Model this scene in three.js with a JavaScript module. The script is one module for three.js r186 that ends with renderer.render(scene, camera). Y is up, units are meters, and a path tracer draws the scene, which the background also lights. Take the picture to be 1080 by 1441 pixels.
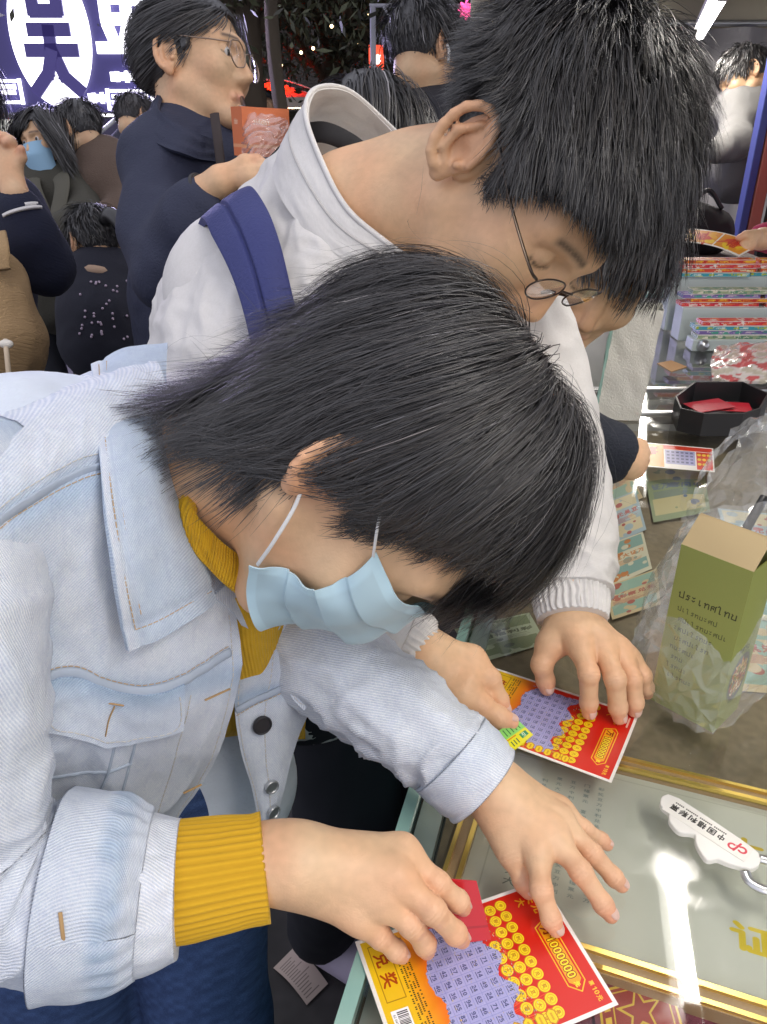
import * as THREE from 'three';
import { mergeGeometries, mergeVertices } from 'three/addons/utils/BufferGeometryUtils.js';
import { ImprovedNoise } from 'three/addons/math/ImprovedNoise.js';
import { RoundedBoxGeometry } from 'three/addons/geometries/RoundedBoxGeometry.js';
import { RectAreaLightUniformsLib } from 'three/addons/lights/RectAreaLightUniformsLib.js';

// ---------------------------------------------------------------- camera, sky, light, exposure
const scene = new THREE.Scene();
const FOV = 67.3, PITCH = 27 * Math.PI / 180, EYE = 1.5, FPX = 720.5 / Math.tan(FOV * Math.PI / 360);
const camera = new THREE.PerspectiveCamera(FOV, 767 / 1024, 0.05, 120);
camera.position.set(0, EYE, 0);
camera.rotation.set(-PITCH, 0, 0);
const renderer = new THREE.WebGLRenderer();
renderer.toneMapping = THREE.LinearToneMapping;
renderer.toneMappingExposure = 2.12;
renderer.shadowMap.enabled = true;
RectAreaLightUniformsLib.init();
{ // night sky over a lit street: an even dim violet-grey glow
  const w = 32, h = 16, data = new Float32Array(w * h * 4);
  for (let j = 0; j < h; j++) for (let i = 0; i < w; i++) {
    const e = (j + 0.5) / h, k = (j * w + i) * 4, s = 0.46 + 0.05 * Math.exp(-Math.pow((e - 0.5) * 6, 2));
    data[k] = s * 0.92; data[k + 1] = s * 0.93; data[k + 2] = s * 1.06; data[k + 3] = 1;
  }
  const t = new THREE.DataTexture(data, w, h, THREE.RGBAFormat, THREE.FloatType);
  t.mapping = THREE.EquirectangularReflectionMapping; t.magFilter = THREE.LinearFilter; t.needsUpdate = true;
  scene.background = t; scene.environment = t;
}
const moon = new THREE.DirectionalLight(0xfff1e0, 0.12);
moon.position.set(2, 6, 3); moon.shadow.radius = 30; moon.castShadow = true;
moon.shadow.camera.left = -4; moon.shadow.camera.right = 4; moon.shadow.camera.top = 4; moon.shadow.camera.bottom = -4; moon.shadow.camera.far = 30;
scene.add(moon);

// ---------------------------------------------------------------- helpers
const V = (x, y, z) => new THREE.Vector3(x, y, z);
let seed = 7;
const rnd = () => { seed = (seed + 0x6d2b79f5) | 0; let t = Math.imul(seed ^ (seed >>> 15), 1 | seed); t = (t + Math.imul(t ^ (t >>> 7), 61 | t)) ^ t; return ((t ^ (t >>> 14)) >>> 0) / 4294967296; };
const gauss = () => Math.sqrt(-2 * Math.log(rnd() + 1e-9)) * Math.cos(6.2832 * rnd());
const NZ = new ImprovedNoise();
const nz = (x, y, z = 0) => NZ.noise(x, y, z);
const fbm = (x, y, z = 0, o = 4) => { let s = 0, a = 0.5; for (let i = 0; i < o; i++) { s += a * NZ.noise(x, y, z); x *= 2.03; y *= 2.03; z *= 2.03; a *= 0.5; } return s; };
const clamp = (x, a = 0, b = 1) => Math.min(b, Math.max(a, x));
const lerp = (a, b, t) => a + (b - a) * t;
const sstep = (x, a, b) => { const t = clamp((x - a) / (b - a)); return t * t * (3 - 2 * t); };
const TOP = 0.97;                                   // height of the counter glass
const CS = Math.cos(PITCH), SN = Math.sin(PITCH);
const CR = V(1, 0, 0), CU = V(0, CS, -SN), CB = V(0, SN, CS);      // axes that the survey of the photograph was made in
const camDir = (x, y, z) => V(0, 0, 0).addScaledVector(CR, x).addScaledVector(CU, y).addScaledVector(CB, z);
// surveyed point: bearing (u, v) and distance d
const P = (u, v, d) => V((u - 540) / FPX * d, EYE + (720.5 - v) / FPX * d * CS - d * SN, -(d * CS + (720.5 - v) / FPX * d * SN));
const Q = (a) => P(a[0], a[1], a[2]);
// surveyed point on a level at height h above the counter glass
const H = (u, v, h = 0) => { const p = P(u, v, 1), t = (TOP + h - EYE) / (p.y - EYE); return V(p.x * t, TOP + h, p.z * t); };
const L = (u, v, y) => H(u, v, y - TOP);
const col = (r, g, b) => new THREE.Color().setRGB(r, g, b);
const hex = (h) => new THREE.Color(h);

function tag(o, label, category, group, kind) {
  if (label) o.userData.label = label;
  if (category) o.userData.category = category;
  if (group) o.userData.group = group;
  if (kind) o.userData.kind = kind;
  return o;
}
const taken = {};
const numbered = (n) => { const k = taken[n] = (taken[n] ?? -1) + 1; return k ? n + '_' + String(k).padStart(3, '0') : n; };
function mesh(name, geo, mat, parent = scene) {
  if (Array.isArray(geo)) geo = join(geo);
  const m = new THREE.Mesh(geo, mat);
  m.name = parent === scene ? numbered(name) : name;
  m.castShadow = m.receiveShadow = true;
  if (parent === scene) { scene.add(m); return m; }
  parent.updateWorldMatrix(true, false);
  parent.add(m);                                      // geometry is written in world metres: undo the parent's place
  m.applyMatrix4(parent.matrixWorld.clone().invert());
  return m;
}
function group(name, pos) {
  const g = new THREE.Group(); g.name = numbered(name); if (pos) g.position.copy(pos); scene.add(g); g.updateMatrixWorld(true); return g;
}
function join(list) {
  const keys = ['position', 'normal', 'uv', 'color'];
  const anyC = list.some((g) => g.attributes.color);
  return mergeGeometries(list.map((g) => {
    g = g.clone(); const n = g.attributes.position.count;
    if (!g.index) { const id = new Uint32Array(n); for (let i = 0; i < n; i++) id[i] = i; g.setIndex(new THREE.BufferAttribute(id, 1)); }
    if (!g.attributes.normal) g.computeVertexNormals();
    if (!g.attributes.uv) g.setAttribute('uv', new THREE.BufferAttribute(new Float32Array(n * 2), 2));
    if (anyC && !g.attributes.color) g.setAttribute('color', new THREE.BufferAttribute(new Float32Array(n * 3).fill(1), 3));
    for (const k of Object.keys(g.attributes)) if (!keys.includes(k)) g.deleteAttribute(k);
    return g;
  }), false);
}
// frame: origin + right, up, forward
function frame(o, U, F) {
  F = F.clone().normalize(); U = U.clone().addScaledVector(F, -U.dot(F)).normalize();
  const R = F.clone().cross(U);
  const f = { o, R, U, F, at: (x, y, z) => o.clone().addScaledVector(R, x).addScaledVector(U, y).addScaledVector(F, z) };
  f.loc = (p) => { const d = p.clone().sub(o); return [d.dot(R), d.dot(U), d.dot(F)]; };
  return f;
}

// ---- distance fields and their meshing (surface nets)
const smin = (a, b, k) => { const h = Math.max(k - Math.abs(a - b), 0) / k; return Math.min(a, b) - h * h * k * 0.25; };
const smax = (a, b, k) => -smin(-a, -b, k);
const cone = (a, b, ra, rb) => {                       // tapered capsule
  const ax = a.x, ay = a.y, az = a.z, dx = b.x - ax, dy = b.y - ay, dz = b.z - az, l2 = dx * dx + dy * dy + dz * dz || 1e-12, dr = rb - ra;
  return (x, y, z) => {
    const px = x - ax, py = y - ay, pz = z - az; let t = (px * dx + py * dy + pz * dz) / l2; t = t < 0 ? 0 : t > 1 ? 1 : t;
    const qx = px - dx * t, qy = py - dy * t, qz = pz - dz * t;
    return Math.sqrt(qx * qx + qy * qy + qz * qz) - ra - dr * t;
  };
};
const ell = (f, c, r) => {                             // ellipsoid in a frame
  const o = f.at(...c), { R, U, F } = f, [a, b, cc] = r, m = Math.min(a, b, cc);
  return (x, y, z) => {
    const px = x - o.x, py = y - o.y, pz = z - o.z;
    const lx = (px * R.x + py * R.y + pz * R.z) / a, ly = (px * U.x + py * U.y + pz * U.z) / b, lz = (px * F.x + py * F.y + pz * F.z) / cc;
    const k0 = Math.sqrt(lx * lx + ly * ly + lz * lz), k1 = Math.sqrt((lx / a) ** 2 + (ly / b) ** 2 + (lz / cc) ** 2) || 1e-9;
    return k0 < 1e-6 ? -m : k0 * (k0 - 1) / k1;
  };
};
const chain = (pts, rs, k = 0.004) => {
  const c = []; for (let i = 0; i + 1 < pts.length; i++) c.push(cone(pts[i], pts[i + 1], rs[i], rs[i + 1]));
  return (x, y, z) => { let d = c[0](x, y, z); for (let i = 1; i < c.length; i++) d = smin(d, c[i](x, y, z), k); return d; };
};
const blend = (list, k) => (x, y, z) => { let d = list[0](x, y, z); for (let i = 1; i < list.length; i++) d = smin(d, list[i](x, y, z), k); return d; };
function nets(f, lo, hi, cell, colorFn) {
  const nx = Math.ceil((hi.x - lo.x) / cell) + 1, ny = Math.ceil((hi.y - lo.y) / cell) + 1, nzz = Math.ceil((hi.z - lo.z) / cell) + 1;
  const g = new Float32Array(nx * ny * nzz);
  // coarse pass: skip blocks that are far from the surface
  const B = 4, reach = cell * B * 1.8;
  g.fill(1);
  for (let k = 0; k < nzz; k += B) for (let j = 0; j < ny; j += B) for (let i = 0; i < nx; i += B) {
    const c = f(lo.x + (i + B / 2) * cell, lo.y + (j + B / 2) * cell, lo.z + (k + B / 2) * cell), far = Math.abs(c) > reach;
    for (let kk = k; kk < Math.min(nzz, k + B); kk++) for (let jj = j; jj < Math.min(ny, j + B); jj++) for (let ii = i; ii < Math.min(nx, i + B); ii++)
      g[(kk * ny + jj) * nx + ii] = far ? c : f(lo.x + ii * cell, lo.y + jj * cell, lo.z + kk * cell);
  }
  const id = new Int32Array(nx * ny * nzz).fill(-1), pos = [], idx = [];
  const at = (i, j, k) => (k * ny + j) * nx + i;
  const E = [[0, 1], [2, 3], [4, 5], [6, 7], [0, 2], [1, 3], [4, 6], [5, 7], [0, 4], [1, 5], [2, 6], [3, 7]];
  for (let k = 0; k < nzz - 1; k++) for (let j = 0; j < ny - 1; j++) for (let i = 0; i < nx - 1; i++) {
    const v = [g[at(i, j, k)], g[at(i + 1, j, k)], g[at(i, j + 1, k)], g[at(i + 1, j + 1, k)], g[at(i, j, k + 1)], g[at(i + 1, j, k + 1)], g[at(i, j + 1, k + 1)], g[at(i + 1, j + 1, k + 1)]];
    let m = 0; for (let q = 0; q < 8; q++) if (v[q] < 0) m++;
    if (m === 0 || m === 8) continue;
    let sx = 0, sy = 0, sz = 0, n = 0;
    for (const [a, b] of E) {
      if ((v[a] < 0) === (v[b] < 0)) continue;
      const t = v[a] / (v[a] - v[b]);
      sx += lerp(a & 1, b & 1, t); sy += lerp((a >> 1) & 1, (b >> 1) & 1, t); sz += lerp((a >> 2) & 1, (b >> 2) & 1, t); n++;
    }
    id[at(i, j, k)] = pos.length / 3;
    pos.push(lo.x + (i + sx / n) * cell, lo.y + (j + sy / n) * cell, lo.z + (k + sz / n) * cell);
  }
  const quad = (a, b, c, d, flip) => { if (a < 0 || b < 0 || c < 0 || d < 0) return; flip ? idx.push(a, c, b, a, d, c) : idx.push(a, b, c, a, c, d); };
  for (let k = 1; k < nzz - 1; k++) for (let j = 1; j < ny - 1; j++) for (let i = 1; i < nx - 1; i++) {
    const a = g[at(i, j, k)] < 0;
    if (a !== (g[at(i + 1, j, k)] < 0)) quad(id[at(i, j - 1, k - 1)], id[at(i, j, k - 1)], id[at(i, j, k)], id[at(i, j - 1, k)], !a);
    if (a !== (g[at(i, j + 1, k)] < 0)) quad(id[at(i - 1, j, k - 1)], id[at(i - 1, j, k)], id[at(i, j, k)], id[at(i, j, k - 1)], !a);
    if (a !== (g[at(i, j, k + 1)] < 0)) quad(id[at(i - 1, j - 1, k)], id[at(i, j - 1, k)], id[at(i, j, k)], id[at(i - 1, j, k)], !a);
  }
  const n = pos.length / 3, nor = new Float32Array(n * 3), uv = new Float32Array(n * 2), colr = colorFn ? new Float32Array(n * 3) : null, e = cell * 0.6, c = new THREE.Color();
  for (let q = 0; q < n; q++) {
    const x = pos[q * 3], y = pos[q * 3 + 1], z = pos[q * 3 + 2];
    let a = f(x + e, y, z) - f(x - e, y, z), b = f(x, y + e, z) - f(x, y - e, z), d = f(x, y, z + e) - f(x, y, z - e); const l = Math.hypot(a, b, d) || 1;
    nor[q * 3] = a / l; nor[q * 3 + 1] = b / l; nor[q * 3 + 2] = d / l;
    uv[q * 2] = x * 0.9 + z * 0.55; uv[q * 2 + 1] = y * 0.9 - z * 0.45;
    if (colr) { colorFn(c, x, y, z, a / l, b / l, d / l); colr[q * 3] = c.r; colr[q * 3 + 1] = c.g; colr[q * 3 + 2] = c.b; }
  }
  const geo = new THREE.BufferGeometry();
  geo.setAttribute('position', new THREE.BufferAttribute(new Float32Array(pos), 3));
  geo.setAttribute('normal', new THREE.BufferAttribute(nor, 3));
  geo.setAttribute('uv', new THREE.BufferAttribute(uv, 2));
  if (colr) geo.setAttribute('color', new THREE.BufferAttribute(colr, 3));
  geo.setIndex(idx);
  return geo;
}
const boxOf = (pts, pad) => { const b = new THREE.Box3().setFromPoints(pts); b.min.addScalar(-pad); b.max.addScalar(pad); return b; };
function blob(list, k, pts, pad, cell, bumpFn, colorFn) {
  const f0 = blend(list, k), f = bumpFn ? (x, y, z) => f0(x, y, z) - bumpFn(x, y, z) : f0, b = boxOf(pts, pad);
  return nets(f, b.min, b.max, cell, colorFn);
}

// ---- lofted tubes and cloth sheets
const cr = (a, b, c, d, t) => 0.5 * ((2 * b) + (c - a) * t + (2 * a - 5 * b + 4 * c - d) * t * t + (3 * b - a - 3 * c + d) * t * t * t);
function spl(arr, t) { // Catmull-Rom through an array of numbers, t in 0..1
  const n = arr.length - 1, x = clamp(t) * n, i = Math.min(n - 1, Math.floor(x)), f = x - i;
  const a = i > 0 ? arr[i - 1] : 2 * arr[0] - arr[1], d = i + 2 <= n ? arr[i + 2] : 2 * arr[n] - arr[n - 1];
  return cr(a, arr[i], arr[i + 1], d, f);
}
const splV = (pts, t) => V(spl(pts.map((p) => p.x), t), spl(pts.map((p) => p.y), t), spl(pts.map((p) => p.z), t));
// tube: pts along the spine, r(t) -> radius or [ra, rb], disp(t, ang, s) -> metres outwards; side: reference direction for ang = 0
function tube(pts, r, { n = 40, m = 28, disp, side = V(0, 1, 0), cap = true, color } = {}) {
  const rf = typeof r === 'function' ? r : Array.isArray(r) ? (t) => spl(r, t) : () => r;
  const pos = [], uv = [], idx = [], colr = [], c = new THREE.Color();
  let s = 0, prev = null, ref = side.clone();
  for (let i = 0; i <= n; i++) {
    const t = i / n, p = splV(pts, t), tan = splV(pts, Math.min(1, t + 0.01)).sub(splV(pts, Math.max(0, t - 0.01))).normalize();
    if (prev) s += p.distanceTo(prev); prev = p;
    const a = ref.clone().addScaledVector(tan, -ref.dot(tan)).normalize(), b = tan.clone().cross(a); ref = a;
    let rr = rf(t); if (!Array.isArray(rr)) rr = [rr, rr];
    for (let j = 0; j <= m; j++) {
      const ang = j / m * Math.PI * 2, ca = Math.cos(ang), sa = Math.sin(ang), d = disp ? disp(t, ang, s) : 0;
      const q = p.clone().addScaledVector(a, ca * (rr[0] + d)).addScaledVector(b, sa * (rr[1] + d));
      pos.push(q.x, q.y, q.z); uv.push(ang * (rr[0] + rr[1]) / 2, s);
      if (color) { color(c, t, ang, s); colr.push(c.r, c.g, c.b); }
    }
  }
  for (let i = 0; i < n; i++) for (let j = 0; j < m; j++) { const a = i * (m + 1) + j; idx.push(a, a + 1, a + m + 1, a + 1, a + m + 2, a + m + 1); }
  if (cap) for (const e of [0, n]) {
    const base = e * (m + 1), k = pos.length / 3; let x = 0, y = 0, z = 0;
    for (let j = 0; j < m; j++) { x += pos[(base + j) * 3]; y += pos[(base + j) * 3 + 1]; z += pos[(base + j) * 3 + 2]; }
    pos.push(x / m, y / m, z / m); uv.push(0, 0); if (color) colr.push(c.r, c.g, c.b);
    for (let j = 0; j < m; j++) e ? idx.push(base + j, base + j + 1, k) : idx.push(base + j + 1, base + j, k);
  }
  const g = new THREE.BufferGeometry();
  g.setAttribute('position', new THREE.BufferAttribute(new Float32Array(pos), 3));
  g.setAttribute('uv', new THREE.BufferAttribute(new Float32Array(uv), 2));
  if (color) g.setAttribute('color', new THREE.BufferAttribute(new Float32Array(colr), 3));
  g.setIndex(idx); g.computeVertexNormals(); weldSeam(g, n, m); return g;
}
function weldSeam(g, n, m) { // same normals on both sides of a tube's uv seam
  const a = g.attributes.normal;
  for (let i = 0; i <= n; i++) { const p = i * (m + 1), q = p + m; const x = a.getX(p) + a.getX(q), y = a.getY(p) + a.getY(q), z = a.getZ(p) + a.getZ(q), l = Math.hypot(x, y, z) || 1; a.setXYZ(p, x / l, y / l, z / l); a.setXYZ(q, x / l, y / l, z / l); }
}
// sheet: net of rows of points -> smooth surface (u along a row, v down the rows); returns an evaluator
function netFn(rows) {
  const X = rows.map((r) => r.map((p) => p.x)), Y = rows.map((r) => r.map((p) => p.y)), Z = rows.map((r) => r.map((p) => p.z));
  const e = (A, u, v) => spl(A.map((r) => spl(r, u)), v);
  return (u, v) => V(e(X, u, v), e(Y, u, v), e(Z, u, v));
}
function normalAt(fn, u, v, h = 0.01) {
  const a = fn(Math.min(1, u + h), v).sub(fn(Math.max(0, u - h), v)), b = fn(u, Math.min(1, v + h)).sub(fn(u, Math.max(0, v - h)));
  return a.cross(b).normalize();
}
// thick cloth: fn(u, v) front face; the back face lies thick behind it; normals face the side where u x v points away (front = -(du x dv) if flip)
function sheet(fn, { n = 40, m = 40, thick = 0.003, flip = false, disp, color, mask, w = null, h = null, planar = false } = {}) {
  const e1 = fn(1, 0.5).sub(fn(0, 0.5)).normalize(), e2 = fn(0.5, 1).sub(fn(0.5, 0)); e2.addScaledVector(e1, -e2.dot(e1)).normalize();
  const F0 = [], N = [], uv = [], colr = [], c = new THREE.Color();
  const W = w ?? fn(0, 0.5).distanceTo(fn(0.5, 0.5)) + fn(0.5, 0.5).distanceTo(fn(1, 0.5)), HH = h ?? fn(0.5, 0).distanceTo(fn(0.5, 0.5)) + fn(0.5, 0.5).distanceTo(fn(0.5, 1));
  const S = flip ? -1 : 1;
  for (let j = 0; j <= m; j++) for (let i = 0; i <= n; i++) {
    const u = i / n, v = j / m, p = fn(u, v), nn = normalAt(fn, u, v).multiplyScalar(S);
    if (disp) p.addScaledVector(nn, disp(u, v, p));
    F0.push(p); N.push(nn);
    if (planar) uv.push(p.dot(e1), p.dot(e2));
    else if (w !== null || !i && !j) uv.push(u * W, v * HH);
    else { const K0 = F0.length - 1, a = K0 - 1, b = K0 - n - 1; uv.push(i ? uv[a * 2] + p.distanceTo(F0[a]) : uv[b * 2], j ? uv[b * 2 + 1] + p.distanceTo(F0[b]) : uv[a * 2 + 1]); }
    if (color) { color(c, u, v, p); colr.push(c.r, c.g, c.b); }
  }
  const K = F0.length, pos = [], idx = [], keep = (i, j) => !mask || mask((i + 0.5) / n, (j + 0.5) / m);
  for (const p of F0) pos.push(p.x, p.y, p.z);
  for (let q = 0; q < K; q++) pos.push(F0[q].x - N[q].x * thick, F0[q].y - N[q].y * thick, F0[q].z - N[q].z * thick);
  const tri = (a, b, d) => S > 0 ? idx.push(a, b, d) : idx.push(a, d, b);
  const ext = pos, uvs = uv.concat(uv), cols = color ? colr.concat(colr) : null;
  const rim = (a, b) => { // a rim strip with its own vertices so that the edge stays crisp
    const k = ext.length / 3; for (const q of [a, b, a + K, b + K]) { ext.push(ext[q * 3], ext[q * 3 + 1], ext[q * 3 + 2]); uvs.push(uvs[q * 2], uvs[q * 2 + 1]); if (cols) cols.push(cols[q * 3], cols[q * 3 + 1], cols[q * 3 + 2]); }
    tri(k, k + 2, k + 1); tri(k + 1, k + 2, k + 3);
  };
  for (let j = 0; j < m; j++) for (let i = 0; i < n; i++) {
    if (!keep(i, j)) continue;
    const a = j * (n + 1) + i, b = a + 1, d = a + n + 1, e = d + 1;
    tri(a, b, d); tri(b, e, d); tri(a + K, d + K, b + K); tri(b + K, d + K, e + K);
    if (j === 0 || !keep(i, j - 1)) rim(a, b);
    if (j === m - 1 || !keep(i, j + 1)) rim(e, d);
    if (i === 0 || !keep(i - 1, j)) rim(d, a);
    if (i === n - 1 || !keep(i + 1, j)) rim(b, e);
  }
  const g = new THREE.BufferGeometry();
  g.setAttribute('position', new THREE.BufferAttribute(new Float32Array(ext), 3));
  g.setAttribute('uv', new THREE.BufferAttribute(new Float32Array(uvs), 2));
  if (cols) g.setAttribute('color', new THREE.BufferAttribute(new Float32Array(cols), 3));
  g.setIndex(idx); g.computeVertexNormals(); return g;
}
const rows = (...r) => r.map((x) => x.map(Q));
// solid from a four-cornered (or more) outline on a level, with thickness downwards
function slab(pts, thick, bevel = 0) {
  const n = pts.length, c = pts.reduce((a, p) => a.add(p), V(0, 0, 0)).divideScalar(n), pos = [], idx = [], uv = [];
  const up = pts[1].clone().sub(pts[0]).cross(pts[2].clone().sub(pts[0])).normalize(); if (up.y < 0) { up.negate(); pts = [...pts].reverse(); }
  const add = (p) => { pos.push(p.x, p.y, p.z); uv.push(p.x, p.z); return pos.length / 3 - 1; };
  const low = pts.map((p) => p.clone().addScaledVector(up, -thick));
  const a = pts.map(add), ct = add(c); for (let i = 0; i < n; i++) idx.push(a[i], a[(i + 1) % n], ct);
  const b = low.map(add), cb = add(c.clone().addScaledVector(up, -thick)); for (let i = 0; i < n; i++) idx.push(b[(i + 1) % n], b[i], cb);
  for (let i = 0; i < n; i++) { const j = (i + 1) % n, q = [pts[i], pts[j], low[i], low[j]].map(add); idx.push(q[0], q[2], q[1], q[1], q[2], q[3]); }
  const g = new THREE.BufferGeometry(); g.setAttribute('position', new THREE.BufferAttribute(new Float32Array(pos), 3)); g.setAttribute('uv', new THREE.BufferAttribute(new Float32Array(uv), 2));
  g.setIndex(idx); g.computeVertexNormals(); const f = g.toNonIndexed(); f.computeVertexNormals(); return f;
}
// a box between corner o and edge vectors a, b, c (uv 0..1 on each face)
function brick(o, a, b, c) {
  const g = new THREE.BoxGeometry(1, 1, 1), m = new THREE.Matrix4().makeBasis(a, b, c); g.translate(0.5, 0.5, 0.5); g.applyMatrix4(m); g.translate(o.x, o.y, o.z);
  if (m.determinant() < 0) { const ix = g.index.array; for (let i = 0; i < ix.length; i += 3) { const t = ix[i]; ix[i] = ix[i + 1]; ix[i + 1] = t; } }
  const f = g.toNonIndexed(); f.computeVertexNormals(); return f;
}
const bx = (x, y, z, w, h, d, r = 0) => { const g = r ? new RoundedBoxGeometry(w, h, d, 2, r) : new THREE.BoxGeometry(w, h, d); g.translate(x, y, z); return g; };
const rod = (a, b, r, m = 10) => tube([a, b], r, { n: 1, m, side: Math.abs(b.clone().sub(a).normalize().y) > 0.9 ? V(1, 0, 0) : V(0, 1, 0) });

// ---- textures
function tex(w, h, fn, srgb = true, rep = 1) {
  const d = new Uint8Array(w * h * 4);
  for (let j = 0; j < h; j++) for (let i = 0; i < w; i++) { const c = fn(i / w, j / h, i, j), k = (j * w + i) * 4; for (let q = 0; q < 3; q++) d[k + q] = clamp(Array.isArray(c) ? c[q] : c, 0, 255); d[k + 3] = 255; }
  const t = new THREE.DataTexture(d, w, h); if (srgb) t.colorSpace = THREE.SRGBColorSpace;
  t.wrapS = t.wrapT = THREE.RepeatWrapping; t.magFilter = THREE.LinearFilter; t.minFilter = THREE.LinearMipmapLinearFilter; t.repeat.set(rep, rep); t.needsUpdate = true; return t;
}
function canvasTex(w, h, draw) {
  const c = document.createElement('canvas'); c.width = w; c.height = h; const g = c.getContext('2d'); draw(g, w, h);
  const t = new THREE.CanvasTexture(c); t.colorSpace = THREE.SRGBColorSpace; t.magFilter = THREE.LinearFilter; return t;
}
// periodic value noise for tiles
const tileN = (() => { const T = Array.from({ length: 4096 }, () => rnd()); return (x, y, p) => { const xi = Math.floor(x), yi = Math.floor(y), fx = x - xi, fy = y - yi, w = (a, b) => T[((((a % p) + p) % p) * 57 + (((b % p) + p) % p) * 131) & 4095], u = fx * fx * (3 - 2 * fx), v = fy * fy * (3 - 2 * fy); return lerp(lerp(w(xi, yi), w(xi + 1, yi), u), lerp(w(xi, yi + 1), w(xi + 1, yi + 1), u), v); }; })();
const std = (color, rough = 0.7, o = {}) => new THREE.MeshStandardMaterial({ color, roughness: rough, ...o });
const phys = (o) => new THREE.MeshPhysicalMaterial(o);
// ---------------------------------------------------------------- writing, as strokes on a 10 x 10 grid
const GL = {
  zhong: [[2, 2.5, 8, 2.5, 8, 6, 2, 6, 2, 2.5], [5, 0.5, 5, 10]],
  guo: [[1, 1, 9, 1, 9, 9.5, 1, 9.5, 1, 1], [3, 3, 7, 3], [3, 5, 7, 5], [2.8, 7.2, 7.2, 7.2], [5, 3, 5, 7.2], [6.2, 5.8, 6.8, 6.5]],
  fu: [[2, 0.5, 2.8, 1.5], [1, 2.5, 3.8, 2.5, 1, 6], [2.5, 4.5, 2.5, 9.5], [2.8, 5, 3.8, 6], [5, 1, 9.2, 1], [5.5, 2.3, 8.8, 2.3, 8.8, 4, 5.5, 4, 5.5, 2.3], [5, 5.2, 9.2, 5.2, 9.2, 9.3, 5, 9.3, 5, 5.2], [5, 7.2, 9.2, 7.2], [7.1, 5.2, 7.1, 9.3]],
  li: [[1, 1.8, 4.5, 0.8], [0.5, 3, 5.3, 3], [2.9, 1, 2.9, 9.5], [2.8, 3.5, 0.6, 7], [3, 3.8, 5, 6], [6.5, 2, 6.5, 6.5], [9, 0.6, 9, 9.3, 7.8, 8.8]],
  cai: [[1, 1.2, 5, 0.6], [1.2, 2.2, 1.8, 3.2], [2.9, 1.8, 3.2, 3], [4.6, 1.8, 4, 3], [0.6, 4.6, 5.6, 4.6], [3.1, 3.2, 3.1, 9.5], [3, 5, 0.8, 8], [3.2, 5, 5.4, 7.5], [9, 0.6, 6.2, 3], [9.2, 3.2, 6.2, 6], [9.4, 5.8, 5.8, 9.4]],
  piao: [[1, 1, 9, 1], [1.8, 2.2, 8.2, 2.2, 8.2, 4.2, 1.8, 4.2, 1.8, 2.2], [4, 1, 4, 4.2], [6, 1, 6, 4.2], [2.4, 5.4, 7.6, 5.4], [0.8, 6.8, 9.2, 6.8], [5, 6.8, 5, 9.6], [3, 7.6, 1.5, 9], [7, 7.6, 8.6, 9]],
  dui: [[3, 0.5, 3.8, 1.8], [7, 0.5, 6.2, 1.8], [2.2, 2.4, 7.8, 2.4, 7.8, 5.2, 2.2, 5.2, 2.2, 2.4], [3.8, 5.2, 3.4, 7.5, 1, 9.5], [6, 5.2, 6, 9, 9.2, 9, 9.2, 7.8]],
  jiang: [[1.5, 0.8, 2.2, 2], [0.8, 4, 2.5, 3], [3, 0.5, 3, 4.5], [5.5, 0.5, 4.2, 2], [5.2, 1.2, 8.6, 1.2, 5, 4.5], [0.8, 6, 9.2, 6], [5, 4.8, 4.6, 7, 1, 9.6], [5.2, 6.2, 6.6, 8.4, 9.2, 9.6]],
  yuan: [[2.5, 1.5, 7.5, 1.5], [1, 4, 9, 4], [3.8, 4, 3.2, 7, 1, 9.4], [6, 4, 6, 9, 9.2, 9, 9.2, 7.6]],
  wu: [[2.8, 0.8, 7.2, 0.8, 7.2, 3, 2.8, 3, 2.8, 0.8], [1.8, 4.5, 8.2, 4.5], [0.8, 6.2, 9.2, 6.2], [5, 4.5, 4.8, 6.5, 3.6, 8.2, 1, 9.6], [5.2, 6.4, 6.6, 8.4, 9.2, 9.6]],
  dou: [[1.2, 1.2, 8.8, 1.2], [2.8, 2.8, 7.2, 2.8, 7.2, 5.4, 2.8, 5.4, 2.8, 2.8], [3, 6.4, 3.8, 8], [7, 6.4, 6.2, 8], [0.8, 9, 9.2, 9]],
  da: [[1, 3.5, 9, 3.5], [5, 0.5, 4.8, 4, 1, 9.5], [5.2, 3.8, 6.8, 7.5, 9.2, 9.5]],
  zheng: [[1.5, 0.8, 2.5, 2], [0.8, 3.5, 2.6, 3.5, 2.6, 9, 3.8, 8], [4.5, 1.5, 9.3, 1.5], [7, 1.5, 7, 9], [7, 5, 9, 5], [5.3, 4.5, 5.3, 9], [4, 9, 9.6, 9]],
  wan: [[1, 1.5, 9, 1.5], [4.2, 1.5, 4, 5, 1, 9.5], [4.2, 4.2, 8, 4.2, 7.5, 9, 6, 8.5]],
  xi: [[1, 1, 9, 1], [5, 0.2, 5, 2.2], [1.6, 2.6, 8.4, 2.6], [2.6, 3.6, 7.4, 3.6, 7.4, 5.2, 2.6, 5.2, 2.6, 3.6], [3.6, 5.6, 4, 6.4], [6.4, 5.6, 6, 6.4], [0.8, 6.8, 9.2, 6.8], [2.6, 8, 7.4, 8, 7.4, 9.6, 2.6, 9.6, 2.6, 8]],
  men: [[1.5, 0.8, 2.5, 2], [1, 2.6, 1, 9.5], [4, 1.4, 9, 1.4, 9, 9.2, 8, 9]],
};
const GK = Object.keys(GL);
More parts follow.
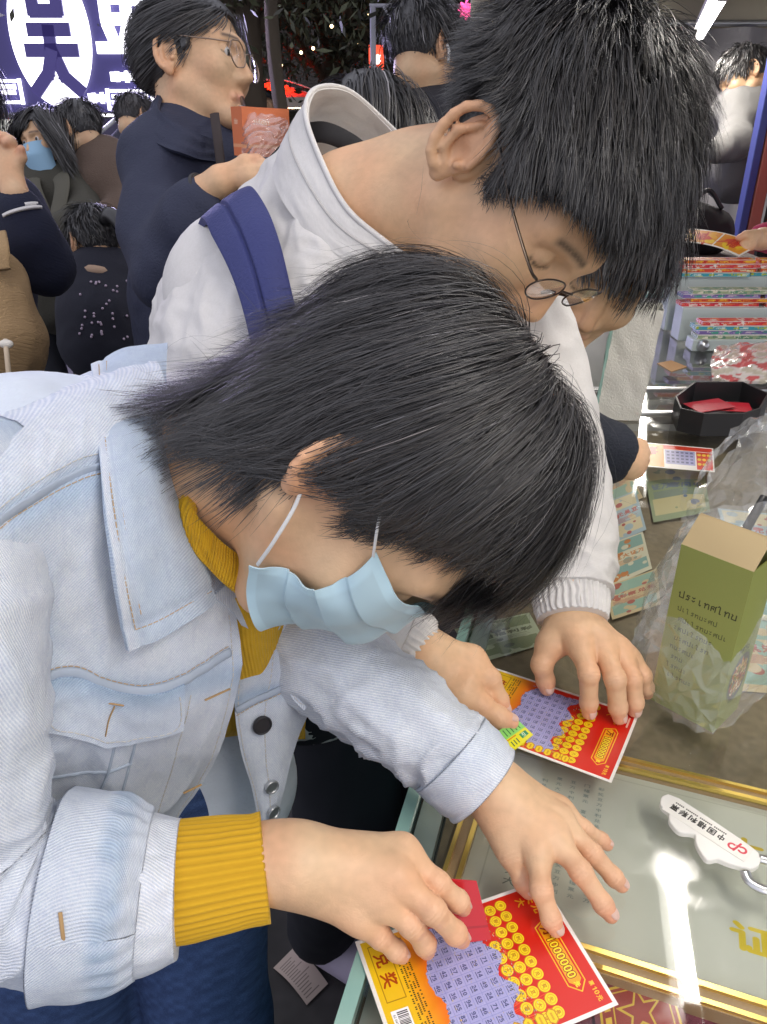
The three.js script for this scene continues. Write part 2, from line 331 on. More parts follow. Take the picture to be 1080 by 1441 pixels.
function glyph(g, k, x, y, s, lw, colr, sy = s) {
  g.strokeStyle = colr; g.lineWidth = lw; g.lineCap = 'round'; g.lineJoin = 'round';
  for (const st of GL[k]) { g.beginPath(); for (let i = 0; i < st.length; i += 2) i ? g.lineTo(x + st[i] / 10 * s, y + st[i + 1] / 10 * sy) : g.moveTo(x + st[0] / 10 * s, y + st[1] / 10 * sy); g.stroke(); }
}
// ---------------------------------------------------------------- shared materials
const noiseBump = tex(256, 256, (x, y) => 255 * (0.6 * tileN(x * 32, y * 32, 32) + 0.4 * tileN(x * 96, y * 96, 96)), false);
const metalM = std(col(0.62, 0.63, 0.64), 0.28, { metalness: 0.9 });
const darkMetalM = std(col(0.05, 0.05, 0.055), 0.4, { metalness: 0.6 });
const blackPlasticM = std(col(0.018, 0.018, 0.02), 0.42);
const goldM = std(col(0.86, 0.62, 0.16), 0.28, { metalness: 0.85 });
const glassM = phys({ color: col(0.97, 0.985, 0.97), roughness: 0.03, transmission: 1, thickness: 0, ior: 1.5 });
const smudge = tex(512, 512, (x, y) => { const a = tileN(x * 7, y * 7, 7), b = tileN(x * 26 + 3, y * 26, 26), c = tileN(x * 120, y * 120, 120), st = Math.abs(Math.sin((x * 3 + y * 9 + a) * 6.283)); return 255 * clamp(0.10 + 0.55 * sstep(a * 0.6 + b * 0.5, 0.55, 0.85) * (0.6 + 0.4 * c) + (st < 0.02 && b > 0.6 ? 0.3 : 0)); }, false); smudge.repeat.set(2.4, 2.4);
const counterGlassM = phys({ color: col(0.97, 0.985, 0.97), roughness: 0.22, roughnessMap: smudge, transmission: 1, thickness: 0, ior: 1.52 });
const edgeGlassM = phys({ color: col(0.30, 0.52, 0.46), roughness: 0.12, clearcoat: 1, clearcoatRoughness: 0.05 });
const frostM = std(col(0.55, 0.62, 0.6), 0.3);

// ---------------------------------------------------------------- ground
{
  const pav = tex(512, 512, (x, y) => { const n = 0.5 * tileN(x * 8, y * 8, 8) + 0.3 * tileN(x * 40, y * 40, 40) + 0.2 * tileN(x * 160, y * 160, 160), w = 40 + 46 * n; return [w * 1.02, w * 0.98, w * 0.98]; });
  pav.repeat.set(0.4, 0.4);
  const g = new THREE.PlaneGeometry(80, 80, 1, 1); g.rotateX(-Math.PI / 2); const u = g.attributes.uv; for (let i = 0; i < u.count; i++) u.setXY(i, u.getX(i) * 80, u.getY(i) * 80);
  g.translate(0, 0, -20);
  tag(mesh('ground', g, std(0xffffff, 0.42, { map: pav })), 'dark night-time pavement of the market street', 'ground', null, 'structure');
}
// ---------------------------------------------------------------- lamps of the stall
const tubeGlow = std(0xffffff, 0.5, { emissive: col(1, 0.985, 0.95), emissiveIntensity: 9 });
const housingM = std(col(0.75, 0.74, 0.7), 0.5);
function stallLamp(a, b, power, label, w = 0.026) {
  const mid = a.clone().lerp(b, 0.5), g = group('fluorescent_lamp', mid), dir = b.clone().sub(a), len = dir.length(); dir.normalize();
  const side = dir.clone().cross(V(0, 1, 0)).normalize();
  mesh('housing', [brick(a.clone().addScaledVector(side, -0.03).add(V(0, 0.028, 0)), dir.clone().multiplyScalar(len), V(0, 0.03, 0), side.clone().multiplyScalar(0.06))], housingM, g);
  mesh('tube', [tube([a.clone().addScaledVector(dir, 0.03), b.clone().addScaledVector(dir, -0.03)], 0.019, { n: 1, m: 14 })], tubeGlow, g);
  for (const [q, s] of [[a, 1], [b, -1]]) mesh('end_cap', [brick(q.clone().addScaledVector(side, -0.015).add(V(0, -0.015, 0)), dir.clone().multiplyScalar(0.028 * s), V(0, 0.043, 0), side.clone().multiplyScalar(0.03))], housingM, g);
  const l = new THREE.RectAreaLight(hex(0xfff6ea), power, len - 0.06, w);
  l.position.copy(mid).add(V(0, -0.022, 0));
  const m = new THREE.Matrix4().makeBasis(dir, V(0, 1, 0).cross(dir).multiplyScalar(1), V(0, 1, 0));
  l.quaternion.setFromRotationMatrix(m); // local -z points down
  scene.add(l);
  return tag(g, label, 'lamp', 'fluorescent tubes under the stall roof');
}
// ---------------------------------------------------------------- the glass counter that people lean over
const cA = H(575, 1110), cB = H(470, 1441);
const ca = cA.clone().sub(cB).setY(0).normalize();            // along its front edge, away from us
const cb = V(-ca.z, 0, ca.x);                                 // across it, to the vendor's side
const cO = cB.clone().addScaledVector(ca, -0.55);             // near end of the front edge
const CL = 1.72, CW = 0.95, FAR = -1.475;
const cp = (s, w, y) => cO.clone().addScaledVector(ca, s).addScaledVector(cb, w).setY(y);
const cbox = (s, w, y, ls, lw, ly) => brick(cp(s, w, y), ca.clone().multiplyScalar(ls), V(0, ly, 0), cb.clone().multiplyScalar(lw));
const BOARD = TOP - 0.034;
{
  const g = group('glass_counter', cp(0, 0, 0));
  // top pane of clear glass, with the green cut edge in front; its far end meets the second counter
  const zE = FAR, end = (w, y) => { const p = cp(0, w, y); return p.addScaledVector(ca, (zE - p.z) / ca.z); };
  const plate = (s0, w0, w1, y, t) => slab([cp(s0, w0, y), end(w0, y), end(w1, y), cp(s0, w1, y)], t);
  const top = new THREE.BufferGeometry(), q = [cp(0, 0.011, TOP), end(0.011, TOP), end(CW, TOP), cp(0, CW, TOP)];
  top.setAttribute('position', new THREE.BufferAttribute(new Float32Array(q.flatMap((p) => [p.x, p.y, p.z])), 3)); top.setIndex([0, 2, 1, 0, 3, 2]); top.computeVertexNormals();
  if (top.attributes.normal.getY(0) < 0) { top.setIndex([0, 1, 2, 0, 2, 3]); top.computeVertexNormals(); }
  top.setAttribute('uv', new THREE.BufferAttribute(new Float32Array(q.flatMap((p) => [p.x, p.z])), 2));
  mesh('top_pane', [top], counterGlassM, g);
  mesh('glass_edge', [plate(0, 0, 0.011, TOP, 0.009)], edgeGlassM, g);
  mesh('front_pane', [cbox(0.01, 0.004, 0.35, CL - 0.02, 0.006, 0.61)], phys({ color: col(0.55, 0.75, 0.7), roughness: 0.05, transmission: 0.92, thickness: 0, ior: 1.5 }), g);
  mesh('top_rail', [plate(0, 0.012, 0.032, TOP - 0.022, 0.012)], std(col(0.34, 0.42, 0.40), 0.35, { metalness: 0.5 }), g);
  const boardT = tex(256, 256, (x, y) => { const n = 0.6 * tileN(x * 6, y * 6, 6) + 0.4 * tileN(x * 60, y * 60, 60); return [104 + 44 * n, 94 + 40 * n, 72 + 36 * n]; }); boardT.repeat.set(3, 3);
  mesh('display_board', [plate(0.01, 0.034, CW - 0.016, BOARD - 0.002, 0.012)], std(0xffffff, 0.7, { map: boardT }), g);
  mesh('cabinet', [plate(0.01, 0.03, CW - 0.02, 0.56, 0.5)], std(col(0.10, 0.07, 0.05), 0.6), g);
  mesh('plinth', [cbox(0.03, 0.06, 0, CL - 0.06, CW - 0.1, 0.06)], blackPlasticM, g);
  for (const [s, w] of [[0, 0.012], [CL - 0.02, 0.012], [0, CW - 0.035], [CL - 0.02, CW - 0.035]]) mesh('corner_post', [cbox(s, w, 0.06, 0.02, 0.02, TOP - 0.1)], metalM, g);
  tag(g, 'long glass-topped display counter with a pale green cut edge', 'counter');
}
// ---- things lying on the display board below the glass
const onBoard = (pts, y, t) => slab(pts.map(([u, v]) => L(u, v, y)), t);
function flat(name, corners, y, thick, mat, parent) { // corners: design TL, TR, BR, BL
  const p = corners.map((c) => (c.isVector3 ? c.clone().setY(y) : L(c[0], c[1], y)));
  const fn = (u, v) => p[3].clone().lerp(p[2], u).lerp(p[0].clone().lerp(p[1], u), v);
  return mesh(name, [sheet(fn, { n: 1, m: 1, thick, w: 1, h: 1, flip: normalAt(fn, 0.5, 0.5).y < 0 })], mat, parent);
}
{
  const y = BOARD + 0.012, A = L(690, 1021, y), B = L(600, 1290, y), D = L(1080, 1399, y);
  const dv = A.clone().sub(B), du = D.clone().sub(B); du.addScaledVector(dv, -du.dot(dv) / dv.lengthSq()).normalize(); const W = 0.42, Hh = dv.length(); dv.normalize();
  const at = (a, b) => B.clone().addScaledVector(du, a).addScaledVector(dv, b);
  const g = group('framed_certificate', at(W / 2, Hh / 2).setY(BOARD - 0.002));
  const bar = (a, b, w, h, t, dy) => brick(at(a, b).setY(BOARD - 0.002 + dy), du.clone().multiplyScalar(w), V(0, t, 0), dv.clone().multiplyScalar(h));
  const wood = std(col(0.36, 0.24, 0.12), 0.45), f = 0.017;
  for (const [a, b, w, h] of [[0, 0, W, f], [0, Hh - f, W, f], [0, f, f, Hh - 2 * f], [W - f, f, f, Hh - 2 * f]]) mesh('frame_side', [bar(a, b, w, h, 0.014, 0)], wood, g);
  const i = f - 0.001;
  for (const [a, b, w, h] of [[0.001, 0.001, W - 0.002, 0.0035], [0.001, Hh - 0.0045, W - 0.002, 0.0035], [0.001, 0.0045, 0.0035, Hh - 0.009], [W - 0.0045, 0.0045, 0.0035, Hh - 0.009],
    [i - 0.003, i - 0.003, W - 2 * i + 0.006, 0.004], [i - 0.003, Hh - i - 0.001, W - 2 * i + 0.006, 0.004], [i - 0.003, i + 0.001, 0.004, Hh - 2 * i - 0.002], [W - i - 0.001, i + 0.001, 0.004, Hh - 2 * i - 0.002]]) mesh('gold_trim', [bar(a, b, w, h, 0.005, 0.0125)], goldM, g);
  const ct = canvasTex(1024, 720, (c, w, h) => {
    c.fillStyle = '#b9bbae'; c.fillRect(0, 0, w, h);
    c.strokeStyle = '#a3a698'; c.lineWidth = 3; c.strokeRect(40, 30, w - 80, h - 60);
    for (let r = 0; r < 5; r++) for (let k = 0; k < 20; k++) if ((r * 7 + k * 3) % 11) glyph(c, GK[(r * 5 + k * 3) % GK.length], 120 + r * 34, 90 + k * 24, 15, 1.6, '#7d8a86');
    for (let k = 0; k < 3; k++) glyph(c, GK[(k * 4 + 3) % GK.length], 85, 470 + k * 40, 30, 2.4, '#5c6864');
    glyph(c, 'da', 545, 150, 84, 13, '#b8a02a'); glyph(c, 'zheng', 545, 470, 96, 13, '#c8b020');
    glyph(c, 'xi', 900, 300, 90, 13, '#b8a02a');
  });
  flat('certificate_paper', [at(i, Hh - i), at(W - i, Hh - i), at(W - i, i), at(i, i)], BOARD + 0.006, 0.004, std(0xffffff, 0.75, { map: ct }), g);
  tag(g, 'gold and wood framed grey-green certificate lying under the counter glass', 'certificate');
}
{ // maroon folder with a gold printed square, near us
  const T1 = canvasTex(512, 512, (c, w, h) => {
    c.fillStyle = '#6d1d2a'; c.fillRect(0, 0, w, h); c.fillStyle = '#c9a92f'; c.fillRect(30, 30, 452, 452); c.fillStyle = '#8f2a22'; c.fillRect(44, 44, 424, 424); c.strokeStyle = '#c9a92f'; c.lineWidth = 8; c.strokeRect(110, 64, 330, 376);
    c.strokeStyle = '#c9a92f'; c.lineWidth = 12; c.beginPath(); for (let k = 0; k < 11; k++) { const a = k * Math.PI / 5 - 1.57, r = k % 2 ? 55 : 130; k ? c.lineTo(260 + r * Math.cos(a), 190 + r * Math.sin(a)) : c.moveTo(260 + r * Math.cos(a), 190 + r * Math.sin(a)); } c.stroke();
    glyph(c, 'fu', 180, 262, 160, 18, '#d2b23a'); c.fillStyle = '#d9b53a'; for (let k = 0; k < 4; k++) c.fillRect(58, 90 + k * 90, 34, 60);
  });
  const p = flat('printed_folder', [[832, 1388], [945, 1362], [985, 1500], [850, 1540]], BOARD + 0.003, 0.004, std(0xffffff, 0.5, { map: T1 }));
  tag(p, 'maroon folder with a gold printed square below the glass', 'folder');
  const q = mesh('maroon_cloth', [onBoard([[640, 1345], [800, 1352], [1120, 1425], [1150, 1600], [560, 1560]], BOARD - 0.001, 0.0008)], std(col(0.16, 0.03, 0.05), 0.75, { bumpMap: noiseBump, bumpScale: 0.002 }));
  tag(q, 'maroon cloth lining under the framed certificate and folder', 'cloth');
  const c = group('coin', L(1047, 1418, BOARD)); const cg = new THREE.CylinderGeometry(0.0125, 0.0125, 0.002, 28); cg.translate(...L(1047, 1418, BOARD + 0.0012).toArray());
  mesh('disc', [cg], std(col(0.62, 0.5, 0.36), 0.35, { metalness: 0.7 }), c); const cg2 = new THREE.TorusGeometry(0.0117, 0.0009, 6, 28); cg2.rotateX(Math.PI / 2); cg2.translate(...L(1047, 1418, BOARD + 0.0022).toArray()); mesh('rim', [cg2], std(col(0.62, 0.5, 0.36), 0.35, { metalness: 0.7 }), c);
  tag(c, 'tarnished coin lying on the maroon cloth under the glass', 'coin');
}
function sheetTexture(kind) {
  const pal = [['#b9c4a8', '#7f8f6c', '#5c6a54'], ['#c8b48a', '#8fae9c', '#a8584a'], ['#9fb4bd', '#d3c6a0', '#b0504a'], ['#cfcab0', '#7fa39a', '#c27a3a'], ['#8d9a76', '#c3b98a', '#6c7a8c']][kind];
  return canvasTex(256, 384, (c, w, h) => {
    c.fillStyle = pal[0]; c.fillRect(0, 0, w, h); c.fillStyle = pal[1]; c.fillRect(14, 14, w - 28, 110); c.fillRect(14, 250, w - 28, 100);
    for (let k = 0; k < 26; k++) { c.fillStyle = pal[k % 3]; c.beginPath(); c.arc(30 + rnd() * 200, 30 + rnd() * 330, 6 + rnd() * 22, 0, 7); c.fill(); }
    for (let k = 0; k < 5; k++) glyph(c, GK[(kind * 3 + k) % GK.length], 20 + k * 45, 150, 40, 6, pal[2]);
    for (let k = 0; k < 9; k++) { c.fillStyle = pal[2]; c.fillRect(24, 205 + k * 5, 120 + rnd() * 90, 2); }
  });
}
{ // paper sheets and old tickets shown under the far half of the glass
  const list = [
    ['banknote_print', [[640, 885], [745, 862], [770, 905], [668, 935]], 0, 'pale green engraved paper note beside the standing collar cuff, under the glass'],
    ['printed_ticket', [[836, 650], [872, 636], [905, 700], [862, 722]], 1, 'brownish printed ticket under the glass below the navy sleeve'],
    ['printed_ticket', [[838, 712], [895, 690], [910, 745], [850, 770]], 2, 'blue-grey printed ticket with red marks under the glass'],
    ['printed_ticket', [[846, 770], [905, 748], [918, 800], [858, 826]], 3, 'cream and teal ticket under the glass beside the knitted cuff'],
    ['printed_ticket', [[850, 826], [925, 800], [930, 850], [862, 872]], 1, 'tan ticket half hidden by the green box under the glass'],
    ['printed_ticket', [[905, 655], [990, 655], [1000, 720], [920, 735]], 4, 'olive printed ticket under the glass behind the plastic bag'],
  ];
  list.forEach(([n, p, k, l], i) => tag(flat(n, p, BOARD + 0.001 + i * 0.0006, 0.0004, std(0xffffff, 0.6, { map: sheetTexture(k) })), l, 'paper'));
}
{ // more old tickets laid edge to edge under the glass, towards the far end
  const tones = ['sand and teal', 'olive and cream', 'blue-grey and red', 'cream and orange', 'moss and grey'];
  let k = 0; const T5 = [0, 1, 2, 3, 4].map((q) => std(0xffffff, 0.6, { map: sheetTexture(q) }));
  for (const [s0, w0] of [[1.02, 0.30], [1.02, 0.42], [1.02, 0.54], [1.02, 0.66], [1.18, 0.30], [1.18, 0.42], [1.18, 0.54], [1.34, 0.34], [1.34, 0.46], [1.34, 0.58], [0.83, 0.50], [0.83, 0.62], [0.83, 0.74]]) {
    const a = rnd() * 0.3 - 0.15, c = cp(s0, w0, 0), ux = cb.clone().applyAxisAngle(V(0, 1, 0), a), uy = ca.clone().applyAxisAngle(V(0, 1, 0), a), q = (x, y) => c.clone().addScaledVector(ux, x * 0.1).addScaledVector(uy, y * 0.15), t = (k * 3 + 1) % 5;
    tag(flat('printed_ticket', [q(0, 1), q(1, 1), q(1, 0), q(0, 0)], BOARD + 0.0002 + k * 0.0004, 0.0003, T5[t]), tones[t] + ' old ticket in the rows laid out under the counter glass', 'paper', 'old tickets laid out under the glass'); k++;
  }
}
// ---------------------------------------------------------------- scratch tickets on the counter
function ticketTexture(wobble) {
  return canvasTex(820, 1216, (c, w, h) => {
    c.fillStyle = '#f6f2ea'; c.fillRect(0, 0, w, h);
    const m = 22; c.save(); c.beginPath(); c.rect(m, m, w - 2 * m, h - 2 * m); c.clip();
    c.fillStyle = '#d8200f'; c.fillRect(0, 0, w, h);
    const g = c.createLinearGradient(0, 760, 0, h); g.addColorStop(0, '#e0300f'); g.addColorStop(0.35, '#f28a12'); g.addColorStop(0.6, '#f6c518'); g.addColorStop(1, '#f3c915'); c.fillStyle = g; c.fillRect(0, 760, w, h - 760);
    c.strokeStyle = 'rgba(255,150,40,.5)'; for (let k = 0; k < 40; k++) { c.lineWidth = 2 + rnd() * 9; const a = 3.3 + rnd() * 2.6; c.beginPath(); c.moveTo(700, 900); c.lineTo(700 + 600 * Math.cos(a), 900 + 600 * Math.sin(a)); c.stroke(); }
    c.fillStyle = '#d8200f'; c.fillRect(0, 0, w, 300);
    // heading
    glyph(c, 'jiang', 60, 90, 66, 10, '#f2b21a'); glyph(c, 'yuan', 135, 92, 60, 9, '#f2b21a'); glyph(c, 'da', 70, 170, 54, 8, '#f2b21a'); c.fillStyle = '#f7e9d0'; for (let k = 0; k < 9; k++) c.fillRect(70 + k * 13, 44, 8, 14);
    c.strokeStyle = '#f5c321'; c.lineWidth = 7; c.beginPath(); c.moveTo(240, 120); c.lineTo(275, 92); c.lineTo(640, 92); c.lineTo(690, 140); c.lineTo(640, 196); c.lineTo(275, 196); c.closePath(); c.stroke();
    c.fillStyle = '#f2a714'; c.beginPath(); c.moveTo(258, 144); c.lineTo(285, 106); c.lineTo(625, 106); c.lineTo(660, 144); c.lineTo(625, 182); c.lineTo(285, 182); c.closePath(); c.fill();
    glyph(c, 'wan', 282, 114, 58, 9, '#8a1408'); c.fillStyle = '#fbe22c'; c.strokeStyle = '#8a1408'; c.lineWidth = 9; c.font = 'bold 68px sans-serif'; c.strokeText('1000000', 346, 170); c.fillText('1000000', 346, 170); c.font = 'bold 30px sans-serif';
    glyph(c, 'yuan', 630, 126, 32, 6, '#fbe22c'); c.fillStyle = '#f5c321'; c.font = 'bold 40px sans-serif'; c.fillText('10', 690, 84); glyph(c, 'yuan', 738, 54, 32, 5, '#f5c321'); glyph(c, 'piao', 655, 56, 28, 4, '#f5c321');
    // rows of coins
    for (let r = 0; r < 3; r++) for (let k = 0; k < 10; k++) { const x = 74 + k * 74 + (r % 2) * 8, y = 318 + r * 74; if (r === 2 && (k < 3 || k > 8)) continue; c.fillStyle = '#c98a05'; c.beginPath(); c.arc(x, y + 4, 35, 0, 7); c.fill(); c.fillStyle = '#fbdc1c'; c.beginPath(); c.arc(x, y, 33, 0, 7); c.fill(); c.strokeStyle = '#e3a80c'; c.lineWidth = 4; c.beginPath(); c.arc(x, y, 23, 0, 7); c.stroke(); glyph(c, GK[(k + r * 3) % GK.length], x - 13, y - 13, 26, 4, '#c98a05'); }
    // scratched field, uneven edge with coating left over
    c.fillStyle = '#a9a8d6'; c.beginPath(); const top = 500, bot = 880; c.moveTo(60, top);
    for (let x = 60; x <= 740; x += 12) c.lineTo(x, top - 20 + 34 * Math.sin(x * 0.031 + wobble) + rnd() * 14 + (x > 600 ? (x - 600) * 0.25 : 0));
    for (let y = top; y <= bot; y += 12) c.lineTo(740 + rnd() * 12 - 20 * Math.sin(y * 0.02), y);
    for (let x = 740; x >= 60; x -= 12) c.lineTo(x, bot + 22 * Math.sin(x * 0.02 + wobble * 2) + rnd() * 16 - (x < 250 ? (250 - x) * 0.4 : 0));
    for (let y = bot; y >= top; y -= 12) c.lineTo(62 + rnd() * 12, y); c.closePath(); c.fill();
    c.save(); c.clip(); c.strokeStyle = '#8f8ec6'; c.lineWidth = 3; for (let k = 0; k < 12; k++) { c.beginPath(); c.moveTo(60 + k * 64, 440); c.lineTo(60 + k * 64, 940); c.stroke(); } for (let k = 0; k < 8; k++) { c.beginPath(); c.moveTo(40, 470 + k * 62); c.lineTo(780, 470 + k * 62); c.stroke(); }
    c.fillStyle = '#3f4173'; c.font = 'bold 34px sans-serif'; for (let r = 0; r < 8; r++) for (let k = 0; k < 11; k++) { c.fillText(String(Math.floor(rnd() * 90) + 10), 70 + k * 64, 508 + r * 62); c.fillRect(72 + k * 64, 514 + r * 62, 38, 4); }
    c.globalAlpha = 0.5; for (let k = 0; k < 900; k++) { c.fillStyle = k % 3 ? '#c3c2e4' : '#d9b84a'; c.fillRect(60 + rnd() * 690, 440 + rnd() * 480, 2 + rnd() * 7, 2 + rnd() * 3); } c.globalAlpha = 1; c.restore();
    for (let k = 0; k < 240; k++) { c.fillStyle = ['#e9c22a', '#8d8a6a', '#b7b4c8', '#5c5a48'][k % 4]; const e = rnd(); c.fillRect(60 + rnd() * 680, 456 + gauss() * 22, 3 + rnd() * 9, 2 + rnd() * 4); }
    // ingots at the right
    for (let k = 0; k < 9; k++) { const x = 748, y = 360 + k * 68; c.fillStyle = '#c98a05'; c.beginPath(); c.moveTo(x - 44, y); c.lineTo(x - 26, y - 28); c.lineTo(x + 26, y - 28); c.lineTo(x + 44, y); c.lineTo(x + 26, y + 28); c.lineTo(x - 26, y + 28); c.fill(); c.fillStyle = '#f7d21c'; c.beginPath(); c.moveTo(x - 38, y); c.lineTo(x - 22, y - 22); c.lineTo(x + 22, y - 22); c.lineTo(x + 38, y); c.lineTo(x + 22, y + 22); c.lineTo(x - 22, y + 22); c.fill(); c.fillStyle = '#dba70f'; c.fillRect(x - 20, y - 6, 40, 12); }
    // fireworks
    for (let k = 0; k < 70; k++) { const a = rnd() * 6.28, r = rnd() * 110; c.fillStyle = k % 3 ? '#fbe9a0' : '#f6c21a'; const x = 700 + r * Math.cos(a), y = 850 + 20 + r * Math.sin(a), s = 3 + rnd() * 8; c.beginPath(); c.moveTo(x - s, y); c.lineTo(x, y - s * 0.3); c.lineTo(x + s, y); c.lineTo(x, y + s * 0.3); c.fill(); c.fillRect(x - 1, y - s, 2, 2 * s); }
    // foot: box with writing, bar code
    c.strokeStyle = '#b8860b'; c.lineWidth = 6; c.strokeRect(60, 1050, 330, 110); glyph(c, 'dui', 110, 1062, 86, 11, '#b3400c'); glyph(c, 'jiang', 230, 1062, 86, 11, '#b3400c');
    c.fillStyle = '#fff'; c.fillRect(440, 1060, 300, 100); c.fillStyle = '#222'; let x = 452; while (x < 728) { const bw = 2 + Math.floor(rnd() * 5); c.fillRect(x, 1070, bw, 60); x += bw + 2 + Math.floor(rnd() * 5); } c.font = '18px sans-serif'; c.fillText('62 0418 7730 915', 460, 1152);
    c.fillStyle = '#3a2a10'; for (let r = 0; r < 4; r++) for (let k = 0; k < 60; k++) if (rnd() > 0.25) c.fillRect(60 + k * 11, 960 + r * 19, 7, 10);
    c.restore();
  });
}
function ticket(TL, BL, turnSign, wobble, curl, label) {
  const a = H(...TL, 0.0012), b = H(...BL, 0.0012), up = a.clone().sub(b).normalize(), rt = V(-up.z, 0, up.x), w = 0.1016, h = 0.1524;
  const fn = (u, v) => b.clone().addScaledVector(rt, u * w).addScaledVector(up, v * h).add(V(0, curl(u, v), 0));
  const flip = normalAt(fn, 0.5, 0.5).y < 0;
  return tag(mesh('scratch_ticket', [sheet(fn, { n: 16, m: 20, thick: 0.0005, w: 1, h: 1, flip })], phys({ color: 0xffffff, roughness: 0.32, map: ticketTexture(wobble), clearcoat: 0.5, clearcoatRoughness: 0.2 })), label, 'ticket');
}
ticket([748, 1243], [500, 1327], 1, 0.3, (u, v) => 0.0015 * Math.pow(Math.abs(v - 0.5) * 2, 3), 'red scratch ticket pressed down by the spread hand, being scraped with a red card');
ticket([896, 1007], [698, 940], 1, 2.1, (u, v) => 0.0022 * Math.pow(Math.abs(u - 0.5) * 2, 2) * v, 'red scratch ticket held by the fingers below the grey knitted cuff');
// ---------------------------------------------------------------- white plastic tag with steel hook
{
  const g = group('bottle_opener_tag', H(1000, 1180)), y = 0.0075;
  const e0 = H(932, 1122, y), e1 = H(1066, 1207, y), ax = e1.clone().sub(e0), len = ax.length(); ax.normalize(); const ay = V(ax.z, 0, -ax.x); // ay: to the far side
  const at = (a, b) => e0.clone().addScaledVector(ax, a * len).addScaledVector(ay, b * len);
  const sh = new THREE.Shape([[0.02, 0.10], [0.0, 0.02], [0.05, -0.075], [0.15, -0.10], [0.21, -0.19], [0.33, -0.235], [0.42, -0.17], [0.47, -0.16], [0.53, -0.25], [0.67, -0.34], [0.74, -0.26], [0.85, -0.22], [1.0, -0.13], [1.02, 0.0], [0.94, 0.085], [0.5, 0.12], [0.12, 0.13]].map(([a, b]) => new THREE.Vector2(a * len, b * len)));
  const pts = new THREE.SplineCurve(sh.getPoints()).getPoints(90);
  const eg = new THREE.ExtrudeGeometry(new THREE.Shape(pts), { depth: 0.0035, bevelEnabled: true, bevelSize: 0.0012, bevelThickness: 0.0012, bevelSegments: 3 });
  const M = new THREE.Matrix4().makeBasis(ax, ay, V(0, 1, 0)); M.setPosition(e0.clone().setY(TOP + 0.0013)); eg.applyMatrix4(M); if (M.determinant() < 0) { eg.scale(1, 1, 1); }
  mesh('plastic_body', [mergeVertices(eg.deleteAttribute('uv') ?? eg)], std(col(0.82, 0.80, 0.74), 0.35), g);
  const lt = canvasTex(640, 160, (c, w, h) => { c.fillStyle = '#e8e5dc'; c.fillRect(0, 0, w, h);
    ['zhong', 'guo', 'fu', 'li', 'cai', 'piao'].forEach((k, i) => glyph(c, k, 176 + i * 74, 50, 62, 9, '#25231f')); c.fillStyle = '#4a4640'; for (let k = 0; k < 30; k++) if (k % 8) c.fillRect(180 + k * 14, 128, 10, 14);
    c.strokeStyle = '#d3243c'; c.lineWidth = 15; c.beginPath(); c.arc(52, 86, 26, 0.6, 5.4); c.stroke(); c.beginPath(); c.moveTo(82, 130); c.lineTo(96, 40); c.stroke(); c.beginPath(); c.arc(118, 66, 24, 3.6, 8.2); c.stroke(); c.lineWidth = 7; c.beginPath(); c.moveTo(40, 110); c.lineTo(100, 96); c.stroke(); });
  const l = [at(0.88, -0.14), at(0.88, 0.075), at(0.08, 0.075), at(0.08, -0.08)];
  const fn = (u, v) => at(lerp(0.93, 0.07, u), lerp(0.09, -0.125, v)).setY(TOP + 0.0064);
  mesh('printed_label', [sheet(fn, { n: 1, m: 1, thick: 0.0002, w: 1, h: 1, flip: normalAt(fn, 0.5, 0.5).y < 0 })], std(0xffffff, 0.4, { map: lt }), g);
  const hk = [[1.0, 0.05], [1.14, 0.10], [1.27, 0.02], [1.30, -0.12], [1.20, -0.25], [1.06, -0.27], [0.98, -0.20]].map(([a, b]) => at(a, b).setY(TOP + 0.004));
  mesh('steel_hook', [tube(hk, () => [0.0022, 0.0042], { n: 40, m: 10 })], metalM, g);
  tag(g, 'white plastic bottle-opener tag with black writing, red logo and steel hook', 'keyring tag');
}
// ---------------------------------------------------------------- people: heads, hair, hands
const skinM = phys({ color: 0xffffff, vertexColors: true, roughness: 0.5, sheen: 0.25, sheenColor: col(1, 0.6, 0.45), sheenRoughness: 0.5, bumpMap: noiseBump, bumpScale: 0.00022 });
noiseBump.repeat.set(14, 14);
const SK = { r: 0.72, g: 0.45, b: 0.262 };
const skinAt = (c, x, y, z, k = 1) => { const n = 1 + 0.15 * fbm(x * 30, y * 30, z * 30, 3) + 0.08 * nz(x * 170, y * 170, z * 170), m = 0.13 * nz(x * 26 + 5, y * 22, z * 22); c.setRGB(SK.r * k * n, SK.g * k * n * (1 - m), SK.b * k * n * (1 - m * 1.4)); };

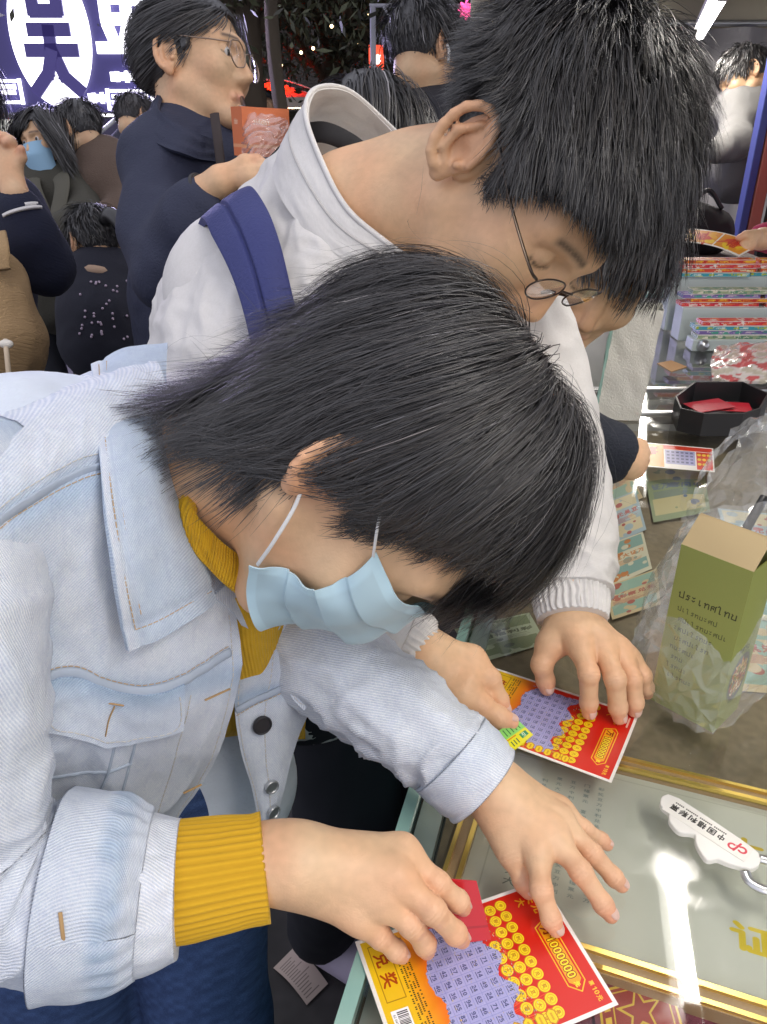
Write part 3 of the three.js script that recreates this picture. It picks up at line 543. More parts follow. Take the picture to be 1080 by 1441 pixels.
// head in its own frame: x to the person's right, y up, z forward; origin between the ears
function skull(f) {
  return [ell(f, [0, 0.04, -0.012], [0.076, 0.088, 0.098]), ell(f, [0, -0.02, 0.03], [0.064, 0.088, 0.066])];
}
function headField(f, o = {}) {
  const at = f.at, list = skull(f), jaw = [];
  for (const s of [-1, 1]) {
    jaw.push(cone(at(s * 0.053, -0.05, 0.0), at(s * 0.014, -0.104, 0.068), 0.02, 0.016));
    list.push(ell(f, [s * 0.04, -0.022, 0.062], [0.026, 0.024, 0.024]));           // cheek bones
    list.push(cone(at(s * 0.012, 0.026, 0.088), at(s * 0.046, 0.026, 0.07), 0.011, 0.009)); // brows
  }
  jaw.push(cone(at(0.012, -0.106, 0.074), at(-0.012, -0.106, 0.074), 0.015, 0.015));
  const base = blend([...list, ...jaw], 0.022);
  const nose = blend([cone(at(0, 0.012, 0.088), at(0, -0.034, 0.107), 0.008, 0.0115), cone(at(0.012, -0.04, 0.095), at(-0.012, -0.04, 0.095), 0.0085, 0.0085)], 0.01);
  const lips = blend([cone(at(0.016, -0.071, 0.083), at(-0.016, -0.071, 0.083), 0.0065, 0.0065), cone(at(0, -0.078, 0.087), at(0, -0.0785, 0.087), 0.009, 0.009), cone(at(0, -0.0665, 0.09), at(0, -0.067, 0.09), 0.007, 0.007)], 0.008);
  const sock = [-1, 1].map((s) => ell(f, [s * 0.033, 0.006, 0.096], [0.018, 0.011, 0.014])), lid = [-1, 1].map((s) => ell(f, [s * 0.032, 0.005, 0.077], [0.0135, 0.0115, 0.0115]));
  const mouth = cone(at(0.02, -0.0725, 0.096), at(-0.02, -0.0725, 0.096), 0.0012, 0.0012);
  // ears: rim, fold, bowl and lobe
  const ears = [];
  for (const s of [-1, 1]) {
    const eo = o.earOut ?? 1, E = (u, v, w) => at(s * (0.0735 + w * eo), u - 0.002, v - 0.012), ring = [];
    for (let k = 0; k <= 12; k++) { const a = lerp(-0.35, 4.4, k / 12), rx = 0.0175, ry = 0.031; ring.push(E(ry * Math.sin(a + 0.15) + 0.004, rx * Math.cos(a) - 0.004 - 0.005 * Math.sin(a), 0.007 + 0.009 * sstep(-Math.cos(a), -0.6, 1))); }
    const rim = chain(ring, ring.map((_, k) => lerp(0.0036, 0.0048, k / 12)), 0.002);
    const anti = chain([E(0.022, -0.006, 0.009), E(0.006, -0.012, 0.013), E(-0.012, -0.01, 0.012), E(-0.018, -0.002, 0.009)], [0.0034, 0.0042, 0.0042, 0.0036], 0.003);
    const lobe = cone(E(-0.026, -0.002, 0.006), E(-0.031, -0.001, 0.006), 0.0085, 0.0075), tragus = cone(E(-0.006, 0.010, 0.004), E(-0.010, 0.008, 0.009), 0.0045, 0.0042), plate = ell({ ...f, at }, [s * (0.0765 + 0.008 * (eo - 1)), 0.0, -0.016], [0.0075, 0.031, 0.0185]);
    const bowl = ell(f, [s * (0.0905 + 0.008 * (eo - 1)), -0.006, -0.011], [0.0105, 0.012, 0.0105]), root = ell(f, [s * 0.070, 0.0, -0.008], [0.012, 0.027, 0.013]);
    ears.push((x, y, z) => smin(smin(smin(smax(Math.min(plate(x, y, z), root(x, y, z)), -bowl(x, y, z), 0.004), rim(x, y, z), 0.003), Math.min(anti(x, y, z), tragus(x, y, z)), 0.003), lobe(x, y, z), 0.008));
  }
  const neck = o.neck;
  const fn = (x, y, z) => {
    let d = base(x, y, z);
    d = smin(d, nose(x, y, z), 0.012);
    d = smax(d, -sock[0](x, y, z), 0.014); d = smax(d, -sock[1](x, y, z), 0.014);
    d = smin(d, Math.min(lid[0](x, y, z), lid[1](x, y, z)), 0.004);
    d = smin(d, lips(x, y, z), 0.008); d = smax(d, -mouth(x, y, z), 0.003);
    if (neck) d = smin(d, neck(x, y, z), 0.03);
    d = smin(d, Math.min(ears[0](x, y, z), ears[1](x, y, z)), 0.004);
    return d;
  };
  fn.color = (c, x, y, z) => {
    skinAt(c, x, y, z, o.tone ?? 1);
    const l = f.loc(V(x, y, z)), lip = Math.exp(-(((l[1] + 0.0725) / 0.0085) ** 2) - ((l[0] / 0.021) ** 2)) * sstep(l[2], 0.07, 0.085);
    c.g *= 1 - 0.4 * lip; c.b *= 1 - 0.25 * lip; c.r *= 1 - 0.1 * lip;
    const ax = Math.abs(l[0]);
    const brow = Math.exp(-(((l[1] - 0.03 + (ax - 0.03) * (ax - 0.03) * 6) / 0.0042) ** 2)) * sstep(ax, 0.010, 0.016) * (1 - sstep(ax, 0.044, 0.052)) * sstep(l[2], 0.05, 0.065);
    const lash = Math.exp(-(((l[1] + 0.002 - (ax - 0.032) * (ax - 0.032) * 12) / 0.0014) ** 2)) * sstep(ax, 0.017, 0.02) * (1 - sstep(ax, 0.046, 0.049)) * sstep(l[2], 0.06, 0.07);
    const dk = clamp(brow * 0.85 + lash * 0.9); c.r = lerp(c.r, 0.03, dk); c.g = lerp(c.g, 0.022, dk); c.b = lerp(c.b, 0.02, dk);
    const ear = sstep(ax, 0.078, 0.086); c.g *= 1 - 0.1 * ear; c.b *= 1 - 0.12 * ear;
  };
  return fn;
}
function headGeo(f, o = {}) {
  const fn = headField(f, o), c = o.cell ?? 0.003, pts = [];
  for (const x of [-0.105, 0.105]) for (const y of [-0.145, 0.14]) for (const z of [-0.125, 0.13]) pts.push(f.at(x, y, z));
  if (o.neckEnd) pts.push(o.neckEnd);
  const b = boxOf(pts, o.neckPad ?? 0.01), g = nets(fn, b.min, b.max, c, fn.color);
  if (!o.eyes) return g;
  const balls = [-1, 1].map((s) => { // open eyes: white, dark iris looking along the face
    const e = new THREE.SphereGeometry(0.0122, 28, 20), p = e.attributes.position, cc = new Float32Array(p.count * 3), ctr = f.at(s * 0.032, 0.0035, 0.0772), look = (o.look ?? f.F);
    for (let i = 0; i < p.count; i++) { const d = V(p.getX(i), p.getY(i), p.getZ(i)).normalize().dot(look), k = d > 0.975 ? 0.006 : d > 0.87 ? 0.02 : 0.62; cc[i * 3] = k; cc[i * 3 + 1] = k * 0.97; cc[i * 3 + 2] = k * 0.95; }
    e.setAttribute('color', new THREE.BufferAttribute(cc, 3)); e.translate(ctr.x, ctr.y, ctr.z); return e; });
  return join([g, ...balls]);
}
// weight of scalp: 1 where hair grows
const hairline = [[-0.13, -0.062], [-0.07, -0.066], [-0.045, -0.05], [-0.03, -0.01], [-0.018, 0.028], [0.004, 0.032], [0.014, -0.006], [0.026, 0.0], [0.034, 0.03], [0.05, 0.055], [0.075, 0.07], [0.13, 0.074]];
const lineAt = (z) => { for (let i = 0; i + 1 < hairline.length; i++) if (z <= hairline[i + 1][0]) return lerp(hairline[i][1], hairline[i + 1][1], clamp((z - hairline[i][0]) / (hairline[i + 1][0] - hairline[i][0]))); return 0.076; };
const hairM = new THREE.MeshPhysicalMaterial({ color: 0xffffff, vertexColors: true, roughness: 0.38, ior: 1.65, specularIntensity: 1 });
// o: guides, kids, len(l), crown, layer(l), gravity, width, style(l, dir, s) -> adds to dir, extra colliders
function growHair(f, o) {
  const sk = blend([...skull(f), ...(o.solid ?? [])], 0.02), cap = o.cap ?? 0.006;
  const grad = (p) => { const e = 0.002; return V(sk(p.x + e, p.y, p.z) - sk(p.x - e, p.y, p.z), sk(p.x, p.y + e, p.z) - sk(p.x, p.y - e, p.z), sk(p.x, p.y, p.z + e) - sk(p.x, p.y, p.z - e)).normalize(); };
  const region = (l) => l[1] - (o.line ?? lineAt)(l[2], l[0]);
  const crown = f.at(...o.crown), down = V(0, -1, 0);
  const pos = [], nor = [], idx = [], colr = [];
  const base = o.color ?? [0.034, 0.0335, 0.036];
  const ribbon = (pts, w, norms) => {
    const n = pts.length, tone = (0.75 + 0.5 * rnd()) * (rnd() < (o.grey ?? 0.004) ? 9 : 1), brown = 1 + 0.22 * rnd() * rnd(), k0 = pos.length / 3, rot = (rnd() - 0.5) * 0.9;
    let side = null;
    for (let i = 0; i < n; i++) {
      const p = pts[i], t = (pts[i + 1] ?? p).clone().sub(pts[i - 1] ?? p).normalize();
      let nn = norms ? norms[i].clone() : grad(p); nn.addScaledVector(t, -nn.dot(t)); if (nn.lengthSq() < 1e-6) nn = V(0, 1, 0).addScaledVector(t, -t.y); nn.normalize();
      const b = t.clone().cross(nn).normalize(), s2 = b.clone().multiplyScalar(Math.cos(rot)).addScaledVector(nn, Math.sin(rot)), n2 = nn.clone().multiplyScalar(Math.cos(rot)).addScaledVector(b, -Math.sin(rot));
      side = s2; const ww = w * (i === n - 1 ? 0.15 : 1 - 0.5 * (i / n) ** 3) * 0.5;
      for (const s of [-1, 1]) {
        pos.push(p.x + side.x * ww * s, p.y + side.y * ww * s, p.z + side.z * ww * s);
        const q = n2.clone().addScaledVector(side, 0.75 * s).normalize(); nor.push(q.x, q.y, q.z); colr.push(base[0] * tone * brown, base[1] * tone, base[2] * tone / brown);
      }
      if (i) { const a = k0 + i * 2; idx.push(a - 2, a - 1, a, a - 1, a + 1, a); }
    }
  };
  const path = (root, l, layer, len, stray) => {
    const n = o.steps ?? 16, ds = len / n, pts = [root.clone()]; let p = root.clone();
    let nn = grad(p), dir = p.clone().sub(crown); dir.addScaledVector(nn, -dir.dot(nn)); if (dir.lengthSq() < 1e-7) dir = V(rnd() - 0.5, rnd() - 0.5, rnd() - 0.5); dir.normalize();
    if (o.swirl) dir.addScaledVector(nn.clone().cross(dir), o.swirl).normalize();
    const ph = rnd() * 100, nf = o.noiseFreq ?? 14, na = (o.noise ?? 0.25) * (stray ? 3 : 1);
    dir.addScaledVector(nn, o.rise ?? 0.25).normalize();
    for (let i = 1; i <= n; i++) {
      const s = i * ds, t = i / n, ll = f.loc(p);
      nn = grad(p);
      const away = p.clone().sub(crown); away.addScaledVector(nn, -away.dot(nn)).normalize();
      dir.addScaledVector(away, o.follow ?? 0.12).addScaledVector(down, (o.gravity ?? 0.1) * (0.4 + 1.2 * t));
      if (o.style) o.style(ll, dir, s, t, f, nn);
      const q = [p.x * nf, p.y * nf, p.z * nf];
      dir.x += na * nz(q[0], q[1], q[2] + (stray ? ph : 0)) * 0.6; dir.y += na * nz(q[0] + 31, q[1], q[2] + (stray ? ph : 0)) * 0.6; dir.z += na * nz(q[0], q[1] + 57, q[2] + (stray ? ph : 0)) * 0.6;
      dir.normalize(); p.addScaledVector(dir, ds);
      const want = layer * sstep(s, 0, o.riseLen ?? 0.035) + 0.0015, d = sk(p.x, p.y, p.z);
      if (d < want) { nn = grad(p); p.addScaledVector(nn, want - d); const k = dir.dot(nn); if (k < 0) dir.addScaledVector(nn, -k); }
      else if (o.hug && d > want + 0.004 && t < (o.hugTo ?? 0.8) && (!o.hugIf || o.hugIf(ll))) { nn = grad(p); p.addScaledVector(nn, -(d - want - 0.004) * o.hug); }
      pts.push(p.clone());
      if (o.stop && i > 2 && o.stop(f.loc(p), t)) break;
    }
    return pts;
  };
  // roots: points of the scalp
  let made = 0, tries = 0;
  while (made < o.guides && tries++ < o.guides * 40) {
    const a = V(gauss(), gauss(), gauss()).normalize(), c = f.at(0, 0.03, -0.01); let p = c.clone().addScaledVector(f.R, a.x * 0.08).addScaledVector(f.U, a.y * 0.1).addScaledVector(f.F, a.z * 0.1);
    for (let k = 0; k < 4; k++) p.addScaledVector(grad(p), -sk(p.x, p.y, p.z));
    const l = f.loc(p), rg = region(l); if (rg < -0.002 || (o.where && !o.where(l))) continue;
    made++;
    const edge = sstep(rg, 0, 0.03), u = rnd(), layer = (o.layer ? o.layer(l, u) : 0.016 * u) * lerp(0.35, 1, edge), len = o.len(l, u) * ((o.lenMin ?? 0.82) + 0.3 * rnd());
    const g = path(p, l, layer, len, false), gn = g.map(grad), kids = o.kids ?? 8, cl = o.clump ?? 0.6, spread = o.spread ?? 0.006;
    for (let k = 0; k < kids; k++) {
      const off = V(gauss(), gauss(), gauss()).multiplyScalar(spread * 0.5), fl = V(gauss(), gauss(), gauss()).multiplyScalar((o.flare ?? 0.004)), cut = 0.8 + 0.2 * rnd(), wv = rnd() * 6.28, n = g.length, out = [];
      for (let i = 0; i < n; i++) { const t = i / (n - 1); if (t > cut && i > 2) break; const kk = lerp(1, 1 - cl, t) * sstep(t, -0.1, 0.15), w2 = 0.0007 * Math.sin(wv + t * 9); out.push(g[i].clone().addScaledVector(off, kk).addScaledVector(fl, t * t).add(V(w2, w2 * 0.6, -w2))); }
      ribbon(out, (o.width ?? 0.0006) * (0.7 + 0.6 * rnd()), gn);
    }
    if (rnd() < (o.stray ?? 0.06)) ribbon(path(p, l, layer + 0.004 + 0.012 * rnd() * rnd(), len * (0.6 + 0.4 * rnd()), true), (o.width ?? 0.0006) * 0.6);
  }
  const geo = new THREE.BufferGeometry();
  geo.setAttribute('position', new THREE.BufferAttribute(new Float32Array(pos), 3)); geo.setAttribute('normal', new THREE.BufferAttribute(new Float32Array(nor), 3)); geo.setAttribute('color', new THREE.BufferAttribute(new Float32Array(colr), 3)); geo.setIndex(idx);
  // scalp below the strands
  const pts = []; for (const x of [-0.11, 0.11]) for (const y of [-0.13, 0.15]) for (const z of [-0.14, 0.13]) pts.push(f.at(x, y, z));
  const b = boxOf(pts, 0), cf = (x, y, z) => { const l = f.loc(V(x, y, z)); return smax(sk(x, y, z) - cap, -region(l) * 0.8 + (o.capIn ?? 0.004), 0.006); };
  const sc = nets(cf, b.min, b.max, o.capCell ?? 0.004, (c) => c.setRGB(base[0], base[1], base[2]));
  return join([geo, sc]);
}
// hand: wrist -> fingers; every finger a chain of joints
function handGeo({ arm, armR, palm, palmR, fingers, tone = 1, cell = 0.0022, nails = true, k = 0.012, slim = 1 }) {
  fingers = fingers.map((q) => ({ ...q, r: q.r.map((x) => x * slim) }));
  const pts = [...arm, ...palm.flat(), ...fingers.flatMap((f) => f.p)], pf = [chain(arm, armR, 0.01), ...palm.map((c, i) => chain(c, palmR[i], 0.01))];
  const palmF = blend(pf, 0.011);
  const ff = fingers.map((f) => { const r = f.r, crease = f.p.slice(1, -1).map((q, i) => [q, f.p[i + 2].clone().sub(f.p[i]).normalize(), r[i + 1]]), ch = chain(f.p, r, 0.004), knob = f.p.slice(1, -1).map((q, i) => cone(q, q, r[i + 1] * 1.07, r[i + 1] * 1.07)); return (x, y, z) => { let d = ch(x, y, z); for (const q of knob) d = smin(d, q(x, y, z), 0.003);
    for (const [j, t, rr] of crease) { const dx = x - j.x, dy = y - j.y, dz = z - j.z, q2 = dx * dx + dy * dy + dz * dz; if (q2 < 0.0003) { const s = dx * t.x + dy * t.y + dz * t.z; d += 0.00055 * (0.5 + 0.5 * Math.cos(s * 2000)) * Math.exp(-((s / 0.0048) ** 2)); } }
    return d; }; });
  const fn = (x, y, z) => { let d = 1e9; for (const f of ff) { const e = f(x, y, z); d = d > 1 ? e : smin(d, e, 0.0016); } return smin(palmF(x, y, z), d, k); };
  const tips = fingers.map((f) => { const n = f.p.length, a = f.p[n - 2], b = f.p[n - 1], t = b.clone().sub(a).normalize(), up = (f.up ?? V(0, 1, 0)).clone(); up.addScaledVector(t, -up.dot(t)).normalize(); return { b, t, up, r: f.r[n - 1], side: t.clone().cross(up) }; });
  const joints = fingers.flatMap((f) => f.p.slice(0, -1));
  const b = boxOf(pts, Math.max(...armR) + 0.012);
  const body = nets(fn, b.min, b.max, cell, (c, x, y, z) => {
    skinAt(c, x, y, z, tone);
    let red = 0; for (const t of tips) red = Math.max(red, Math.exp(-(((x - t.b.x) ** 2 + (y - t.b.y) ** 2 + (z - t.b.z) ** 2) / (0.014 ** 2))));
    for (const j of joints) { const d = Math.hypot(x - j.x, y - j.y, z - j.z); red = Math.max(red, 0.55 * Math.exp(-((d / 0.011) ** 2))); }
    c.g *= 1 - 0.25 * red; c.b *= 1 - 0.22 * red;
  });
  const list = [body];
  if (nails) for (const t of tips) { // nail plates
    const g = new THREE.SphereGeometry(1, 12, 8); const m = new THREE.Matrix4().makeBasis(t.side.clone().multiplyScalar(t.r * 0.72), t.up.clone().multiplyScalar(t.r * 0.26), t.t.clone().multiplyScalar(t.r * 0.95)); m.setPosition(t.b.clone().addScaledVector(t.up, t.r * 0.82).addScaledVector(t.t, -t.r * 0.25)); g.applyMatrix4(m); if (m.determinant() < 0) { const a = g.index.array; for (let i = 0; i < a.length; i += 3) { const q = a[i]; a[i] = a[i + 1]; a[i + 1] = q; } } g.computeVertexNormals();
    const n = g.attributes.position.count, cc = new Float32Array(n * 3); for (let i = 0; i < n; i++) { cc[i * 3] = 0.80 * tone; cc[i * 3 + 1] = 0.54 * tone; cc[i * 3 + 2] = 0.44 * tone; } g.setAttribute('color', new THREE.BufferAttribute(cc, 3)); list.push(g);
  }
  return join(list);
}
// ---------------------------------------------------------------- woman in the denim jacket, bowed over her ticket
const womanHead = frame(P(533, 660, 0.545), camDir(0.92, 0.25, 0.30), camDir(0.22, -0.95, -0.2));
{
  const f = womanHead, g = group('person', V(-0.28, 0, -0.56));
  tag(g, 'person in light denim jacket and blue face mask bowed over the counter scraping a ticket', 'person');
  const neckBase = P(268, 690, 0.63), neckTop = f.at(0, -0.04, -0.03);
  const neck = chain([neckTop, neckTop.clone().lerp(neckBase, 0.55), neckBase, P(240, 760, 0.66)], [0.052, 0.05, 0.056, 0.075], 0.03);
  const head = headGeo(f, { neck, neckEnd: P(240, 740, 0.66), neckPad: 0.07, cell: 0.003 });
  // right hand: holds the red card
  const rh = handGeo({ slim: 0.84, cell: 0.0018,
    arm: [P(300, 1222, 0.535), H(385, 1213, 0.075), H(420, 1215, 0.078)], armR: [0.027, 0.025, 0.026],
    palm: [[H(415, 1205, 0.08), H(565, 1200, 0.072)], [H(420, 1212, 0.078), H(555, 1232, 0.072)], [H(420, 1225, 0.07), H(535, 1262, 0.062)], [H(415, 1235, 0.062), H(505, 1288, 0.05)]],
    palmR: [[0.020, 0.0125], [0.020, 0.0125], [0.019, 0.0125], [0.018, 0.0115]],
    fingers: [
      { p: [H(565, 1200, 0.072), H(616, 1243, 0.062), H(645, 1268, 0.045), H(652, 1277, 0.036)], r: [0.0115, 0.0095, 0.0085, 0.0072] },
      { p: [H(555, 1232, 0.072), H(610, 1282, 0.060), H(641, 1313, 0.036), H(650, 1322, 0.026)], r: [0.0118, 0.0098, 0.0088, 0.0074] },
      { p: [H(535, 1262, 0.062), H(580, 1302, 0.048), H(598, 1328, 0.026), H(601, 1338, 0.017)], r: [0.0115, 0.0095, 0.0086, 0.0072] },
      { p: [H(505, 1288, 0.050), H(535, 1318, 0.036), H(558, 1338, 0.022), H(566, 1345, 0.016)], r: [0.0105, 0.0085, 0.0077, 0.0066] },
      { p: [H(440, 1235, 0.055), H(510, 1262, 0.034), H(575, 1280, 0.026), H(608, 1290, 0.024)], r: [0.014, 0.0115, 0.0105, 0.0085] },
    ],
  });
  // left hand: spread on the ticket
  const lh = handGeo({ slim: 0.80, cell: 0.0018,
    arm: [P(640, 1060, 0.635), H(682, 1098, 0.048), H(705, 1122, 0.046)], armR: [0.026, 0.024, 0.024],
    palm: [[H(700, 1125, 0.046), H(757, 1195, 0.036)], [H(705, 1118, 0.048), H(776, 1172, 0.040)], [H(712, 1112, 0.046), H(786, 1155, 0.037)], [H(716, 1108, 0.042), H(786, 1140, 0.031)], [H(695, 1125, 0.044), H(716, 1180, 0.032)]],
    palmR: [[0.0165, 0.0115], [0.0165, 0.0115], [0.016, 0.011], [0.0155, 0.0105], [0.016, 0.013]],
    fingers: [
      { p: [H(706, 1160, 0.036), H(722, 1205, 0.026), H(738, 1240, 0.014), H(744, 1254, 0.009)], r: [0.0135, 0.0112, 0.0098, 0.0078] },
      { p: [H(757, 1195, 0.036), H(762, 1252, 0.032), H(776, 1293, 0.015), H(783, 1308, 0.0085)], r: [0.0115, 0.0095, 0.0085, 0.0072] },
      { p: [H(776, 1172, 0.040), H(818, 1227, 0.034), H(849, 1272, 0.016), H(860, 1288, 0.0095)], r: [0.0118, 0.0098, 0.0086, 0.0073] },
      { p: [H(786, 1155, 0.037), H(833, 1200, 0.031), H(864, 1234, 0.016), H(875, 1246, 0.009)], r: [0.0112, 0.0092, 0.0082, 0.007] },
      { p: [H(786, 1140, 0.031), H(822, 1166, 0.025), H(846, 1182, 0.013), H(855, 1189, 0.008)], r: [0.0098, 0.008, 0.0072, 0.0062] },
    ],
  });
  const inner = (pts, r) => tube([neckBase, ...pts.map(Q)], r, { n: 40, m: 14, side: CB, color: (c) => c.setRGB(SK.r, SK.g, SK.b) });   // arms inside the sleeves
  mesh('body', [head, rh, lh, inner([[60, 760, 0.56], [-70, 900, 0.46], [-60, 1180, 0.49], [120, 1258, 0.51], [300, 1222, 0.535]], 0.024), inner([[330, 860, 0.78], [510, 950, 0.675], [640, 1060, 0.635]], 0.024)], skinM, g);
  const zEdge = (y) => (y > 0.03 ? 0.012 + 1.25 * (y - 0.03) : lerp(-0.028, 0.012, sstep(y, -0.04, 0.03)));
  const hair = growHair(f, {
    guides: 3900, kids: 11, lenMin: 0.56, crown: [-0.012, 0.118, -0.052], cap: 0.006, capIn: 0.011,
    len: (l, u) => (l[2] > 0.05 && Math.abs(l[0]) < 0.05 ? 0.088 + 0.02 * u : 0.17 + (l[0] < 0 ? 0.055 : 0.015) * sstep(-l[2], 0.0, 0.06)) * lerp(1, 0.74, sstep(-l[1], -0.06, 0.05)), layer: (l, u) => (0.003 + 0.0135 * Math.sqrt(u)) * lerp(0.5, 1, sstep(l[1], 0.0, 0.09)),
    gravity: 0.008, follow: 0.2, noise: 0.27, noiseFreq: 17, rise: 0.05, swirl: 0.2, hug: 0.4, hugTo: 0.85, hugIf: (l) => l[1] > -0.015, solid: [neck], spread: 0.008, clump: 0.55, flare: 0.006, width: 0.00052, steps: 11, stray: 0.3,
    style: (l, d, s, t, ff, nn) => {
      const side = sstep(Math.abs(l[0]), 0.02, 0.06), fringe = l[2] > 0.075 ? 1 : 0;
      if (!fringe) d.addScaledVector(ff.U, -0.22 * side);
      if (!fringe && l[1] < 0.10) d.addScaledVector(ff.F, -0.45 * side * sstep(l[2] - zEdge(l[1]), -0.03, 0.006));
      if (fringe) d.addScaledVector(V(0, -1, 0), 0.10).addScaledVector(ff.R, 0.06);
      if (l[1] < -0.03) d.addScaledVector(ff.U, -0.12).addScaledVector(V(0, -1, 0), l[0] > 0.01 && l[2] < 0 ? 0.12 + 0.45 * nz(l[0] * 40, l[2] * 40, 3) : 0);
    },
    stop: (l, t) => (l[1] < -0.072 && l[2] > -0.05 && l[0] < 0.05) || (l[1] < -0.13 && l[2] > -0.0) || Math.abs(l[0]) > 0.035 && l[1] < 0.075 && l[2] < 0.10 && l[2] - zEdge(l[1]) > 0.004 + 0.014 * rnd() * rnd(),
  });
  // long locks at the nape: some flick out behind over the collar, some fall beside the neck
  const locks = growHair(f, {
    guides: 380, kids: 12, crown: [-0.012, 0.118, -0.052], cap: -0.01, capIn: 0.02, lenMin: 0.6, solid: [neck], where: (l) => l[1] < 0.045 && l[2] < -0.03,
    len: (l) => (l[0] < 0 ? 0.115 : 0.11) + 0.06 * rnd(), layer: (l, u) => 0.004 + 0.012 * u, gravity: 0, follow: 0.05, noise: 0.3, noiseFreq: 20, rise: 0.05, spread: 0.007, clump: 0.8, flare: 0.006, width: 0.00045, steps: 12, stray: 0.5,
    style: (l, d, s, t, ff) => { const fall = l[0] > 0.0 ? 0.30 * sstep(l[0], 0.0, 0.04) : 0; d.addScaledVector(ff.U, -0.28 + 0.16 * fall).addScaledVector(V(0, -1, 0), fall * (0.35 + 0.9 * nz(l[0] * 50, 3, 1))); if (l[0] < 0.02) d.addScaledVector(ff.F, -0.10 * t); },
  });
  mesh('hair', [hair, locks], hairM, g);
  // ---- face mask
  const hf = headField(f, { neck });
  const onFace = (a, y, off) => { const o = f.at(0, y, 0.015), d = f.R.clone().multiplyScalar(Math.sin(a)).addScaledVector(f.F, Math.cos(a)); let s = 0.16; for (let k = 0; k < 40; k++) { const q = o.clone().addScaledVector(d, s), e = hf(q.x, q.y, q.z); if (e < off) break; s -= Math.max(0.0008, (e - off) * 0.6); } return o.addScaledVector(d, s); };
  const maskFn = (() => { // sampled once, then smoothed
    const N = 28, M = 16, A = []; for (let j = 0; j <= M; j++) { const r = []; for (let i = 0; i <= N; i++) { const u = i / N, v = j / M, e = Math.abs(u - 0.5) * 2, a = lerp(-1.22, 1.22, u) * (1 - 0.16 * Math.sin(v * Math.PI)), y = lerp(0.019 - 0.012 * e, -0.112 + 0.03 * e * e, v); r.push(onFace(a, y, 0.006 + 0.007 * Math.sin(v * Math.PI) * (1 - e * e))); } A.push(r); }
    for (let it = 0; it < 6; it++) { const B2 = A.map((r, j) => r.map((p, i) => { if (!i || !j || i === N || j === M) return p; return p.clone().multiplyScalar(2).add(A[j - 1][i]).add(A[j + 1][i]).add(A[j][i - 1]).add(A[j][i + 1]).divideScalar(6); })); for (let j = 0; j <= M; j++) A[j] = B2[j]; }
    return netFn(A);
  })();
  const maskM = phys({ color: 0xffffff, vertexColors: true, roughness: 0.75, transmission: 0.25, thickness: 0, sheen: 0.3 });
  const mk = mesh('face_mask', [sheet(maskFn, { n: 64, m: 100, thick: 0.0012, flip: normalAt(maskFn, 0.5, 0.5).dot(f.F) < 0,
    disp: (u, v) => { const e = Math.abs(u - 0.5) * 2; return 0.0052 * Math.pow(v * 3.999 % 1, 1.4) * (1 - 0.7 * e) + 0.0012 * Math.exp(-(((v - 0.06) / 0.018) ** 2)) * (e < 0.4 ? 1 : 0) + 0.0016 * nz(u * 9, v * 5) + 0.004 * Math.pow(e, 6) * Math.sin(v * 14); },
    color: (c, u, v) => { const e = Math.abs(u - 0.5) * 2, b = v < 0.07 || v > 0.94 || e > 0.93 ? 1.12 : 1; c.setRGB(0.58 * b, 0.78 * b, 0.86 * b); } })], maskM, g);
  for (const s of [1, -1]) for (const [v, y] of [[0.03, 0.026], [0.97, -0.03]]) { const u = s > 0 ? 0.995 : 0.005, a = maskFn(u, v), b = f.at(s * 0.083, y, -0.004), m = a.clone().lerp(b, 0.5).addScaledVector(f.R, s * 0.006).addScaledVector(f.F, 0.003); mesh('ear_loop', [tube([a, m, b, f.at(s * 0.08, y * 0.6, -0.03)], () => [0.0015, 0.0009], { n: 16, m: 8 })], std(col(0.8, 0.8, 0.78), 0.8), mk); }
  womanHead.person = g;
}
// ---------------------------------------------------------------- her clothes
const twill = tex(256, 256, (x, y) => { const a = Math.sin((x * 16 + y * 16) * Math.PI * 2), n = tileN(x * 64, y * 64, 64), m = tileN(x * 9, y * 9, 9), w = 0.5 + 0.5 * a, k = w * 0.55 + n * 0.45, s = 8 * (m - 0.5); return [196 + 48 * k + s, 206 + 40 * k + s, 222 + 26 * k + s * 0.6]; });
twill.repeat.set(28, 28);
const twillB = tex(256, 256, (x, y) => 255 * (0.5 + 0.3 * Math.sin((x * 16 + y * 16) * Math.PI * 2) + 0.25 * (tileN(x * 64, y * 64, 64) - 0.5)), false); twillB.repeat.set(28, 28);
const denimM = phys({ color: 0xffffff, map: twill, bumpMap: twillB, bumpScale: 0.0005, vertexColors: true, roughness: 0.85, sheen: 0.2, sheenColor: col(0.7, 0.8, 1) });
const denimPlainM = phys({ color: 0xffffff, map: twill, bumpMap: twillB, bumpScale: 0.0004, roughness: 0.85 });
const threadM = std(col(0.50, 0.36, 0.22), 0.8), whiteThreadM = std(col(0.62, 0.6, 0.56), 0.8), tanThreadM = std(col(0.46, 0.29, 0.13), 0.85);
const wash = (c, x, y, z, blue = 0) => { const n = fbm(x * 9, y * 9, z * 9, 3), m = fbm(x * 45 + 7, y * 45, z * 45, 2), k = 0.93 + 0.20 * n + 0.10 * m - 0.2 * blue; c.setRGB(k * (0.985 - 0.30 * blue), k * (0.985 - 0.14 * blue), k * (0.99 + 0.02 * blue)); };
const folds = (x, y, z, s, amp) => amp * (1 - 2 * Math.abs(nz(x * s, y * s, z * s))) ;
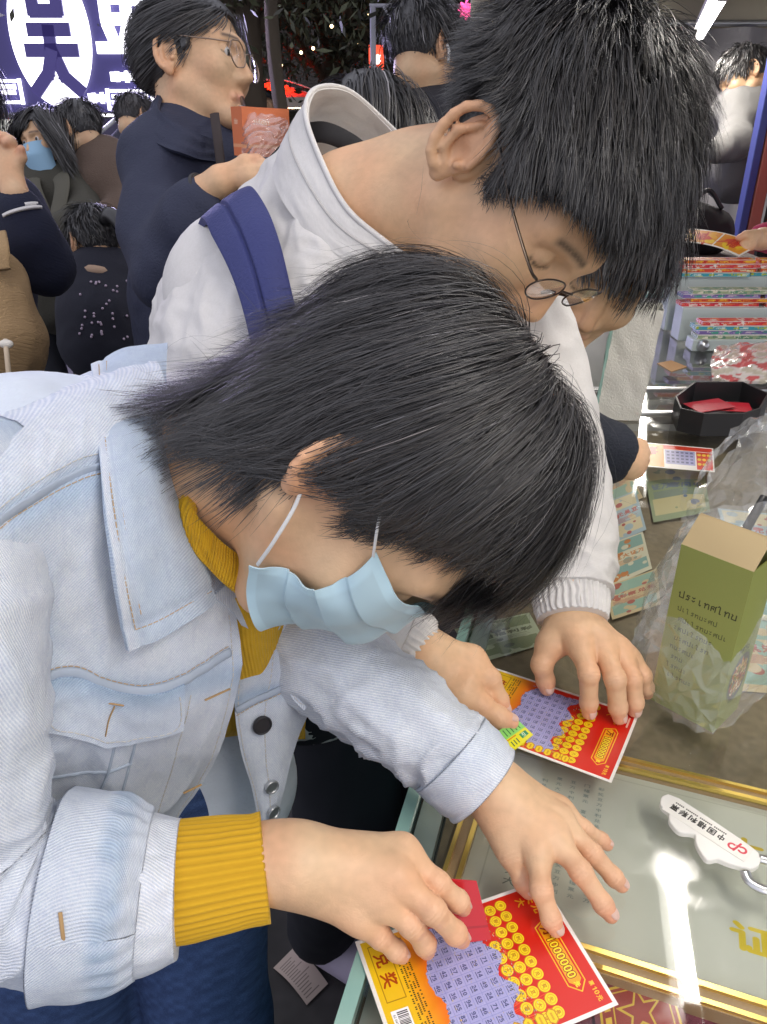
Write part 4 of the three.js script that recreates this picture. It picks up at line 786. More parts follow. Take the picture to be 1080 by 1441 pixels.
function stitches(fn, path, flip, mat, parent, { len = 0.0032, gap = 0.0009, lift = 0.0004, r = 0.00045, disp } = {}) {
  const list = []; let acc = 0, on = true, start = null, prev = null; const S = flip ? -1 : 1, N = 260;
  const at = (t) => { const [u, v] = path(t), p = fn(u, v), n = normalAt(fn, u, v).multiplyScalar(S); return p.addScaledVector(n, lift + (disp ? disp(u, v, p) : 0)); };
  for (let i = 0; i <= N; i++) { const p = at(i / N); if (prev) acc += p.distanceTo(prev); if (!start) start = p; if (on && acc >= len) { list.push(rod(start, p, r, 4)); on = false; acc = 0; } else if (!on && acc >= gap) { on = true; start = p; acc = 0; } prev = p; }
  if (list.length) { const m = mesh('stitching', list, mat, parent); m.userData.kind = 'stuff'; }
}
function welt(fn, path, flip, mat, parent, { r = 0.0016, n = 60, lift = 0.0003, disp, w = 1.6, name = 'seam' } = {}) {
  const S = flip ? -1 : 1, pts = []; for (let i = 0; i <= n; i++) { const [u, v] = path(i / n), p = fn(u, v), nn = normalAt(fn, u, v).multiplyScalar(S); pts.push(p.addScaledVector(nn, lift + (disp ? disp(u, v, p) : 0))); }
  mesh(name, [tube(pts, () => [r, r * w], { n: n, m: 8, side: normalAt(fn, 0.5, 0.5).multiplyScalar(S) })], mat, parent);
}
const lineUV = (pts) => (t) => [spl(pts.map((p) => p[0]), t), spl(pts.map((p) => p[1]), t)];
{
  const g = womanHead.person, jk = new THREE.Group(); jk.name = 'denim_jacket'; g.add(jk); jk.updateWorldMatrix(true, false);
  const seamM = std(col(0.40, 0.46, 0.55), 0.85), facing = (fn) => normalAt(fn, 0.5, 0.5).dot(CB) < 0;
  // right front with yoke and shoulder
  const RP = netFn(rows(
    [[-110, 640, 0.55], [-40, 600, 0.60], [60, 552, 0.66], [140, 520, 0.70], [215, 500, 0.73]],
    [[-130, 660, 0.46], [-50, 625, 0.49], [60, 575, 0.54], [150, 545, 0.58], [230, 530, 0.63]],
    [[-130, 750, 0.41], [-50, 745, 0.43], [40, 700, 0.47], [145, 660, 0.52], [262, 660, 0.58]],
    [[-120, 850, 0.42], [-30, 850, 0.44], [70, 830, 0.485], [190, 800, 0.53], [318, 800, 0.60]],
    [[-110, 960, 0.45], [-20, 960, 0.47], [85, 945, 0.51], [210, 950, 0.55], [340, 925, 0.615]],
    [[-100, 1060, 0.49], [-10, 1055, 0.51], [90, 1050, 0.54], [210, 1045, 0.58], [322, 1030, 0.635]],
    [[-90, 1150, 0.53], [0, 1140, 0.55], [95, 1130, 0.58], [205, 1120, 0.615], [290, 1100, 0.655]],
    [[-80, 1260, 0.57], [10, 1250, 0.59], [95, 1235, 0.615], [180, 1215, 0.645], [243, 1168, 0.675]]));
  const rf = facing(RP), bumpR = (u, v, p) => 0.0045 * fbm(u * 4 + 2, v * 3.2, 0.3, 3) + 0.007 * (0.4 - Math.sqrt(Math.abs(nz(u * 4 + v * 3, v * 4 - u * 2, 4.2)) + 0.01)) * sstep(v, 0.3, 0.45) + 0.0022 * (0.4 - Math.sqrt(Math.abs(nz(u * 11, v * 13 - u * 5, 2.2)) + 0.01)) - 0.004 * Math.exp(-(((v - 0.285 - 0.02 * Math.sin(u * 5)) / 0.012) ** 2));
  const blueR = (u, v) => 0.8 * Math.exp(-(((v - 0.30) / 0.035) ** 2)) * sstep(u, 0.25, 0.5) + 0.75 * Math.exp(-(((v - 0.60) / 0.03) ** 2)) * sstep(u, 0.35, 0.5) + 0.5 * sstep(u, 0.35, 0.42) * (1 - sstep(u, 0.42, 0.6)) * sstep(v, 0.32, 0.4) * (1 - sstep(v, 0.5, 0.6));
  mesh('front_panel', [sheet(RP, { planar: true, n: 90, m: 110, thick: 0.0035, flip: rf, disp: bumpR, color: (c, u, v, p) => wash(c, p.x, p.y, p.z, clamp(blueR(u, v) + 0.35 * fbm(u * 6, v * 6, 2, 2))) })], denimM, jk);
  const yoke = lineUV([[0.18, 0.325], [0.4, 0.30], [0.6, 0.285], [0.8, 0.28]]);
  welt(RP, yoke, rf, seamM, jk, { disp: bumpR, r: 0.0017, w: 2.4 });
  stitches(RP, lineUV([[0.18, 0.335], [0.4, 0.31], [0.6, 0.295], [0.8, 0.29]]), rf, threadM, jk, { disp: bumpR }); stitches(RP, lineUV([[0.18, 0.305], [0.4, 0.28], [0.6, 0.265], [0.8, 0.26]]), rf, whiteThreadM, jk, { disp: bumpR });
  // pocket flap over the chest seam
  const seamP = lineUV([[0.42, 0.585], [0.55, 0.575], [0.7, 0.60], [0.85, 0.585], [0.97, 0.56]]);
  welt(RP, seamP, rf, seamM, jk, { disp: bumpR, r: 0.002, w: 2.2 }); stitches(RP, (t) => { const q = seamP(t); return [q[0], q[1] - 0.012]; }, rf, threadM, jk, { disp: bumpR, lift: 0.001 });
  const FLP = (u, v) => { const a = seamP(lerp(0.04, 0.72, u)), dv = 0.085 + 0.03 * (1 - Math.abs(u * 2 - 1)), q = [a[0], a[1] + 0.004 + v * dv], p = RP(...q), nn = normalAt(RP, ...q).multiplyScalar(rf ? -1 : 1); return p.addScaledVector(nn, 0.0035 + bumpR(...q) + 0.004 * v * v + 0.0015 * Math.sin(u * 7) * v); };
  const fl = mesh('pocket_flap', [sheet(FLP, { n: 40, m: 16, thick: 0.003, flip: facing(FLP), color: (c, u, v, p) => wash(c, p.x, p.y, p.z, clamp(0.75 * Math.exp(-((v / 0.3) ** 2)) + 0.2)) })], denimM, jk);
  stitches(FLP, lineUV([[0.04, 0.1], [0.05, 0.86], [0.3, 0.9], [0.5, 0.9], [0.7, 0.9], [0.96, 0.86], [0.96, 0.1]]), facing(FLP), whiteThreadM, fl, { lift: 0.0006 });
  { const pts = [[0.56, 0.25], [0.52, 0.5], [0.49, 0.78]].map(([u, v]) => FLP(u, v).addScaledVector(camDir(0, 0, 1), 0.0014)); mesh('buttonhole', [tube(pts, () => [0.0004, 0.0014], { n: 10, m: 8 }), rod(FLP(0.55, 0.2).add(camDir(-0.003, 0, 0.0014)), FLP(0.585, 0.22).add(camDir(0.004, 0, 0.0014)), 0.0007, 6)], tanThreadM, fl); }
  // front edge: placket line with buttonholes
  stitches(RP, lineUV([[0.86, 0.62], [0.84, 0.75], [0.82, 0.88], [0.8, 1]]), rf, whiteThreadM, jk, { disp: bumpR }); stitches(RP, lineUV([[0.975, 0.5], [0.975, 0.7], [0.975, 0.85], [0.975, 0.99]]), rf, whiteThreadM, jk, { disp: bumpR });
  for (const [u, v] of [[0.90, 0.635], [0.9, 0.865]]) { const p = RP(u, v).addScaledVector(normalAt(RP, u, v).multiplyScalar(rf ? -1 : 1), 0.001 + bumpR(u, v)), q = RP(u + 0.07, v - 0.012).addScaledVector(normalAt(RP, u, v).multiplyScalar(rf ? -1 : 1), 0.001 + bumpR(u, v)); mesh('buttonhole', [tube([p, p.clone().lerp(q, 0.5), q], () => [0.0005, 0.0012], { n: 6, m: 8 })], tanThreadM, jk); }
  // diagonal seams below the pocket
  for (const [a, b] of [[[0.66, 0.7], [0.55, 0.97]], [[0.72, 0.7], [0.62, 0.97]]]) { welt(RP, lineUV([a, [(a[0] + b[0]) / 2, (a[1] + b[1]) / 2], b]), rf, seamM, jk, { disp: bumpR, r: 0.0008, n: 30 }); }
  welt(RP, lineUV([[0.4, 0.80], [0.55, 0.79], [0.7, 0.77]]), rf, seamM, jk, { disp: bumpR, r: 0.001, n: 30 });
  // collar, right side
  const CO = netFn(rows(
    [[128, 512, 0.685], [165, 496, 0.70], [200, 488, 0.715], [236, 482, 0.73]],
    [[133, 560, 0.585], [165, 552, 0.60], [200, 545, 0.62], [235, 540, 0.655]],
    [[140, 640, 0.520], [175, 630, 0.53], [215, 620, 0.555], [246, 615, 0.60]],
    [[150, 730, 0.492], [190, 722, 0.505], [232, 715, 0.53], [264, 705, 0.572]],
    [[164, 820, 0.492], [205, 812, 0.508], [250, 795, 0.532], [287, 775, 0.565]],
    [[181, 917, 0.510], [225, 898, 0.523], [268, 872, 0.542], [306, 848, 0.572]]));
  const cf = facing(CO), co = mesh('collar', [sheet(CO, { n: 40, m: 80, thick: 0.0045, flip: cf, disp: (u, v) => 0.002 * nz(u * 3, v * 5, 1) - 0.0016 * Math.exp(-(((u - 0.14) / 0.03) ** 2)) - 0.0016 * Math.exp(-(((v - 0.935) / 0.012) ** 2)) + 0.002 * Math.sin(u * Math.PI), color: (c, u, v, p) => wash(c, p.x, p.y, p.z, 0.05 + 0.5 * sstep(0.06, u, 0.0) + 0.2 * fbm(u * 5, v * 9, 3, 2)) })], denimM, jk);
  stitches(CO, lineUV([[0.1, 0.03], [0.1, 0.3], [0.1, 0.6], [0.1, 0.8], [0.11, 0.945]]), cf, threadM, co); stitches(CO, lineUV([[0.2, 0.03], [0.2, 0.3], [0.2, 0.6], [0.2, 0.8], [0.2, 0.92]]), cf, threadM, co); stitches(CO, lineUV([[0.11, 0.945], [0.4, 0.945], [0.7, 0.945], [0.97, 0.95]]), cf, threadM, co);
  // right sleeve with turned-up cuff
  const sl = mesh('sleeve', [tube([[-20, 650, 0.535], [-70, 775, 0.485], [-88, 920, 0.462], [-84, 1070, 0.47], [-60, 1195, 0.487], [20, 1252, 0.50], [120, 1258, 0.51]].map(Q), [0.05, 0.061, 0.064, 0.062, 0.060, 0.056, 0.053], { n: 120, m: 72, side: CB, disp: (t, a, s) => 0.004 * fbm(Math.cos(a) * 1.5 + 3, Math.sin(a) * 1.5, t * 7, 3) + 0.010 * (0.4 - Math.sqrt(Math.abs(nz(Math.cos(a) * 1.3 + t * 2, Math.sin(a) * 1.3 + 9, t * 9)) + 0.01)) * sstep(t, 0.1, 0.4) + 0.0025 * (0.4 - Math.sqrt(Math.abs(nz(Math.cos(a) * 3, Math.sin(a) * 3, t * 22)) + 0.01)), color: (c, t, a, s) => wash(c, Math.cos(a) * 0.08, s, Math.sin(a) * 0.08 + 2, clamp(0.6 * Math.exp(-((t / 0.05) ** 2)) + 0.25 * fbm(t * 8, Math.cos(a), Math.sin(a), 2))) })], denimM, jk);
  const cuffPts = [[78, 1253, 0.51], [120, 1254, 0.513], [170, 1254, 0.517], [205, 1254, 0.52]].map(Q), cuffD = (t, a) => 0.0025 * nz(Math.cos(a) * 2, Math.sin(a) * 2, t * 3) + 0.0012 * Math.sin(a * 23 + 3 * nz(a * 2, t * 4)) * sstep(t, 0.35, 0.7);
  const cu = mesh('cuff', [tube(cuffPts, [0.0655, 0.064, 0.060, 0.052], { n: 40, m: 96, side: CB, disp: cuffD, color: (c, t, a, s) => wash(c, Math.cos(a) * 0.09, s, Math.sin(a) * 0.09 + 1, clamp(0.85 * sstep(t, 0.45, 0.6) * (1 - sstep(t, 0.7, 0.85)) * (0.6 + 0.6 * nz(a * 9, t * 3)) + 0.1)) })], denimM, jk);
  mesh('cuff_lining', [tube([[165, 1254, 0.517], [205, 1253, 0.52], [240, 1250, 0.523], [252, 1249, 0.524]].map(Q), [0.052, 0.050, 0.0455, 0.044], { n: 24, m: 80, side: CB, disp: (t, a) => 0.003 * nz(Math.cos(a) * 3, Math.sin(a) * 3, t * 2), color: (c, t, a, s) => wash(c, Math.cos(a), s * 3, Math.sin(a), -0.15) })], denimM, cu);
  { const a = P(85, 1284, 0.4485), b = P(91, 1338, 0.4535), p = [a, a.clone().lerp(b, 0.5).add(camDir(0.001, 0, 0.002)), b]; mesh('buttonhole', [tube(p, () => [0.0004, 0.0012], { n: 8, m: 8 })], tanThreadM, cu); }
  // left front
  const LP = netFn(rows(
    [[352, 868, 0.66], [375, 842, 0.67], [420, 840, 0.69], [470, 850, 0.72]],
    [[345, 900, 0.655], [372, 880, 0.66], [412, 885, 0.675], [462, 905, 0.71]],
    [[334, 950, 0.65], [365, 945, 0.655], [408, 950, 0.67], [452, 965, 0.70]],
    [[331, 1000, 0.65], [358, 1000, 0.655], [398, 1005, 0.67], [432, 1010, 0.70]],
    [[340, 1060, 0.66], [362, 1062, 0.665], [392, 1065, 0.68], [412, 1065, 0.70]],
    [[355, 1110, 0.675], [370, 1113, 0.68], [390, 1113, 0.69], [400, 1112, 0.705]],
    [[364, 1156, 0.69], [374, 1158, 0.692], [383, 1158, 0.70], [386, 1157, 0.71]]));
  const lf = facing(LP), bumpL = (u, v) => 0.003 * fbm(u * 3, v * 4, 8, 3);
  mesh('front_panel', [sheet(LP, { n: 40, m: 70, thick: 0.0035, flip: lf, disp: bumpL, color: (c, u, v, p) => wash(c, p.x, p.y, p.z, clamp(0.7 * Math.exp(-(((v - 0.46 + 0.1 * u) / 0.03) ** 2)) + 0.12)) })], denimM, jk);
  welt(LP, lineUV([[0.02, 0.50], [0.35, 0.455], [0.65, 0.38], [0.98, 0.25]]), lf, seamM, jk, { disp: bumpL, r: 0.0017, w: 2 }); stitches(LP, lineUV([[0.02, 0.52], [0.35, 0.475], [0.65, 0.40], [0.98, 0.27]]), lf, threadM, jk, { disp: bumpL }); stitches(LP, lineUV([[0.5, 0.12], [0.47, 0.4], [0.47, 0.7], [0.5, 0.95]]), lf, whiteThreadM, jk, { disp: bumpL }); stitches(LP, lineUV([[0.05, 0.1], [0.06, 0.5], [0.08, 0.8], [0.1, 0.97]]), lf, whiteThreadM, jk, { disp: bumpL });
  const LF = netFn(rows([[404, 955, 0.662], [428, 937, 0.668], [455, 912, 0.69]], [[410, 980, 0.658], [434, 962, 0.662], [455, 940, 0.68]], [[428, 1000, 0.657], [442, 985, 0.66], [450, 962, 0.672]]));
  const lfm = mesh('pocket_flap', [sheet(LF, { n: 20, m: 16, thick: 0.003, flip: facing(LF), color: (c, u, v, p) => wash(c, p.x, p.y, p.z, clamp(0.8 * Math.exp(-((v / 0.3) ** 2)) + 0.1)) })], denimM, jk); stitches(LF, lineUV([[0.08, 0.05], [0.1, 0.85], [0.5, 0.9], [0.9, 0.85]]), facing(LF), whiteThreadM, lfm);
  // buttons: one dark disc, two small steel ones, one shiny stud
  const button = (u, v, r, mat, name) => { const p = LP(u, v), n = normalAt(LP, u, v).multiplyScalar(lf ? -1 : 1), c = new THREE.CylinderGeometry(r, r * 0.92, 0.003, 28); c.applyQuaternion(new THREE.Quaternion().setFromUnitVectors(V(0, 1, 0), n)); c.translate(...p.clone().addScaledVector(n, 0.0035).toArray()); const t = new THREE.TorusGeometry(r * 0.86, 0.0008, 8, 28); t.applyQuaternion(new THREE.Quaternion().setFromUnitVectors(V(0, 0, 1), n)); t.translate(...p.clone().addScaledVector(n, 0.0052).toArray()); mesh(name, [c, t], mat, jk); };
  button(0.42, 0.545, 0.0085, darkMetalM, 'button'); button(0.5, 0.80, 0.0065, metalM, 'button'); button(0.55, 0.93, 0.0065, metalM, 'button'); button(0.45, 0.17, 0.005, std(col(0.75, 0.75, 0.7), 0.25, { metalness: 0.4 }), 'button');
  // left collar tip lying on the left front, right collar stand
  const LC = netFn(rows([[300, 840, 0.585], [320, 822, 0.595], [340, 812, 0.61]], [[325, 858, 0.60], [342, 848, 0.61], [352, 862, 0.625]], [[340, 880, 0.615], [350, 885, 0.62], [356, 890, 0.63]])); mesh('collar_stand', [sheet(LC, { n: 14, m: 14, thick: 0.004, flip: facing(LC), color: (c, u, v, p) => wash(c, p.x, p.y, p.z, 0.1) })], denimM, jk);
  // left sleeve
  const lsl = [[330, 860, 0.78], [420, 900, 0.72], [505, 962, 0.675], [585, 1022, 0.648], [640, 1066, 0.637], [668, 1094, 0.633]].map(Q);
  mesh('sleeve', [tube(lsl, [0.06, 0.055, 0.048, 0.043, 0.0395, 0.0365], { n: 100, m: 64, side: CB, disp: (t, a) => 0.003 * fbm(Math.cos(a) * 1.5, Math.sin(a) * 1.5 + 4, t * 6, 3) + (0.011 * (0.4 - Math.sqrt(Math.abs(nz(Math.cos(a) * 1.4 + 6, Math.sin(a) * 1.4, t * 8 + 0.9 * Math.cos(a))) + 0.01)) + 0.003 * (0.4 - Math.sqrt(Math.abs(nz(Math.cos(a) * 3, Math.sin(a) * 3 + 2, t * 20)) + 0.01))) * (1 - sstep(t, 0.75, 0.9)), color: (c, t, a, s) => wash(c, Math.cos(a) * 0.08 + 4, s, Math.sin(a) * 0.08, clamp(0.5 * Math.exp(-(((t - 0.86) / 0.02) ** 2)) + 0.15 * fbm(t * 9, Math.cos(a), Math.sin(a), 2))) })], denimM, jk);
  mesh('cuff', [tube([[634, 1060, 0.637], [659, 1085, 0.634], [681, 1106, 0.632]].map(Q), [0.0415, 0.0405, 0.0385], { n: 20, m: 64, side: CB, disp: (t, a) => 0.0012 * nz(Math.cos(a) * 2, Math.sin(a) * 2, t * 4) - 0.0012 * Math.exp(-(((t - 0.85) / 0.05) ** 2)), color: (c, t, a, s) => wash(c, Math.cos(a) * 0.08 + 4, s + 1, Math.sin(a) * 0.08, 0.15 * sstep(t, 0.9, 0.3)) })], denimM, jk);
  // back of the jacket
  const bk = [cone(P(60, 720, 0.66), P(40, 1150, 0.76), 0.115, 0.12), cone(P(20, 665, 0.61), P(240, 660, 0.78), 0.06, 0.055), cone(P(200, 760, 0.74), P(300, 1100, 0.83), 0.09, 0.09)];
  mesh('jacket_back', [blob(bk, 0.05, [P(60, 720, 0.66), P(40, 1150, 0.76), P(20, 640, 0.6), P(240, 640, 0.78), P(300, 1100, 0.83)], 0.15, 0.009, (x, y, z) => 0.005 * fbm(x * 12, y * 12, z * 12, 3), (c, x, y, z) => wash(c, x, y, z, 0.1))], phys({ color: col(0.70, 0.75, 0.82), vertexColors: true, roughness: 0.85, bumpMap: noiseBump, bumpScale: 0.0006 }), jk);

  // ---- yellow sweater: neck rib, chest, right wrist rib
  const knitT = tex(128, 128, (x, y) => 255 * (0.5 + 0.5 * Math.sin(x * 16 * Math.PI * 2)) * (0.75 + 0.25 * Math.sin(y * 32 * Math.PI * 2)), false); knitT.repeat.set(14, 14);
  const knitM = phys({ color: 0xffffff, vertexColors: true, roughness: 0.9, sheen: 0.6, sheenColor: col(1, 0.8, 0.3), bumpMap: knitT, bumpScale: 0.0008 });
  const yel = (c, k = 1) => c.setRGB(0.68 * k, 0.385 * k, 0.012 * k);
  const sw = new THREE.Group(); sw.name = 'sweater'; g.add(sw); sw.updateWorldMatrix(true, false);
  const nr = []; const nb = P(262, 705, 0.62), nax = P(262, 705, 0.62).sub(womanHead.at(0, -0.04, -0.03)).normalize(), e1 = CB.clone().addScaledVector(nax, -CB.dot(nax)).normalize(), e2 = nax.clone().cross(e1);
  const NR = netFn(rows([[236, 560, 0.66], [262, 692, 0.553], [302, 752, 0.556], [347, 786, 0.578], [385, 800, 0.625], [420, 795, 0.68]], [[230, 590, 0.65], [256, 735, 0.553], [294, 800, 0.558], [342, 838, 0.578], [388, 850, 0.63], [425, 840, 0.68]]));
  mesh('neck_rib', [sheet(NR, { n: 220, m: 12, thick: 0.005, flip: facing(NR), disp: (u, v) => 0.0011 * Math.sin(u * 420) + 0.003 * Math.sin(v * Math.PI), color: (c, u, v) => yel(c, 0.94 + 0.06 * Math.sin(u * 420)) })], knitM, sw);
  const CH = netFn(rows([[200, 720, 0.66], [270, 790, 0.60], [310, 825, 0.60], [350, 850, 0.61], [400, 850, 0.66], [440, 840, 0.72]], [[200, 850, 0.68], [270, 870, 0.62], [312, 900, 0.625], [350, 920, 0.635], [390, 930, 0.67], [430, 930, 0.74]], [[200, 1000, 0.72], [260, 1000, 0.68], [310, 1010, 0.675], [345, 1015, 0.685], [385, 1020, 0.71], [430, 1010, 0.76]], [[200, 1060, 0.76], [260, 1050, 0.73], [310, 1040, 0.71], [340, 1035, 0.715], [380, 1040, 0.74], [430, 1040, 0.78]]));
  mesh('knit_front', [sheet(CH, { n: 60, m: 60, thick: 0.006, flip: facing(CH), disp: (u, v) => 0.003 * fbm(u * 4, v * 4, 5, 2), color: (c, u, v) => yel(c, 0.95 + 0.1 * nz(u * 30, v * 30)) })], knitM, sw);
  const wr = [[225, 1243, 0.525], [262, 1238, 0.527], [310, 1230, 0.53], [352, 1223, 0.533], [374, 1219, 0.535]].map(Q);
  mesh('wrist_rib', [tube(wr, [0.0385, 0.0385, 0.037, 0.0352, 0.0358], { n: 16, m: 200, side: CB, disp: (t, a) => 0.0009 * Math.cos(a * 44) + 0.0012 * nz(t * 4, Math.cos(a), Math.sin(a)), color: (c, t, a) => yel(c, 0.9 + 0.1 * Math.cos(a * 44)) })], phys({ color: 0xffffff, vertexColors: true, roughness: 0.9, sheen: 0.6, sheenColor: col(1, 0.8, 0.3) }), sw);

  // ---- jeans and shoes
  const jeanT = tex(256, 256, (x, y) => { const a = Math.sin((x * 20 - y * 20) * 6.283), n = tileN(x * 64, y * 64, 64), m = tileN(x * 5, y * 5, 5), k = 0.5 + 0.2 * a + 0.5 * (n - 0.5) + 0.5 * (m - 0.5); return [34 + 38 * k, 52 + 46 * k, 92 + 56 * k]; }); jeanT.repeat.set(30, 30);
  const hipR = V(-0.36, 0.88, -0.56), hipL = V(-0.225, 0.86, -0.62), kR = V(-0.37, 0.5, -0.53), kL = V(-0.215, 0.5, -0.56), aR = V(-0.42, 0.09, -0.57), aL = V(-0.24, 0.09, -0.62), waist = V(-0.27, 1.0, -0.62);
  const jl = [chain([hipR, kR, aR], [0.095, 0.072, 0.058], 0.03), chain([hipL, kL, aL], [0.095, 0.072, 0.058], 0.03)], belly = blend([cone(hipR, hipL, 0.105, 0.105), cone(waist, hipL.clone().lerp(hipR, 0.5), 0.12, 0.13)], 0.06);
  const jf = (x, y, z) => smin(belly(x, y, z), Math.min(jl[0](x, y, z), jl[1](x, y, z)), 0.02) - 0.006 * fbm(x * 16, y * 9, z * 16, 3), jb = boxOf([hipR, hipL, aR, aL, waist], 0.16); jb.min.y = 0.05;
  mesh('jeans', [nets(jf, jb.min, jb.max, 0.011)], phys({ color: 0xffffff, map: jeanT, roughness: 0.9 }), g);
  for (const [a, dx] of [[aR, 0.1], [aL, 0.1]]) mesh('shoe', [blob([cone(a.clone().setY(0.05), a.clone().add(V(dx, 0, 0.06)).setY(0.04), 0.045, 0.038)], 0.01, [a.clone().setY(0.04), a.clone().add(V(dx, 0, 0.06)).setY(0.04)], 0.06, 0.007)], std(col(0.5, 0.48, 0.46), 0.6), g);
}
// ---------------------------------------------------------------- man in the pale jacket, bending beside her
const manHead = (() => { const U = camDir(0.70, 0.33, 0.62), F = camDir(0.32, -0.93, 0.12), t = frame(V(0, 0, 0), U, F); return frame(P(662, 226, 0.625).addScaledVector(t.R, -0.088), U, F); })();
const paleT = tex(256, 256, (x, y) => { const n = 0.5 * tileN(x * 60, y * 60, 60) + 0.3 * tileN(x * 12, y * 12, 12) + 0.2 * tileN(x * 128, y * 128, 128); return [226 + 10 * n, 224 + 10 * n, 220 + 12 * n]; }); paleT.repeat.set(12, 12);
const paleM = phys({ color: col(0.87, 0.86, 0.85), map: paleT, roughness: 0.78, sheen: 0.2, bumpMap: noiseBump, bumpScale: 0.00015 });
const greySeamM = std(col(0.5, 0.48, 0.46), 0.85);
{
  const f = manHead, g = group('person', V(0.0, 0, -1.0));
  tag(g, 'person with thin-rimmed glasses in pale grey jacket bending over the counter with a ticket', 'person');
  const nb = P(500, 305, 0.79), nt = f.at(0, -0.045, -0.03);
  const neck = chain([nt, nt.clone().lerp(nb, 0.5), nb, P(455, 350, 0.86)], [0.058, 0.057, 0.058, 0.06], 0.03);
  const head = headGeo(f, { neck, neckEnd: P(455, 350, 0.86), neckPad: 0.07, tone: 1.0, earOut: 1.7, cell: 0.003 });
  // left hand: fingertips on the ticket
  const lh = handGeo({ slim: 0.86, cell: 0.002,
    arm: [P(806, 830, 0.80), H(806, 872, 0.062), H(808, 886, 0.064)], armR: [0.028, 0.026, 0.025],
    palm: [[H(800, 882, 0.066), H(816, 906, 0.066)], [H(808, 880, 0.066), H(845, 906, 0.064)], [H(815, 880, 0.062), H(868, 915, 0.056)], [H(820, 882, 0.056), H(884, 928, 0.046)], [H(798, 880, 0.06), H(776, 905, 0.054)]],
    palmR: [[0.021, 0.0135], [0.021, 0.0135], [0.02, 0.013], [0.019, 0.012], [0.018, 0.014]],
    fingers: [
      { p: [H(774, 908, 0.054), H(763, 935, 0.038), H(768, 958, 0.018), H(770, 969, 0.011)], r: [0.0142, 0.0122, 0.0106, 0.0088] },
      { p: [H(816, 906, 0.066), H(829, 948, 0.056), H(829, 988, 0.022), H(829, 1003, 0.010)], r: [0.0132, 0.0112, 0.0098, 0.0082] },
      { p: [H(845, 906, 0.064), H(866, 955, 0.054), H(870, 995, 0.022), H(872, 1010, 0.010)], r: [0.0134, 0.0114, 0.0100, 0.0083] },
      { p: [H(868, 915, 0.056), H(890, 955, 0.044), H(894, 988, 0.020), H(893, 1000, 0.010)], r: [0.0128, 0.0108, 0.0095, 0.0080] },
      { p: [H(884, 928, 0.046), H(905, 950, 0.036), H(910, 968, 0.020), H(911, 976, 0.010)], r: [0.0112, 0.0095, 0.0085, 0.0072] },
    ],
  });
  // right hand: pinches the small card
  const rh = handGeo({ slim: 0.88, cell: 0.002,
    arm: [P(545, 900, 0.765), H(590, 920, 0.062), H(606, 930, 0.06)], armR: [0.028, 0.0265, 0.026],
    palm: [[H(600, 915, 0.064), H(664, 928, 0.060)], [H(604, 922, 0.060), H(660, 955, 0.052)], [H(600, 932, 0.05), H(650, 972, 0.034)], [H(600, 940, 0.05), H(648, 980, 0.040)]],
    palmR: [[0.0195, 0.013], [0.0195, 0.0135], [0.019, 0.014], [0.018, 0.014]],
    fingers: [
      { p: [H(664, 928, 0.060), H(690, 955, 0.048), H(703, 985, 0.026), H(709, 999, 0.017)], r: [0.0132, 0.0112, 0.0099, 0.0083] },
      { p: [H(650, 972, 0.042), H(678, 994, 0.032), H(704, 1010, 0.022), H(719, 1016, 0.017)], r: [0.0145, 0.0128, 0.0112, 0.0090] },
      { p: [H(660, 950, 0.050), H(682, 975, 0.034), H(684, 985, 0.018), H(676, 988, 0.011)], r: [0.0128, 0.0108, 0.0097, 0.0083] },
      { p: [H(655, 962, 0.044), H(672, 985, 0.028), H(670, 990, 0.016), H(662, 990, 0.010)], r: [0.0122, 0.0104, 0.0093, 0.008] },
      { p: [H(648, 970, 0.036), H(660, 990, 0.022), H(656, 993, 0.014), H(650, 992, 0.009)], r: [0.011, 0.0094, 0.0085, 0.0073] },
    ],
  });
  const inner = (pts, r) => { const list = pts.map(Q); return tube([nb, ...list], r, { n: 40, m: 14, side: CB, color: (c) => c.setRGB(SK.r, SK.g, SK.b) }); };   // arms inside the sleeves
  mesh('body', [head, lh, rh, inner([[640, 420, 0.90], [745, 520, 0.93], [780, 680, 0.875], [806, 830, 0.80]], 0.03), inner([[400, 480, 0.80], [400, 700, 0.75], [470, 840, 0.75], [545, 900, 0.765]], 0.03)], skinM, g);
  const hair = growHair(f, {
    guides: 4400, kids: 10, lenMin: 0.7, crown: [-0.015, 0.105, -0.072], cap: 0.006, capIn: 0.006, swirl: 0.5,
    len: (l, u) => lerp(0.016, 0.078, sstep(l[1], -0.03, 0.085)) * lerp(1, 0.68, sstep(l[2], 0.03, 0.08)) * (l[2] > 0.01 && Math.abs(l[0]) > 0.04 ? lerp(1, 0.45, sstep(0.09 - l[1], 0, 0.04)) : 1), layer: (l, u) => lerp(0.003, 0.036, sstep(l[1], -0.02, 0.1)) * (0.25 + 0.75 * Math.sqrt(u)),
    gravity: 0.02, follow: 0.16, noise: 0.16, noiseFreq: 22, rise: 0.28, riseLen: 0.035, hug: 0.25, hugTo: 0.9, spread: 0.009, clump: 0.5, flare: 0.005, width: 0.00052, steps: 8, stray: 0.1, color: [0.036, 0.0355, 0.037],
    stop: (l) => Math.abs(l[0]) > 0.058 && l[2] < 0.012 && l[2] > -0.05 && l[1] < 0.036,
    style: (l, d, s, t, ff) => { if (Math.abs(l[0]) > 0.05 && l[1] < 0.07 && l[2] < 0.02) d.addScaledVector(ff.F, -0.25); if (l[2] > 0.0 && l[1] > 0.04) d.addScaledVector(ff.F, 0.12).addScaledVector(ff.U, -0.03); },
  });
  mesh('hair', [hair], hairM, g);
  // ---- glasses: thin half-rim metal
  const gl = new THREE.Group(); gl.name = 'glasses'; g.add(gl); gl.updateWorldMatrix(true, false);
